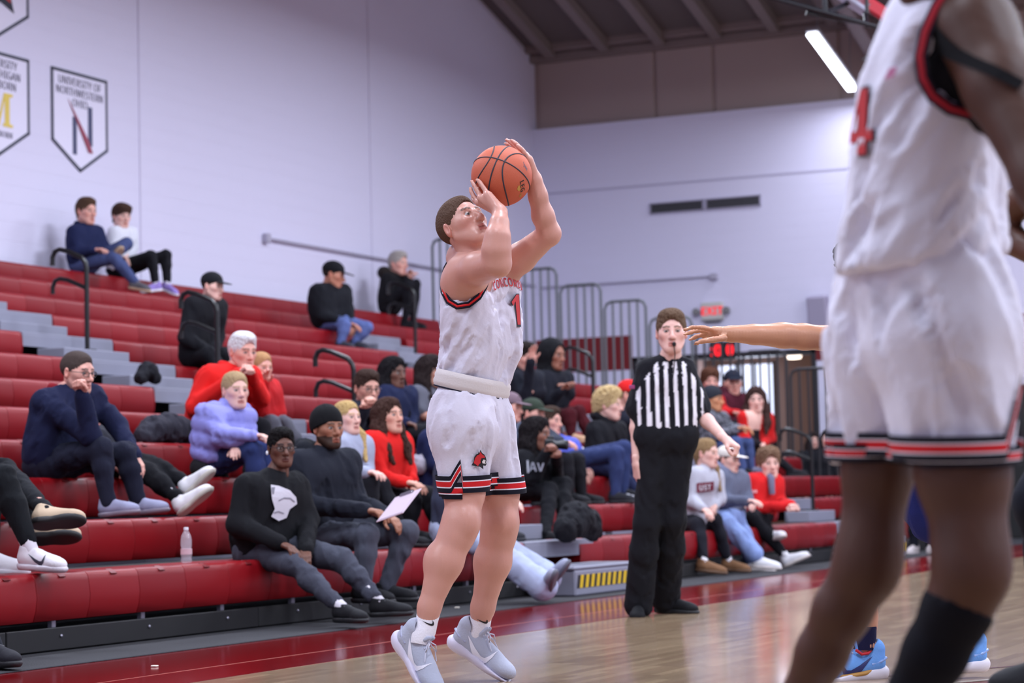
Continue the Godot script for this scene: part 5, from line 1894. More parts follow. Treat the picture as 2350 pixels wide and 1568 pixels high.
func build_front_player() -> void:
	# tall player close to the lens, turned to the right, seen from his right side and back
	var skin := C(78, 47, 37)
	var D := 4.3
	var J := {"s": 1.1}
	J.head = P([2165, -190, D])
	J.neck = P([2180, -70, D])
	J.shR = P([2235, 60, 4.2])
	J.shL = P([2190, 60, 4.5])
	J.elR = P([2405, 420, 4.02])
	J.wrR = P([2480, 640, 3.85])
	J.elL = P([2420, 380, 4.62])
	J.wrL = P([2560, 500, 4.5])
	J.hipR = P([2155, 680, 4.28])
	J.hipL = P([2070, 680, 4.42])
	for k in ["L", "R"]:
		J["kn" + k] = J["hip" + k]
		J["an" + k] = J["hip" + k]
	var body := []
	body.append_array(chain([[2240, 70, 4.22, 0.082], [2300, 200, 4.14, 0.068], [2400, 410, 4.02, 0.055], [2470, 620, 3.9, 0.034]], 0.03))
	body.append_array(chain([[2190, 60, 4.5, 0.07], [2420, 380, 4.62, 0.05], [2560, 500, 4.5, 0.03]], 0.03))
	body.append_array(chain([[2030, 860, 4.42, 0.06], [2014, 1080, 4.42, 0.066], [1998, 1250, 4.41, 0.06], [1988, 1310, 4.41, 0.060]], 0.03))
	body.append_array(chain([[1990, 1300, 4.41, 0.061], [1934, 1400, 4.44, 0.054], [1886, 1500, 4.48, 0.048], [1830, 1620, 4.53, 0.04], [1770, 1800, 4.6, 0.034]], 0.03))
	body.append_array(chain([[2175, 880, 4.24, 0.08], [2210, 1090, 4.2, 0.084], [2228, 1260, 4.17, 0.066], [2232, 1325, 4.16, 0.064]], 0.03))
	body.append_array(chain([[2230, 1310, 4.16, 0.066], [2196, 1400, 4.18, 0.057], [2146, 1500, 4.21, 0.053], [2070, 1640, 4.26, 0.042], [2000, 1830, 4.33, 0.034]], 0.03))
	body.append(px_cap([2200, 110, 4.3], [2205, 170, 4.32], 0.075, 0.08, 0.05))
	body.append(px_cap([2165, -180, 4.3], [2185, -60, 4.32], 0.06, 0.055, 0.04))
	var jersey := [
		px_cap([2150, 75, 4.30], [2185, 95, 4.42], 0.09, 0.09, 0.0),
		px_cap([2115, 220, 4.31], [2165, 230, 4.42], 0.118, 0.112, 0.08),
		px_cap([2112, 380, 4.31], [2160, 380, 4.42], 0.124, 0.118, 0.08),
		px_cap([2108, 540, 4.31], [2150, 540, 4.42], 0.130, 0.122, 0.08),
		px_cap([2105, 640, 4.31], [2150, 650, 4.42], 0.140, 0.125, 0.08),
		px_cap([2205, -20, 4.3], [2160, 40, 4.34], 0.05, 0.075, 0.06),
		[2, P([2275, 20, 4.0]), P([2225, 130, 4.16]), 0.05, 0.085, 0.02],
		[4, P([2110, 600, 4.2]), (-up + rt * 0.12).normalized()],
	]
	var shorts := [
		px_cap([2075, 650, 4.41], [2150, 650, 4.28], 0.125, 0.128, 0.0),
		px_cap([2062, 770, 4.42], [2160, 770, 4.27], 0.128, 0.138, 0.06),
		px_cap([2040, 800, 4.43], [2008, 1060, 4.43], 0.12, 0.086, 0.04),
		px_cap([2175, 800, 4.25], [2196, 1040, 4.21], 0.135, 0.108, 0.04),
		[4, P([2100, 1052, 4.3]), Vector3(0, -1, 0)],
	]
	var under := [
		px_cap([2180, 170, 4.27], [2245, 190, 4.25], 0.075, 0.06, 0.0),
		px_cap([2170, 215, 4.28], [2225, 240, 4.27], 0.085, 0.075, 0.04),
	]
	var sockp := chain([[2208, 1378, 4.17, 0.066], [2196, 1400, 4.18, 0.063], [2146, 1500, 4.21, 0.059], [2070, 1640, 4.26, 0.048], [2000, 1830, 4.33, 0.042]], 0.02)
	sockp.append([4, P([2195, 1382, 4.17]), (up + rt * 0.42).normalized()])
	var jj := job(jersey, 0.009, 0.036, 0.11, rt * 0.55 + up * 0.8)
	var js := job(shorts, 0.009, 0.03, 0.12, rt * -0.3 + up)
	var ju := job(under, 0.009)
	var jk := job(sockp, 0.008)
	var ground := P([2100, 1000, D])
	ground.y = 0.0
	var o := {"skin": skin, "face": face(110, 0), "hs": 1.0, "hair": "curly", "hair_c": C(24, 20, 20), "hand": "hand", "more_skin": body, "cell": 0.014, "sleeve": 1.0}
	o["then"] = func(rec):
		var t: Node3D = rec.t
		var white := cloth(C(230, 227, 242), 0.85, 0.25)
		var off := Transform3D(Basis.IDENTITY, -t.position)
		var parts := [["jersey", jj, white], ["shorts", js, white], ["undershirt", ju, cloth(C(20, 19, 24), 0.8)], ["sock", jk, cloth(C(16, 16, 24), 0.9)]]
		for p in parts:
			var g: Array = done[p[1]]
			obj(p[0], MB.new().add(g[0], g[1], g[2], off), p[2], t)
		var loop := [[2186, -40], [2150, 20], [2126, 75], [2114, 130], [2120, 180], [2142, 220], [2180, 248], [2225, 260], [2280, 262]]
		for b in [[-9.0, 0.0052, C(40, 30, 44)], [2.0, 0.0075, C(170, 40, 52)], [12.0, 0.0045, C(40, 34, 52)]]:
			var pts := []
			for k in loop.size() - 1:
				for f in 4:
					var q := Vector2(loop[k][0], loop[k][1]).lerp(Vector2(loop[k + 1][0], loop[k + 1][1]), f / 4.0)
					q += (q - Vector2(2240, 100)).normalized() * b[0]
					pts.append(land(jersey.slice(0, 6), P([q.x, q.y, 4.0]), (P([q.x, q.y, 4.3]) - P([q.x, q.y, 4.0])).normalized(), 0.006) - t.position)
			obj("armhole_trim", MB.new().tube(pts, b[1], 8), cloth(b[2], 0.8), t)
		# brace strap over the shoulder
		var sp := []
		var seeds := []
		for w in [-14.0, 0.0, 14.0]:
			var row := []
			for q in [[2196, -40], [2208, 10], [2226, 45], [2252, 80], [2285, 108], [2320, 130], [2352, 150], [2390, 172]]: row.append(P([q[0] + w * 0.75, q[1] - w * 0.75, 3.9]))
			seeds.append(row)
		obj("shoulder_strap", laid(body, seeds, fw, 0.004, t.position), cloth(C(16, 15, 20), 0.8), t)
		# number on the back edge
		var n := (-rt * 0.985 - fw * 0.17).normalized()
		var u := (rt * 0.17 - fw * 0.985).normalized()
		var mid := P([1982, 285, 4.28]) + n * 0.06
		obj("number_edge", laid_words("4", 0.135, jersey, mid, u, Vector3.UP, -n, 0.006, t.position, 1.1), paint(C(30, 26, 44), 0.6), t)
		obj("number", laid_words("4", 0.125, jersey, mid, u, Vector3.UP, -n, 0.0075, t.position, 1.05), paint(C(190, 34, 40), 0.6), t)
		obj("small_mark", laid_shape([Vector2(-0.008, -0.012), Vector2(0.006, -0.006), Vector2(0.009, 0.012), Vector2(-0.003, 0.01)], jersey, P([2014, 168, 4.2]) + n * 0.05, u, Vector3.UP, -n, 0.015, t.position), paint(C(200, 120, 160), 0.6), t)
		hem(shorts, P([2008, 1056, 4.43]), Vector3.UP, -fw, PI, 0.4, 0.08, t, 0.036, 0.17, 0.011)
		hem(shorts, P([2196, 1052, 4.21]), Vector3.UP, -fw, 1.15, 0.5, 0.12, t, 0.046, 0.2, 0.012, 1.0)
		court_shoe(t, P([1765, 1830, 4.6]), rt * 0.8 - fw * 0.5, Vector3.UP, 1.1, C(230, 228, 234), C(240, 238, 244), C(30, 30, 34), -1.0)
		court_shoe(t, P([1995, 1850, 4.33]), rt * 0.9 - fw * 0.3, Vector3.UP, 1.1, C(230, 228, 234), C(240, 238, 244), C(30, 30, 34), -1.0)
	person("tall player in white jersey and shorts standing with his back turned, black knee sock", ground, J, o)

func build_defender() -> void:
	var D := 8.85
	var skin := C(202, 146, 116)
	var J := {"s": 1.05}
	J.head = P([1978, 630, D])
	J.neck = P([2010, 720, D + 0.02])
	J.shR = P([2010, 790, D + 0.1])
	J.shL = P([2050, 790, D - 0.25])
	J.elR = P([1845, 772, D + 0.02])
	J.wrR = P([1672, 766, D - 0.1])
	J.elL = P([2060, 900, D - 0.3])
	J.wrL = P([2070, 1000, D - 0.35])
	J.hipR = P([2020, 1030, D + 0.1])
	J.hipL = P([2050, 1030, D - 0.1])
	J.knR = P([2000, 1250, D + 0.15])
	J.knL = P([2190, 1250, D - 0.2])
	J.shorts = true
	J.anR = P([1984, 1478, 8.82])
	J.anL = P([2215, 1480, D - 0.1])
	J.toeR = -rt * 0.96 - fw * 0.25
	J.toeL = -rt * 0.9 - fw * 0.3
	J.front = -rt
	var body := []
	body.append_array(chain([[2010, 795, D + 0.1, 0.072], [1900, 777, D + 0.05, 0.045], [1845, 774, D + 0.02, 0.046], [1800, 770, D, 0.044], [1730, 768, D - 0.06, 0.034], [1680, 766, D - 0.1, 0.0265]], 0.02))
	# reaching hand, fingers towards the shooter
	body.append(px_cap([1680, 766, D - 0.1], [1640, 760, D - 0.13], 0.027, 0.02, 0.012))
	body.append(px_cap([1678, 770, D - 0.1], [1640, 772, D - 0.12], 0.026, 0.018, 0.012))
	body.append_array(chain([[1640, 758, D - 0.14, 0.0125], [1610, 752, D - 0.16, 0.0105], [1588, 752, D - 0.17, 0.0095], [1570, 757, D - 0.18, 0.008]], 0.004))
	body.append_array(chain([[1638, 763, D - 0.11, 0.0125], [1608, 759, D - 0.11, 0.0105], [1588, 762, D - 0.11, 0.0095], [1572, 768, D - 0.11, 0.008]], 0.004))
	body.append_array(chain([[1638, 768, D - 0.09, 0.012], [1612, 768, D - 0.08, 0.0102], [1596, 774, D - 0.08, 0.0092], [1582, 780, D - 0.08, 0.0078]], 0.004))
	body.append_array(chain([[1640, 774, D - 0.07, 0.0115], [1618, 780, D - 0.06, 0.0095], [1604, 786, D - 0.06, 0.0085], [1594, 790, D - 0.06, 0.0072]], 0.004))
	body.append_array(chain([[1662, 776, D - 0.15, 0.015], [1636, 780, D - 0.18, 0.0125], [1614, 783, D - 0.19, 0.0108], [1598, 788, D - 0.19, 0.009]], 0.006))
	body.append_array(chain([[2050, 1030, D - 0.1, 0.08], [2190, 1250, D - 0.2, 0.062], [2210, 1340, D - 0.15, 0.06], [2215, 1480, D - 0.1, 0.04]], 0.03))
	body.append_array(chain([[2020, 1030, D + 0.1, 0.08], [2000, 1250, D + 0.1, 0.062], [1990, 1340, 8.84, 0.06], [1984, 1420, 8.83, 0.045], [1984, 1480, 8.82, 0.04]], 0.03))
	var o := {"skin": skin, "face": face(-78, -4), "hs": 1.0, "hair": "curly", "hair_c": C(22, 20, 24), "sleeve": 0.0, "top": C(40, 48, 110), "top_name": "jersey", "pants": C(36, 42, 100), "pants_name": "shorts", "handR": "none", "more_skin": body, "cell": 0.0125, "wet": true}
	o["then"] = func(rec):
		var t: Node3D = rec.t
		# twisted locks round the forehead
		var lk := MB.new()
		var r2 := RandomNumberGenerator.new()
		r2.seed = 4
		for k in 26:
			var q := P([1926 + r2.randf() * 34, 545 + r2.randf() * 70, D - 0.04 + r2.randf() * 0.08]) - t.position
			var e := q + (-rt * r2.randf_range(0.2, 1.0) - up * r2.randf_range(0.3, 1.2)).normalized() * 0.028
			lk.tube([q, q.lerp(e, 0.5) + rt * r2.randf_range(-0.006, 0.006), e], [0.007, 0.008, 0.006], 6)
		obj("hair_lock", lk, hair_mat(C(20, 18, 24)), t)
		obj("sock", MB.new().tube([P([1983, 1490, 8.82]) - t.position, P([1984, 1462, 8.82]) - t.position, P([1985, 1436, 8.82]) - t.position], [0.044, 0.046, 0.046], 18), cloth(C(28, 28, 60), 0.9), t)
		court_shoe(t, P([1982, 1500, 8.82]), -rt * 0.95 - fw * 0.3 - up * 0.03, Vector3.UP, 1.08, C(110, 160, 226), C(222, 216, 226), C(40, 44, 100), 1.0)
		obj("collar_band", MB.new().tube([P([1964, 1492, 8.77]) - t.position, P([1978, 1502, 8.77]) - t.position, P([1992, 1500, 8.78]) - t.position, P([2004, 1486, 8.8]) - t.position], 0.006, 8), paint(C(190, 30, 44), 0.6), t)
		obj("gum_sole", MB.new().tube([P([1905, 1551, 8.74]) - t.position, P([1945, 1553, 8.75]) - t.position, P([1985, 1546, 8.77]) - t.position, P([2016, 1534, 8.8]) - t.position], 0.009, 8), paint(C(190, 140, 70), 0.5), t)
		court_shoe(t, J.anL, -rt * 0.9 - fw * 0.3, Vector3.UP, 1.08, C(110, 160, 226), C(222, 216, 226), C(40, 44, 100), 1.0)
	var g := P([2030, 1000, D])
	person("dark-haired defender reaching one bare arm towards the shooter, light blue shoe", Vector3(g.x, 0, g.z), J, o)

func build_edge_player() -> void:
	# opponent mostly outside the frame; his bent arm and a knee show at the right edge
	var D := 6.2
	var J := {"s": 1.05}
	J.head = P([2560, 210, D])
	J.neck = P([2550, 300, D])
	J.shR = P([2500, 370, D - 0.2])
	J.shL = P([2600, 370, D + 0.2])
	J.elR = P([2262, 512, D + 0.1])
	J.wrR = P([2420, 612, D - 0.1])
	J.elL = P([2700, 560, D])
	J.wrL = P([2640, 640, D - 0.3])
	J.hipR = P([2560, 850, D - 0.1])
	J.hipL = P([2620, 850, D + 0.1])
	J.knR = P([2392, 1150, D - 0.25])
	J.knL = P([2640, 1150, D])
	J.anR = P([2440, 1520, D - 0.05])
	J.anL = P([2660, 1520, D])
	J.toeR = -rt - fw * 0.3
	J.toeL = -rt - fw * 0.3
	J.front = -rt
	var g := P([2580, 1000, D])
	person("dark-clad opponent at the edge of the court, only a bent arm and knee in view", Vector3(g.x, 0, g.z), J, {"skin": C(92, 58, 46), "face": face(-80, 0), "hair": "short", "hair_c": C(20, 18, 18), "sleeve": 0.2, "top": C(24, 25, 34), "pants": C(22, 24, 34), "shoe": C(30, 30, 34), "cell": 0.016, "lw": 1.1})
func build_people() -> void:
	make_kit()
	court_shoe_kit()
	build_shooter()
	build_referee()
	build_front_player()
	build_defender()
	build_edge_player()
	build_crowd()
	finish_people()
	build_ball()

# spectators, row by row from the top. q: where the picture shows the joints; o: what they look like
func build_crowd() -> void:
	var pale := C(226, 178, 164)
	var rosy := C(222, 164, 148)
	var brown := C(112, 74, 58)
	var deep := C(104, 68, 55)
	var blk := C(26, 26, 31)
	var navy := C(30, 34, 62)
	# ---- top row, backs against the wall ----
	seated("man in navy quarter-zip and jeans sitting against the wall, one foot on his knee", 11, 192, {
		"head": [198, 486, 60], "neck": [195, 520], "shR": [168, 532], "shL": [222, 534], "elR": [178, 578], "wrR": [216, 574], "elL": [240, 570], "wrL": [222, 572],
		"knR": [262, 592], "anR": [310, 648], "knL": [290, 560, 0.0], "anL": [255, 588, -0.1], "toeR": [340, 664], "toeL": [282, 556, -0.15]},
		{"skin": rosy, "face": face(52, -4), "hair": "short", "hair_c": C(88, 66, 52), "top": C(30, 36, 70), "pants": C(70, 80, 120), "shoe": C(92, 90, 96), "sole": C(186, 158, 130), "bare_ankle": true, "s": 0.98, "back": 0.2, "collar": C(26, 30, 56)})
	seated("boy with brown fringe in white shirt and black trousers sitting against the wall", 11, 275, {
		"head": [279, 496, 56], "shR": [262, 535], "shL": [300, 535], "elR": [262, 570], "wrR": [280, 585], "elL": [305, 568], "wrL": [292, 582],
		"knR": [346, 588], "knL": [380, 586], "anR": [358, 654], "anL": [384, 654], "toeR": [330, 668], "toeL": [402, 672]},
		{"skin": pale, "face": face(40, -8), "hair": "fringe", "hair_c": C(74, 54, 46), "top": C(214, 214, 224), "top_name": "shirt", "pants": blk, "shoe": C(150, 130, 200), "sole": C(230, 226, 234), "sock": C(226, 222, 232), "s": 0.9, "back": 0.2})
	seated("grey-haired woman in long dark coat holding a cup on the top row", 11, 895, {
		"head": [914, 606, 54], "shR": [888, 640], "shL": [925, 640], "elR": [900, 690], "wrR": [936, 642], "elL": [935, 670], "wrL": [940, 636],
		"knR": [940, 655, -0.1], "knL": [955, 652], "anR": [930, 738], "anL": [948, 740], "toeR": [962, 748], "toeL": [976, 750]},
		{"skin": rosy, "face": face(55, -2), "hair": "short", "hair_c": C(176, 168, 162), "top": C(24, 23, 27), "top_name": "coat", "pants": blk, "shoe": blk, "w": 1.12, "s": 0.95, "hood_down": C(40, 34, 32), "group": ""})
	# ---- upper rows ----
	seated("heavy man in black jacket, black cap and jeans sitting alone on an upper row", 9, 752, {
		"head": [766, 632, 60], "neck": [757, 662], "shR": [728, 668], "shL": [790, 668], "elR": [740, 725], "wrR": [800, 742], "elL": [800, 710], "wrL": [806, 742],
		"knR": [792, 745], "knL": [842, 752], "anR": [782, 786], "anL": [814, 786], "toeR": [800, 796], "toeL": [836, 796]},
		{"skin": C(190, 128, 104), "face": face(78, -12), "hair": "short", "hair_c": C(50, 40, 36), "cap": C(22, 22, 26), "top": C(24, 25, 31), "top_name": "jacket", "pants": C(92, 106, 158), "shoe": C(60, 60, 70), "w": 1.35, "lw": 1.15, "s": 1.02})
	seated("young man in black sweatshirt and black cap sitting behind the second handrail", 6, 452, {
		"head": [488, 658, 62], "neck": [482, 692], "shR": [442, 700], "shL": [502, 704], "elR": [424, 775], "wrR": [470, 800], "elL": [500, 770], "wrL": [495, 805],
		"knR": [480, 812], "knL": [515, 815]},
		{"skin": pale, "face": face(62, -6), "hair": "short", "hair_c": C(60, 46, 40), "cap": C(26, 26, 30), "top": C(22, 22, 27), "pants": C(20, 20, 25), "shoe": blk})
	# ---- middle rows ----
	seated("white-haired man in bright red sweater resting his chin on his fist", 3, 478, {
		"head": [557, 808, 84], "neck": [536, 846], "shR": [478, 862], "shL": [575, 862], "elR": [445, 935], "wrR": [548, 858, -0.12], "elL": [600, 915], "wrL": [572, 852, -0.25],
		"knR": [560, 985], "knL": [600, 980]},
		{"skin": rosy, "face": face(40, -8), "hair": "short", "hair_c": C(226, 224, 226), "brow": C(110, 84, 70), "top": C(216, 34, 32), "top_name": "sweater", "pants": blk, "shoe": blk, "hand": "fist", "w": 1.1, "collar": C(206, 30, 30)})
	seated("fair-haired woman in red resting her cheek on her hand behind the white-haired man", 3, 590, {
		"head": [600, 844, 66], "shR": [580, 890], "shL": [622, 892], "elR": [600, 945], "wrR": [606, 880, -0.1], "elL": [640, 950], "wrL": [612, 948], "knR": [622, 972], "knL": [650, 972]},
		{"skin": rosy, "face": face(42, -6), "hair": "pulled", "hair_c": C(186, 142, 100), "top": C(190, 34, 38), "pants": C(88, 88, 98), "shoe": blk, "s": 0.92})
	seated("woman with braids in navy jacket sitting beyond the aisle", 3, 900, {
		"head": [903, 858, 72], "shR": [880, 905], "shL": [938, 905], "elR": [890, 960], "wrR": [930, 970], "elL": [945, 955], "wrL": [945, 975]},
		{"skin": deep, "face": face(48, 0), "hair": "long", "hair_c": C(24, 21, 24), "top": C(30, 36, 66), "top_name": "jacket", "pants": blk, "shoe": blk, "s": 0.96})
	seated("dark-haired woman with glasses in grey T-shirt sitting behind the shooter", 3, 975, {
		"head": [990, 854, 72], "shR": [955, 905], "shL": [1010, 905], "elR": [965, 950], "wrR": [1000, 965], "elL": [1010, 950], "wrL": [1015, 965]},
		{"skin": C(202, 148, 128), "face": face(62, -2), "hair": "long", "hair_c": C(42, 32, 32), "glasses": C(60, 50, 46), "sleeve": 0.42, "top": C(98, 98, 110), "top_name": "t_shirt", "pants": C(30, 34, 54), "shoe": blk, "s": 0.95})
	seated("woman in lilac puffer jacket and jeans with a black bag at her side", 2, 498, {
		"head": [540, 898, 84], "neck": [525, 940], "shR": [480, 952], "shL": [556, 955], "elR": [510, 1000, -0.05], "wrR": [575, 1000, -0.05], "elL": [560, 1010], "wrL": [545, 1028, -0.2], "hipR": [490, 1050], "hipL": [515, 1045],
		"knR": [580, 1035], "knL": [600, 1030]},
		{"skin": pale, "face": face(32, 0), "hair": "pulled", "hair_c": C(176, 148, 112), "top": C(140, 140, 208), "top_name": "puffer_jacket", "pants": C(40, 50, 92), "shoe": blk, "w": 1.12, "loose": 0.026, "puff": 0.022, "fold": 0.02, "fold_size": 0.1, "collar": C(134, 136, 204), "s": 0.96})
	seated("dark-haired man with glasses holding his fist to his mouth, red collar", 2, 822, {
		"head": [842, 892, 80], "neck": [828, 938], "shR": [792, 945], "shL": [868, 945], "elR": [810, 1000], "wrR": [838, 935, -0.1], "elL": [875, 995], "wrL": [846, 932, -0.3], "knR": [880, 1050], "knL": [905, 1045]},
		{"skin": C(214, 158, 140), "face": face(32, -8), "hair": "short", "hair_c": C(62, 46, 40), "glasses": C(90, 60, 56), "top": C(34, 37, 48), "top_name": "pullover", "pants": blk, "shoe": blk, "collar": C(190, 34, 36), "hand": "fist", "beard": lin(C(110, 72, 60)), "beard_k": 0.4})
	# the man in navy on the third row
	seated("man with glasses in navy jacket leaning on his knee, fist at his mouth", 2, 112, {
		"head": [178, 856, 96], "neck": [150, 900], "shR": [104, 925], "shL": [206, 905], "elR": [208, 1002, -0.06], "wrR": [190, 908, -0.1], "elL": [268, 975], "wrL": [308, 1048], "hipR": [100, 1065], "hipL": [140, 1060],
		"knR": [232, 1030], "knL": [290, 1040], "anR": [250, 1155], "anL": [318, 1152], "toeR": [305, 1168], "toeL": [372, 1164]},
		{"skin": rosy, "face": face(58, -6), "hair": "buzz", "hair_c": C(74, 62, 58), "glasses": C(28, 26, 30), "top": C(26, 30, 58), "top_name": "jacket", "pants": C(30, 32, 48), "shoe": C(142, 142, 168), "sole": C(126, 116, 130), "handR": "fist", "w": 1.08, "collar": C(130, 24, 34), "cell": 0.013, "fine": true, "fold": 0.02})
	seated("person in black stretching out crossed legs in white sneakers behind the navy man", 2, 262, {
		"head": [196, 962, 84], "neck": [210, 1000], "shR": [205, 1015], "shL": [232, 1005], "elR": [215, 1050], "elL": [245, 1045], "wrR": [250, 1065], "wrL": [268, 1060],
		"knR": [340, 1088, 0.1], "knL": [352, 1072, 0.0], "anR": [416, 1150, 0.0], "anL": [428, 1108, -0.1], "toeR": [500, 1098, -0.02], "toeL": [508, 1048, -0.1]},
		{"skin": rosy, "face": face(60, 20), "hair": "short", "hair_c": C(60, 50, 44), "top": C(40, 40, 48), "pants": C(20, 20, 25), "shoe": C(226, 222, 226), "sole": C(186, 178, 168), "sock": C(226, 220, 226), "s": 0.98, "upR": up * 0.5 - rt * 0.6 + fw * 0.3, "upL": up * 0.5 - rt * 0.6 + fw * 0.3})
	# ---- lower rows left of the shooter ----
	seated("teenager in black printed sweatshirt with glasses and earbud on the lowest row", 0, 600, {
		"head": [646, 1030, 88], "neck": [632, 1090], "shR": [566, 1118], "shL": [680, 1112], "elR": [545, 1205], "wrR": [640, 1246, -0.1], "elL": [708, 1190], "wrL": [702, 1262, -0.15], "hipR": [580, 1262], "hipL": [640, 1255],
		"knR": [672, 1296, -0.1], "knL": [785, 1285], "anR": [786, 1396, -0.22], "anL": [872, 1384, -0.08], "toeR": [870, 1418, -0.25], "toeL": [950, 1400, -0.1]},
		{"skin": deep, "face": face(22, 0), "hair": "short", "hair_c": C(24, 21, 22), "glasses": C(36, 32, 34), "top": C(21, 21, 25), "pants": C(68, 70, 82), "shoe": C(24, 24, 28), "sock": C(226, 222, 230), "w": 1.08, "cell": 0.013, "fine": true, "fold": 0.02,
		"then": func(rec):
			var t: Node3D = rec.t
			var m := laid_shape([Vector2(-0.075, 0.115), Vector2(-0.03, 0.105), Vector2(0.03, 0.075), Vector2(0.065, 0.03), Vector2(0.07, -0.01), Vector2(0.03, -0.04), Vector2(0.012, -0.09), Vector2(-0.03, -0.105), Vector2(-0.07, -0.075), Vector2(-0.05, -0.03), Vector2(-0.065, 0.03)], rec.top_p, at(637, 1166, depth_of(rec.J.neck) - 0.5), rt, up, fw, 0.014, t.position)
			obj("chest_print", m, cloth(C(206, 202, 212), 0.8), t)
			for q in [[Vector2(-0.03, 0.02), Vector2(0.0, 0.035), Vector2(0.035, 0.03), Vector2(0.06, 0.005), Vector2(0.056, 0.0), Vector2(0.033, 0.023), Vector2(0.0, 0.028), Vector2(-0.028, 0.014)], [Vector2(-0.055, -0.05), Vector2(-0.03, -0.045), Vector2(0.0, -0.06), Vector2(-0.002, -0.066), Vector2(-0.03, -0.052), Vector2(-0.055, -0.057)], [Vector2(-0.07, 0.1), Vector2(-0.05, 0.1), Vector2(-0.055, 0.06), Vector2(-0.062, 0.06)]]:
				obj("print_line", laid_shape(q, rec.top_p, at(637, 1166, depth_of(rec.J.neck) - 0.5), rt, up, fw, 0.0165, t.position), cloth(C(130, 128, 140), 0.8), t)
			obj("earbud", MB.new().ball(at(613, 1040, depth_of(rec.J.head) - 0.05) - t.position, Vector3(0.008, 0.014, 0.008), Basis.IDENTITY, 6, 8), paint(C(236, 236, 240), 0.3), t)})
	seated("bearded man in black beanie and hoodie holding a white clipboard", 0, 745, {
		"head": [752, 985, 94], "neck": [738, 1040], "shR": [678, 1062], "shL": [798, 1058], "elR": [700, 1160], "wrR": [838, 1172, -0.15], "elL": [812, 1140], "wrL": [888, 1185, -0.1], "hipR": [722, 1235], "hipL": [775, 1225],
		"knR": [842, 1228, -0.1], "knL": [935, 1222], "anR": [832, 1352, -0.1], "anL": [885, 1350], "toeR": [890, 1372], "toeL": [950, 1368]},
		{"skin": C(150, 98, 76), "face": face(38, 2), "hair": "", "beanie": C(20, 20, 23), "beard": lin(C(36, 26, 24)), "top": C(30, 32, 42), "top_name": "hoodie", "pants": C(72, 74, 86), "shoe": C(26, 26, 30), "hood_down": C(26, 28, 36), "w": 1.18, "lw": 1.15, "cell": 0.013, "fine": true, "fold": 0.02, "s": 1.04})
	seated("blonde girl in grey hoodie with a long ponytail over her shoulder", 1, 782, {
		"head": [797, 962, 78], "shR": [772, 1020], "shL": [832, 1022], "elR": [800, 1085], "wrR": [840, 1085, -0.05], "elL": [838, 1080], "wrL": [846, 1082], "knR": [848, 1112], "knL": [872, 1112], "anR": [850, 1190]},
		{"skin": pale, "face": face(46, 6), "hair": "tail_front", "hair_c": C(196, 164, 110), "top": C(160, 164, 186), "top_name": "hoodie", "pants": C(26, 26, 32), "shoe": blk, "s": 0.94, "hood_down": C(150, 156, 180)})
	seated("long-haired brunette woman in bright red sweater", 1, 866, {
		"head": [892, 958, 82], "shR": [852, 1014], "shL": [922, 1014], "elR": [872, 1096], "wrR": [936, 1108, -0.1], "elL": [935, 1080], "wrL": [946, 1104], "hipR": [860, 1125], "hipL": [900, 1120], "knR": [945, 1150], "knL": [985, 1140], "anR": [940, 1220]},
		{"skin": C(214, 158, 138), "face": face(48, 8), "hair": "long", "hair_c": C(66, 44, 38), "top": C(214, 32, 30), "top_name": "sweater", "pants": blk, "shoe": blk, "loose": 0.01})
	seated("person in navy with a grey bag sitting behind the shooter's hip", 1, 1002, {
		"head": [1060, 972, 78], "neck": [1040, 998], "shR": [985, 1010], "shL": [1040, 1005], "elR": [1000, 1065], "wrR": [1045, 1085], "elL": [1060, 1060], "wrL": [1070, 1085], "knR": [1050, 1105], "anR": [1020, 1215, -0.1], "knL": [1075, 1105]},
		{"skin": pale, "face": face(60, 0), "hair": "short", "hair_c": C(80, 60, 50), "top": C(30, 36, 72), "pants": C(30, 34, 62), "shoe": C(40, 40, 46), "wide": 0.03, "leg_loose": 0.02})
	seated("person in pale jeans stretching out both legs behind the shooter's calves", 0, 1040, {
		"head": [1090, 1010, 80], "neck": [1080, 1060], "knR": [1130, 1262, -0.12], "knL": [1120, 1240], "anR": [1245, 1345, -0.2], "anL": [1255, 1325, -0.08], "toeR": [1262, 1280, -0.3], "toeL": [1290, 1290, -0.1]},
		{"skin": pale, "face": face(60, 0), "hair": "short", "hair_c": C(80, 60, 50), "top": C(60, 64, 84), "pants": C(170, 178, 206), "shoe": C(150, 152, 172), "sole": C(92, 92, 104), "wide": 0.045, "leg_loose": 0.018, "upR": up * 0.3 - rt * 0.8 + fw * 0.3, "upL": up * 0.3 - rt * 0.8 + fw * 0.3})
	# ---- beyond the shooter ----
	seated("spectator in dark navy hoodie holding a hand to the face beyond the shooter", 4, 1190, {
		"head": [1206, 822, 68], "shR": [1180, 868], "shL": [1232, 866], "elR": [1205, 920], "wrR": [1218, 830, -0.1], "elL": [1240, 900], "wrL": [1222, 900], "knR": [1230, 965], "knL": [1262, 965]},
		{"skin": rosy, "face": face(38, -10), "hair": "short", "hair_c": C(40, 32, 30), "top": C(28, 30, 40), "top_name": "hoodie", "pants": C(22, 22, 27), "shoe": C(220, 214, 214), "hood_down": C(26, 28, 36), "handR": "flat"})
	seated("spectator wearing a raised black hood and dark jacket beyond the shooter", 4, 1258, {
		"head": [1270, 816, 66], "shR": [1244, 868], "shL": [1300, 868], "elR": [1262, 925], "wrR": [1290, 895, -0.05], "elL": [1306, 905], "wrL": [1296, 890], "knR": [1308, 952], "knL": [1330, 945], "anR": [1310, 1000]},
		{"skin": C(150, 98, 80), "face": face(50, -6), "hair": "", "hood": C(20, 20, 24), "top": C(26, 27, 36), "top_name": "jacket", "pants": C(70, 20, 28), "shoe": C(190, 150, 120), "w": 1.1})
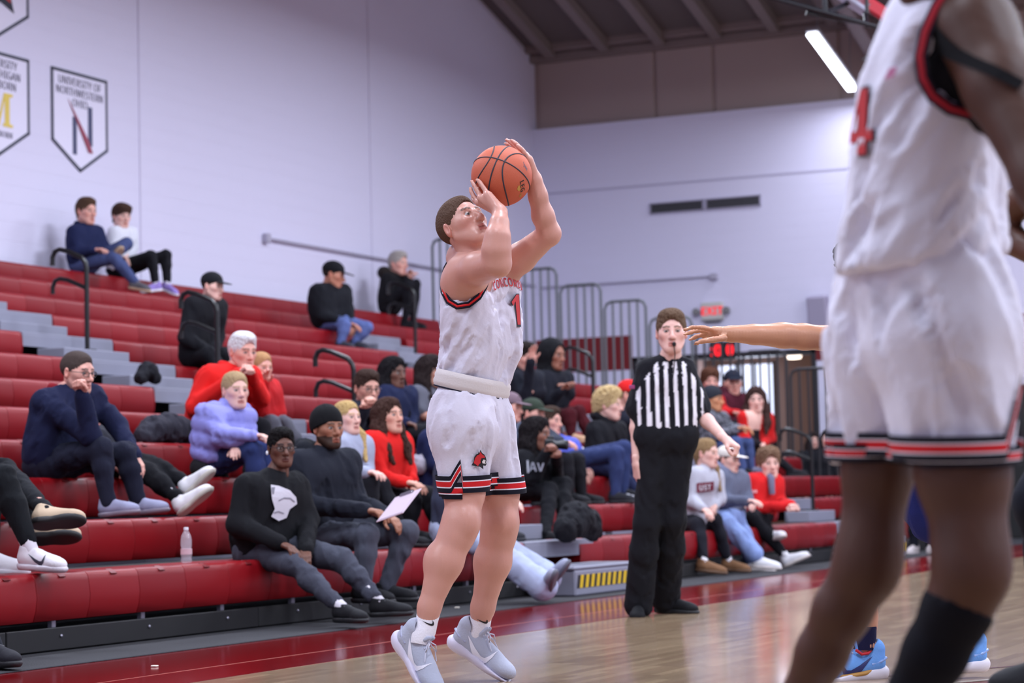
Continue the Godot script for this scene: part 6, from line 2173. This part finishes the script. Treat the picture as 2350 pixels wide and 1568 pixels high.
	seated("spectator in a grey and pink cap half hidden behind the shooter's waist", 2, 1140, {
		"head": [1172, 936, 66], "shR": [1135, 985], "shL": [1180, 985]},
		{"skin": rosy, "face": face(60, -4), "hair": "short", "hair_c": C(60, 50, 46), "cap": C(120, 100, 110), "top": C(90, 98, 118), "pants": blk, "shoe": blk})
	seated("spectator in dark cap with green badge behind the photographer", 2, 1214, {
		"head": [1224, 950, 66], "shR": [1200, 1000], "shL": [1250, 1000], "wrL": [1280, 1010]},
		{"skin": rosy, "face": face(55, -4), "hair": "short", "hair_c": C(50, 42, 40), "cap": C(52, 62, 52), "top": C(58, 62, 76), "pants": blk, "shoe": blk})
	seated("woman photographer in black with long dark hair aiming a camera", 1, 1210, {
		"head": [1232, 998, 76], "shR": [1196, 1055], "shL": [1258, 1055], "elR": [1225, 1100], "wrR": [1254, 1040, -0.12], "elL": [1276, 1090], "wrL": [1278, 1044, -0.3], "hipR": [1195, 1120], "hipL": [1235, 1118], "knR": [1262, 1125], "knL": [1295, 1112], "anR": [1252, 1225], "anL": [1290, 1215], "toeR": [1282, 1240], "toeL": [1320, 1225]},
		{"skin": C(140, 92, 76), "face": face(62, -2), "hair": "long", "hair_c": C(28, 23, 25), "top": C(24, 24, 29), "pants": C(20, 20, 25), "shoe": C(24, 24, 28), "s": 0.95, "hand": "fist",
		"then": func(rec):
			var t: Node3D = rec.t
			obj("print", laid_shape([Vector2(-0.06, 0.05), Vector2(-0.045, 0.052), Vector2(-0.04, -0.05), Vector2(-0.055, -0.05)], rec.top_p, at(1226, 1075, depth_of(rec.J.neck) - 0.5), rt, up, fw, 0.014, t.position), cloth(C(170, 170, 180), 0.8), t)
			obj("print", laid_words("AV", 0.07, rec.top_p, at(1232, 1075, depth_of(rec.J.neck) - 0.5), rt, up, fw, 0.014, t.position), cloth(C(160, 160, 172), 0.8), t)})
	seated("person in bright blue shirt and jeans resting one leg up along the row", 2, 1292, {
		"head": [1262, 968, 64], "neck": [1270, 1005], "shR": [1262, 1030], "shL": [1310, 1025], "elR": [1290, 1075], "wrR": [1320, 1085], "elL": [1330, 1060], "wrL": [1345, 1075],
		"knR": [1415, 1040, -0.1], "knL": [1432, 1028], "anR": [1412, 1135, -0.1], "anL": [1430, 1128]},
		{"skin": rosy, "face": face(60, 0), "hair": "short", "hair_c": C(70, 54, 46), "top": C(84, 92, 190), "top_name": "shirt", "pants": C(48, 58, 98), "shoe": C(40, 40, 46), "lw": 1.1})
	seated("blonde woman in black zip jacket sitting left of the referee", 2, 1378, {
		"head": [1396, 930, 72], "shR": [1365, 985], "shL": [1420, 985], "elR": [1370, 1040], "wrR": [1400, 1055], "elL": [1425, 1035], "wrL": [1425, 1055], "knR": [1420, 1085], "knL": [1440, 1080]},
		{"skin": pale, "face": face(72, 0), "hair": "curly", "hair_c": C(206, 178, 130), "top": C(26, 26, 31), "top_name": "jacket", "pants": C(36, 42, 72), "shoe": blk, "collar": C(24, 24, 29)})
	seated("man in bright red cap and dark jacket half hidden by the referee's arm", 3, 1436, {
		"head": [1446, 908, 66], "shR": [1415, 960], "shL": [1470, 960]},
		{"skin": rosy, "face": face(65, -6), "hair": "short", "hair_c": C(80, 64, 56), "cap": C(214, 36, 36), "top": C(28, 30, 42), "top_name": "jacket", "pants": blk, "shoe": blk})
	# ---- right of the referee ----
	seated("smiling spectator in red on an upper row beside the maroon hoodie", 4, 1622, {
		"head": [1630, 878, 56], "shR": [1608, 918], "shL": [1648, 918]},
		{"skin": rosy, "face": face(8, 0), "hair": "curly", "hair_c": C(96, 62, 48), "top": C(196, 32, 36), "pants": blk, "shoe": blk})
	seated("man in maroon hoodie and dark cap on an upper row", 4, 1688, {
		"head": [1682, 880, 58], "shR": [1660, 915], "shL": [1712, 918], "elR": [1662, 965], "wrR": [1690, 985], "elL": [1720, 965], "wrL": [1705, 985]},
		{"skin": rosy, "face": face(5, 0), "hair": "short", "hair_c": C(50, 40, 38), "cap": C(34, 38, 52), "top": C(78, 26, 40), "top_name": "hoodie", "pants": blk, "shoe": blk, "w": 1.15, "hood_down": C(70, 24, 36)})
	seated("spectator in dark knit hat and speckled grey sweater beside the referee", 3, 1630, {
		"head": [1636, 918, 56], "shR": [1616, 958], "shL": [1658, 960], "elR": [1640, 1000], "wrR": [1690, 985], "knR": [1690, 1015]},
		{"skin": C(196, 134, 96), "face": face(62, 0), "hair": "", "beanie": C(44, 46, 54), "top": C(92, 94, 108), "top_name": "sweater", "pants": C(70, 84, 128), "shoe": blk,
		"print": func(p: Vector3) -> Color:
			var h := fposmod(sin(floor(p.x * 45.0) * 12.9 + floor(p.y * 45.0) * 78.2 + floor(p.z * 45.0) * 37.7) * 43758.5, 1.0)
			return Color(0.05, 0.052, 0.065) if h < 0.55 else Color(0.2, 0.2, 0.24)})
	var cardi := at(1733, 983, 28.0)
	seated("woman in open red cardigan over a black top, long dark hair", 3, 1726, {
		"head": [1735, 920, 58], "shR": [1708, 958], "shL": [1762, 960], "elR": [1708, 1008], "wrR": [1742, 1020, -0.1], "elL": [1770, 1005], "wrL": [1752, 1018, -0.2], "knR": [1715, 1030, -0.1], "knL": [1755, 1030], "anR": [1705, 1090]},
		{"skin": pale, "face": face(-4, 2), "hair": "long", "hair_c": C(66, 46, 42), "top": C(200, 30, 32), "top_name": "cardigan", "pants": blk, "shoe": blk,
		"print": func(p: Vector3) -> Color:
			# black top and neckline down the open front, measured from the middle of the chest
			var l := p - cardi
			var x := absf(l.x * 0.908 - l.z * 0.419)
			if x < 0.07 and l.y < -0.02 and l.y > -0.28: return Color(0.012, 0.011, 0.014)
			if x < 0.075 + l.y * 0.2 and l.y >= -0.02: return lin(C(226, 180, 166))
			return lin(C(200, 30, 32))})
	seated("fair girl in grey sweatshirt with maroon block print on the lowest row", 0, 1606, {
		"head": [1622, 1042, 66], "shR": [1594, 1090], "shL": [1640, 1092], "elR": [1590, 1150], "wrR": [1612, 1166, -0.1], "elL": [1650, 1145], "wrL": [1640, 1160], "hipR": [1588, 1200], "hipL": [1615, 1195], "knR": [1600, 1205, -0.1], "knL": [1640, 1195], "anR": [1616, 1292, -0.1], "anL": [1672, 1290, 0.05], "toeR": [1680, 1312], "toeL": [1720, 1306]},
		{"skin": pale, "face": face(55, 0), "hair": "tail_front", "hair_c": C(150, 122, 88), "top": C(180, 180, 192), "pants": C(28, 28, 36), "shoe": C(122, 88, 62), "sole": C(100, 72, 52), "sock": C(230, 228, 234),
		"then": func(rec):
			obj("chest_print", laid_shape([Vector2(-0.08, -0.04), Vector2(-0.08, 0.045), Vector2(0.09, 0.05), Vector2(0.09, -0.035)], rec.top_p, at(1624, 1124, depth_of(rec.J.neck) - 0.5), rt, up, fw, 0.014, rec.t.position), cloth(C(108, 34, 52), 0.8), rec.t)
			obj("print_letters", laid_words("UST", 0.05, rec.top_p, at(1624, 1124, depth_of(rec.J.neck) - 0.5), rt, up, fw, 0.017, rec.t.position), cloth(C(206, 202, 210), 0.8), rec.t)})
	seated("young spectator in white cap, grey hooded jacket and ripped light jeans on the lowest row", 0, 1672, {
		"head": [1672, 1056, 62], "shR": [1650, 1098], "shL": [1700, 1098], "elR": [1660, 1150], "wrR": [1712, 1150, -0.1], "elL": [1712, 1140], "wrL": [1720, 1150], "knR": [1668, 1200, -0.12], "knL": [1690, 1195], "anR": [1742, 1284, -0.15], "anL": [1730, 1290, 0.05], "toeR": [1792, 1300], "toeL": [1775, 1306]},
		{"skin": pale, "face": face(52, -4), "hair": "fringe", "hair_c": C(74, 54, 46), "cap": C(222, 214, 206), "top": C(96, 100, 120), "top_name": "jacket", "pants": C(136, 156, 206), "leg_loose": 0.016, "wide": 0.03, "shoe": C(226, 224, 228), "sole": C(210, 200, 196), "sock": C(232, 230, 234), "hood_down": C(120, 124, 150)})
	seated("curly-haired spectator in red sweatshirt and grey scarf clasping hands on the lowest row", 0, 1742, {
		"head": [1764, 1066, 68], "shR": [1722, 1106], "shL": [1782, 1106], "elR": [1738, 1166], "wrR": [1808, 1162, -0.15], "elL": [1790, 1155], "wrL": [1816, 1160, -0.4], "knR": [1728, 1190, -0.15], "knL": [1745, 1182, -0.1], "anR": [1806, 1280, -0.1], "anL": [1768, 1226, -0.25], "toeR": [1872, 1262, -0.1], "toeL": [1820, 1216, -0.3]},
		{"skin": pale, "face": face(12, 2), "hair": "curly", "hair_c": C(132, 104, 84), "top": C(204, 32, 34), "pants": C(22, 22, 27), "sock": C(228, 226, 230), "shoe": C(224, 222, 226), "sole": C(210, 200, 194), "collar": C(112, 112, 134), "hand": "fist",
		"then": func(rec):
			obj("sleeve_print", laid_shape([Vector2(-0.05, -0.014), Vector2(-0.05, 0.014), Vector2(0.05, 0.016), Vector2(0.05, -0.012)], rec.top_p, at(1733, 1133, depth_of(rec.J.shR) - 0.4), rt, up, fw, 0.014, rec.t.position), cloth(C(220, 150, 152), 0.8), rec.t)
			var a: Vector3 = rec.J.neck - rec.t.position
			obj("scarf_end", MB.new().tube([a - fw * 0.1 + rt * 0.02, at(1770, 1100, depth_of(rec.J.neck) - 0.16) - rec.t.position, at(1772, 1135, depth_of(rec.J.neck) - 0.17) - rec.t.position], [0.03, 0.035, 0.03], 10), cloth(C(112, 112, 134), 0.9), rec.t)})
	# ---- legs at the left edge of the frame ----
	seated("person in black leggings and white running shoes at the near end of the second row", 1, -150, {
		"knR": [8, 1098, -0.05], "knL": [-30, 1110], "anR": [72, 1268, -0.1], "anL": [-22, 1278], "toeR": [168, 1298, -0.15], "toeL": [66, 1304], "elR": [-190, 1000], "wrR": [-140, 1060], "elL": [-170, 990], "wrL": [-130, 1050]},
		{"skin": pale, "face": face(60, 0), "hair": "pulled", "hair_c": C(90, 66, 50), "top": C(60, 60, 72), "pants": C(22, 24, 28), "shoe": C(228, 222, 228), "sole": C(214, 206, 214), "sock": C(230, 224, 232), "cell": 0.014, "shoe_s": 1.08,
		"then": func(rec):
			var b := frame_zy(rec.J.toeR, Vector3.UP, 1.08)
			var tr := Transform3D(b, rec.J.anR - b.y.normalized() * 0.0918 - rec.t.position)
			var m := laid_shape(SWOOSH.map(func(p): return p * Vector2(0.1, 0.12)), jobs[kit["shoe"]][0], Vector3(-0.1, 0.06, 0.07), Vector3(0, 0, -1), Vector3.UP, Vector3.RIGHT, 0.002, Vector3.ZERO)
			obj("swoosh", MB.new().add(m.v, m.n, m.idx, tr), paint(C(60, 62, 76), 0.5), rec.t)})
	seated("person in black trousers with bare ankles and crossed tan sneakers on the third row", 2, -220, {
		"knR": [10, 1080, -0.1], "knL": [-10, 1090], "anR": [108, 1176, -0.25], "anL": [100, 1212, -0.15], "toeR": [205, 1188, -0.06], "toeL": [200, 1226, -0.06], "elR": [-250, 960], "wrR": [-190, 1020], "elL": [-230, 950], "wrL": [-180, 1010]},
		{"skin": rosy, "face": face(60, 0), "hair": "short", "hair_c": C(70, 54, 46), "top": C(90, 70, 60), "pants": C(24, 25, 30), "shoe": C(196, 172, 146), "sole": C(30, 28, 30), "bare_ankle": true, "shoe_s": 1.05, "leg_loose": 0.0, "upR": up * 0.75 + fw * 0.65, "upL": up * 0.75 + fw * 0.65})
	seated("person with a dark shoe on the mat at the near end of the lowest row", 0, -190, {
		"knR": [-80, 1330], "knL": [-110, 1300], "anR": [-14, 1490, -0.1], "anL": [-90, 1470], "toeR": [44, 1512, -0.2], "elR": [-240, 1180], "wrR": [-160, 1240], "elL": [-220, 1170], "wrL": [-150, 1230]},
		{"skin": rosy, "face": face(60, 0), "hair": "short", "hair_c": C(70, 54, 46), "top": C(50, 52, 66), "pants": C(34, 36, 44), "shoe": C(32, 31, 38), "sole": C(26, 25, 30), "shoe_s": 1.05})
	# ---- far end, by the doorway ----
	for e in [[1866, 1012, 0, C(30, 30, 36), "standing child in black with dark hair beyond the bleacher end"], [1898, 1008, 1, C(26, 26, 32), "standing child in dark coat beside another beyond the bleacher end"], [1934, 1030, 2, C(150, 154, 190), "standing figure in pale blue beyond the bleacher end"]]:
		standing(e[4], at(e[0], e[1], 30.0 + 0.8 * e[2]), 0.88, {"skin": pale, "face": face([10, -20, 40][e[2]], 0), "hair": "long", "hair_c": C(44, 34, 34), "top": e[3], "pants": C(30, 32, 44), "shoe": C(40, 40, 46)})
	for e in [[2108, 1060, C(26, 28, 44), "coach in dark suit standing by the far wall pads"]]:
		standing(e[3], at(e[0], e[1] - 40, 26.0), 1.0, {"skin": rosy, "face": face(-20, 0), "hair": "short", "hair_c": C(44, 34, 34), "top": e[2], "pants": C(22, 24, 34), "shoe": C(190, 180, 180)})

func standing(label: String, head: Vector3, s: float, o: Dictionary) -> void:
	var J := {"s": s}
	var ground := Vector3(head.x, 0.0, head.z)
	var h := head.y
	var f: Vector3 = Vector3(o.face.z.x, 0, o.face.z.z).normalized()
	var left := Vector3.UP.cross(f)
	J.head = head
	J.neck = ground + Vector3.UP * (h * 0.9)
	var hip := ground + Vector3.UP * h * 0.56
	for k in ["L", "R"]:
		var d := 1.0 if k == "L" else -1.0
		J["sh" + k] = ground + Vector3.UP * h * 0.86 + left * d * 0.17 * s
		J["el" + k] = ground + Vector3.UP * h * 0.66 + left * d * 0.22 * s
		J["wr" + k] = ground + Vector3.UP * h * 0.52 + left * d * 0.2 * s + f * 0.1
		J["hip" + k] = hip + left * d * 0.08 * s
		J["kn" + k] = ground + Vector3.UP * h * 0.3 + left * d * 0.09 * s + f * 0.02
		J["an" + k] = ground + Vector3.UP * 0.085 * s + left * d * 0.09 * s
		J["toe" + k] = f + left * d * 0.2
	J.front = f
	o["hs"] = s
	person(label, ground, J, o)

func build_props() -> void:
	build_banners()
	# ---- water bottle on the lowest row ----
	var b := on_plane(428, 1292, 0, row_x(0) - 0.1)
	var bt := base("water_bottle", Vector3(b.x, row_y(0) + 0.001, b.z))
	tag(bt, "clear plastic water bottle standing on the lowest bleacher row", "bottle")
	var clear := StandardMaterial3D.new()
	clear.albedo_color = Color(0.95, 0.93, 0.97, 0.22)
	clear.transparency = BaseMaterial3D.TRANSPARENCY_ALPHA
	clear.roughness = 0.08
	var pr := [Vector2(0.02, 0.0), Vector2(0.03, 0.004), Vector2(0.032, 0.02), Vector2(0.029, 0.03), Vector2(0.032, 0.045), Vector2(0.032, 0.075), Vector2(0.029, 0.085), Vector2(0.032, 0.1), Vector2(0.032, 0.13), Vector2(0.028, 0.155), Vector2(0.014, 0.182), Vector2(0.0125, 0.19)]
	obj("body", MB.new().lathe(Vector3.ZERO, pr, 20), clear, bt)
	obj("label", MB.new().lathe(Vector3.ZERO, [Vector2(0.0325, 0.05), Vector2(0.0328, 0.052), Vector2(0.0328, 0.08), Vector2(0.0325, 0.082)], 20), paint(C(214, 150, 160), 0.5, {"transparency": 1, "albedo_color": Color(0.9, 0.75, 0.78, 0.55)}), bt)
	obj("cap", MB.new().lathe(Vector3(0, 0.188, 0), [Vector2(0.014, 0.0), Vector2(0.014, 0.014), Vector2(0.012, 0.016)], 16), paint(C(226, 222, 230), 0.4), bt)
	# ---- clipboard in the bearded man's hands ----
	var cd := 13.15
	var c0 := at(868, 1196, cd)
	var ux := (at(910, 1142, cd + 0.22) - c0).normalized()
	var uy := (at(906, 1196, cd - 0.16) - c0)
	uy = (uy - ux * uy.dot(ux)).normalized()
	var cb := base("clipboard", c0)
	tag(cb, "white clipboard with metal clip held by the bearded man", "clipboard")
	var cbs := Basis(uy, ux, uy.cross(ux))
	obj("board", MB.new().box(cbs * Vector3(0.09, 0.13, 0), Vector3(0.2, 0.28, 0.006), 0.002, cbs), paint(C(196, 176, 190), 0.5), cb)
	obj("paper", MB.new().box(cbs * Vector3(0.09, 0.12, 0.0045), Vector3(0.18, 0.24, 0.002), 0.0, cbs), paint(C(196, 176, 190), 0.7), cb)
	obj("clip", MB.new().box(cbs * Vector3(0.09, 0.255, 0.009), Vector3(0.1, 0.03, 0.012), 0.004, cbs), paint(C(150, 148, 156), 0.25, {"metallic": 0.9}), cb)
	# ---- camera in the photographer's hands ----
	var kd := depth_of(on_plane(1262, 1030, 0, row_x(1) + 0.12))
	var k0 := at(1262, 1022, kd)
	var ph := base("camera_body", k0)
	tag(ph, "black camera with a long lens held up by the photographer", "camera")
	var kb := face(78, 0)
	obj("body", MB.new().box(Vector3.ZERO, Vector3(0.14, 0.1, 0.07), 0.012, kb), paint(C(24, 24, 27), 0.5), ph)
	obj("lens", MB.new().lathe(kb * Vector3(0, 0, 0.03), [Vector2(0.034, 0.0), Vector2(0.036, 0.06), Vector2(0.042, 0.09), Vector2(0.042, 0.12), Vector2(0.036, 0.122)], 18, kb * Basis(Vector3.RIGHT, PI / 2)), paint(C(20, 20, 23), 0.4), ph)
	obj("prism", MB.new().box(kb * Vector3(0, 0.06, 0.005), Vector3(0.06, 0.035, 0.05), 0.01, kb), paint(C(22, 22, 25), 0.5), ph)
	# ---- clothes and bags left on the seats ----
	lump("jacket", "crumpled dark grey jacket lying on the row beside the lilac puffer jacket", 3, [[330, 1000, 0.07], [352, 985, 0.09], [385, 982, 0.1], [415, 990, 0.1], [428, 1020, 0.07], [432, 1062, 0.05]], C(48, 47, 56), "jacket")
	lump("shoulder_bag", "black leather bag beside the woman in the lilac jacket", 2, [[462, 1075, 0.075], [490, 1078, 0.08], [500, 1092, 0.07]], C(26, 25, 29), "bag")
	lump("dark_bag", "small dark bag left on the aisle steps below the capped man", 5, [[322, 868, 0.05], [340, 852, 0.07], [356, 868, 0.05]], C(28, 28, 34), "bag", 0.1)
	lump("pink_wrapper", "crinkled pink bag on the row beside the navy man's hand", 2, [[336, 1078, 0.04], [348, 1070, 0.05], [356, 1080, 0.04]], C(196, 120, 140), "bag")
	lump("backpack", "black backpack on the row beside the photographer's feet", 0, [[1300, 1215, 0.1], [1322, 1192, 0.13], [1345, 1200, 0.11], [1362, 1222, 0.07]], C(28, 28, 33), "backpack", 0.3)
	lump("grey_bag", "pale grey bag between the brunette woman and the shooter", 1, [[962, 1068, 0.07], [975, 1058, 0.08], [985, 1072, 0.06]], C(160, 154, 166), "bag")
	lump("white_towel", "white towel hanging over the row left of the referee", 1, [[1430, 1150, 0.05], [1442, 1152, 0.06], [1448, 1178, 0.04]], C(224, 222, 232), "towel")
	var wr := on_plane(608, 1424, 1, 0.03)
	var f := base("foil_wrapper", Vector3(wr.x, 0.008, wr.z))
	tag(f, "crumpled silver wrapper lying on the dark mat", "wrapper")
	var r2 := RandomNumberGenerator.new()
	r2.seed = 5
	var fm := MB.new()
	for k in 14:
		var p := Vector3(r2.randf_range(-0.05, 0.05), r2.randf_range(0.0, 0.035), r2.randf_range(-0.06, 0.06))
		fm.tri(p, p + Vector3(r2.randf_range(0.01, 0.04), r2.randf_range(0, 0.02), 0.02), p + Vector3(0.01, r2.randf_range(0.01, 0.03), r2.randf_range(-0.03, 0.03)))
	obj("foil", fm, paint(C(190, 186, 196), 0.25, {"metallic": 0.5}), f)
	for e in [[1049, 1396, "pale scrap of litter on the mat behind the shooter's feet"], [355, 1528, "tiny pale scrap of litter on the red border"]]:
		var q := on_plane(e[0], e[1], 1, 0.008)
		var o := obj("paper_scrap", MB.new().box(Vector3(0, 0.004, 0), Vector3(0.03, 0.008, 0.025), 0.003), paint(C(220, 210, 196), 0.7), null, Vector3(q.x, 0.008 if q.x < -6.4 else 0.002, q.z))
		tag(o, e[2], "litter")
	# ---- folded-up side basket under the roof ----
	var d := 22.5
	var o0 := at(1900, 30, d)
	var fr := base("backboard_frame", o0)
	tag(fr, "folded-up black steel basket frame with a red padded edge under the roof", "basketball frame")
	var blk := paint(C(26, 26, 34), 0.45)
	for s in [[[1640, -42, 0.0], [2012, 62, 0.0]], [[1660, -75, 0.6], [2030, 22, 0.6]], [[1850, 30, 0.05], [1965, 50, 0.05]], [[1985, 22, 0.3], [1990, 60, 0.05]], [[1890, -40, 0.0], [1895, 28, 0.0]], [[1760, -8, 0.0], [1900, -60, 0.6]], [[1900, 28, 0.0], [1985, -10, 0.6]]]:
		obj("tube", MB.new().tube([at(s[0][0], s[0][1], d + s[0][2]) - o0, at(s[1][0], s[1][1], d + s[1][2]) - o0], 0.026, 10), blk, fr)
	var ra := at(1935, -30, d + 0.2) - o0
	var rb := at(2042, 42, d + 0.2) - o0
	var rx := (rb - ra).normalized()
	var ry := (up - rx * up.dot(rx)).normalized()
	obj("red_padding", MB.new().box((ra + rb) / 2, Vector3(ra.distance_to(rb), 0.13, 0.1), 0.02, Basis(rx, ry, rx.cross(ry))), paint(C(190, 44, 58), 0.5), fr)
	var ga := at(1905, -30, d + 0.3) - o0
	var gb := at(1992, 20, d + 0.3) - o0
	obj("board_edge", MB.new().box((ga + gb) / 2, Vector3(ga.distance_to(gb), 0.1, 0.3), 0.01, Basis(rx, ry, rx.cross(ry))), paint(C(186, 184, 206), 0.3), fr)
	for s in [[1640, -42], [1990, 30]]:
		var a := at(s[0], s[1], d)
		obj("hanger", MB.new().tube([a - o0, Vector3(a.x, roof_y(a.z) - 0.1, a.z) - o0], 0.02, 8), blk, fr)

# a soft bundle of cloth lying on a row: blobs at picture places
func lump(called: String, label: String, row: int, spots: Array, c: Color, category: String, fwd := 0.0) -> void:
	var pr := []
	var ps := []
	for s in spots: ps.append(on_plane(s[0], s[1], 0, row_x(row) - 0.16 + fwd))
	for k in ps.size() - 1: pr.append([0, ps[k], ps[k + 1], spots[k][2], spots[k + 1][2], 0.04])
	var g := net(pr, 0.014, 0.03, 0.09, called.length())
	var low := Vector3(ps[0].x, 1e9, ps[0].z)
	for p in g[0]: low.y = minf(low.y, p.y)
	var o := obj(called, MB.new().add(g[0], g[1], g[2], Transform3D(Basis.IDENTITY, -low)), cloth(c, 0.85), null, low)
	tag(o, label, category)

func build_banners() -> void:
	var panel := paint(Color(0.90, 0.885, 0.96), 0.6)
	var edge := paint(C(60, 62, 78), 0.6)
	var ink := paint(C(92, 88, 108), 0.7)
	var specs := [[-20.265, 5.585, ["UNIVERSITY OF", "NORTHWESTERN", "OHIO"], "pale pentagon banner reading UNIVERSITY OF NORTHWESTERN OHIO with a navy N"], [-18.815, 5.585, ["UNIVERSITY", "OF MICHIGAN", "DEARBORN"], "pale pentagon banner with a yellow block M on the white wall"], [-18.815, 6.86, [], "pale pentagon banner with a red and black bird head on the white wall"]]
	for k in 3:
		var s: Array = specs[k]
		var z0: float = s[0]
		var y0: float = s[1]
		var t := base("wall_banner", Vector3(WALL_X, y0, z0))
		tag(t, s[3], "banner")
		var w := 1.02
		var out := [Vector3(0, 0, 0), Vector3(0, 0, -w), Vector3(0, -0.79, -w), Vector3(0, -1.08, -w / 2), Vector3(0, -0.79, 0)]
		obj("panel", MB.new().plate(out, Vector3.RIGHT, 0.008), panel, t)
		var bm := MB.new()
		for e in 5:
			var a: Vector3 = out[e]
			var c: Vector3 = out[(e + 1) % 5]
			var d := (c - a).normalized()
			bm.box((a + c) / 2 + Vector3(0.007, 0, 0), Vector3(0.014, 0.034, a.distance_to(c) + 0.02), 0.0, Basis(Vector3.RIGHT, d.cross(Vector3.RIGHT), -d) if false else Basis(Vector3.RIGHT, Vector3.RIGHT.cross(d), d).orthonormalized())
		obj("border", bm, edge, t)
		for l in s[2].size():
			var o := obj("lettering", words(s[2][l], 0.085, 0.004), ink, t, Vector3(0.011, -0.1 - l * 0.115, -w / 2))
			o.rotation.y = PI / 2
		if k == 0:
			var nv := paint(C(66, 70, 104), 0.6)
			var rd := paint(C(150, 62, 84), 0.6)
			obj("letter_stroke", MB.new().box(Vector3(0.011, -0.70, -0.405), Vector3(0.006, 0.42, 0.07)), nv, t)
			obj("letter_stroke", MB.new().box(Vector3(0.011, -0.56, -0.70), Vector3(0.006, 0.44, 0.075)), nv, t)
			obj("slash", MB.new().plate([Vector3(0.014, -0.30, -0.28), Vector3(0.014, -0.86, -0.66), Vector3(0.014, -0.86, -0.74), Vector3(0.014, -0.72, -0.66)], Vector3.RIGHT, 0.004), rd, t)
		elif k == 1:
			var o := obj("letter", words("M", 0.36, 0.006, true, true), paint(C(226, 200, 92), 0.6), t, Vector3(0.011, -0.60, -w / 2))
			o.rotation.y = PI / 2
			var o2 := obj("lettering", words("DEARBORN", 0.06, 0.004, false, true), ink, t, Vector3(0.011, -0.86, -w / 2))
			o2.rotation.y = PI / 2
		else:
			obj("bird_head", MB.new().plate([Vector3(0.01, -0.35, -0.2), Vector3(0.01, -0.25, -0.6), Vector3(0.01, -0.62, -0.72), Vector3(0.01, -0.8, -0.78), Vector3(0.01, -0.72, -0.55), Vector3(0.01, -0.78, -0.3)], Vector3.RIGHT, 0.004), paint(C(40, 38, 56), 0.6), t)
			obj("bird_crest", MB.new().plate([Vector3(0.015, -0.5, -0.25), Vector3(0.015, -0.48, -0.6), Vector3(0.015, -0.7, -0.72), Vector3(0.015, -0.62, -0.5)], Vector3.RIGHT, 0.004), paint(C(206, 52, 56), 0.6), t)
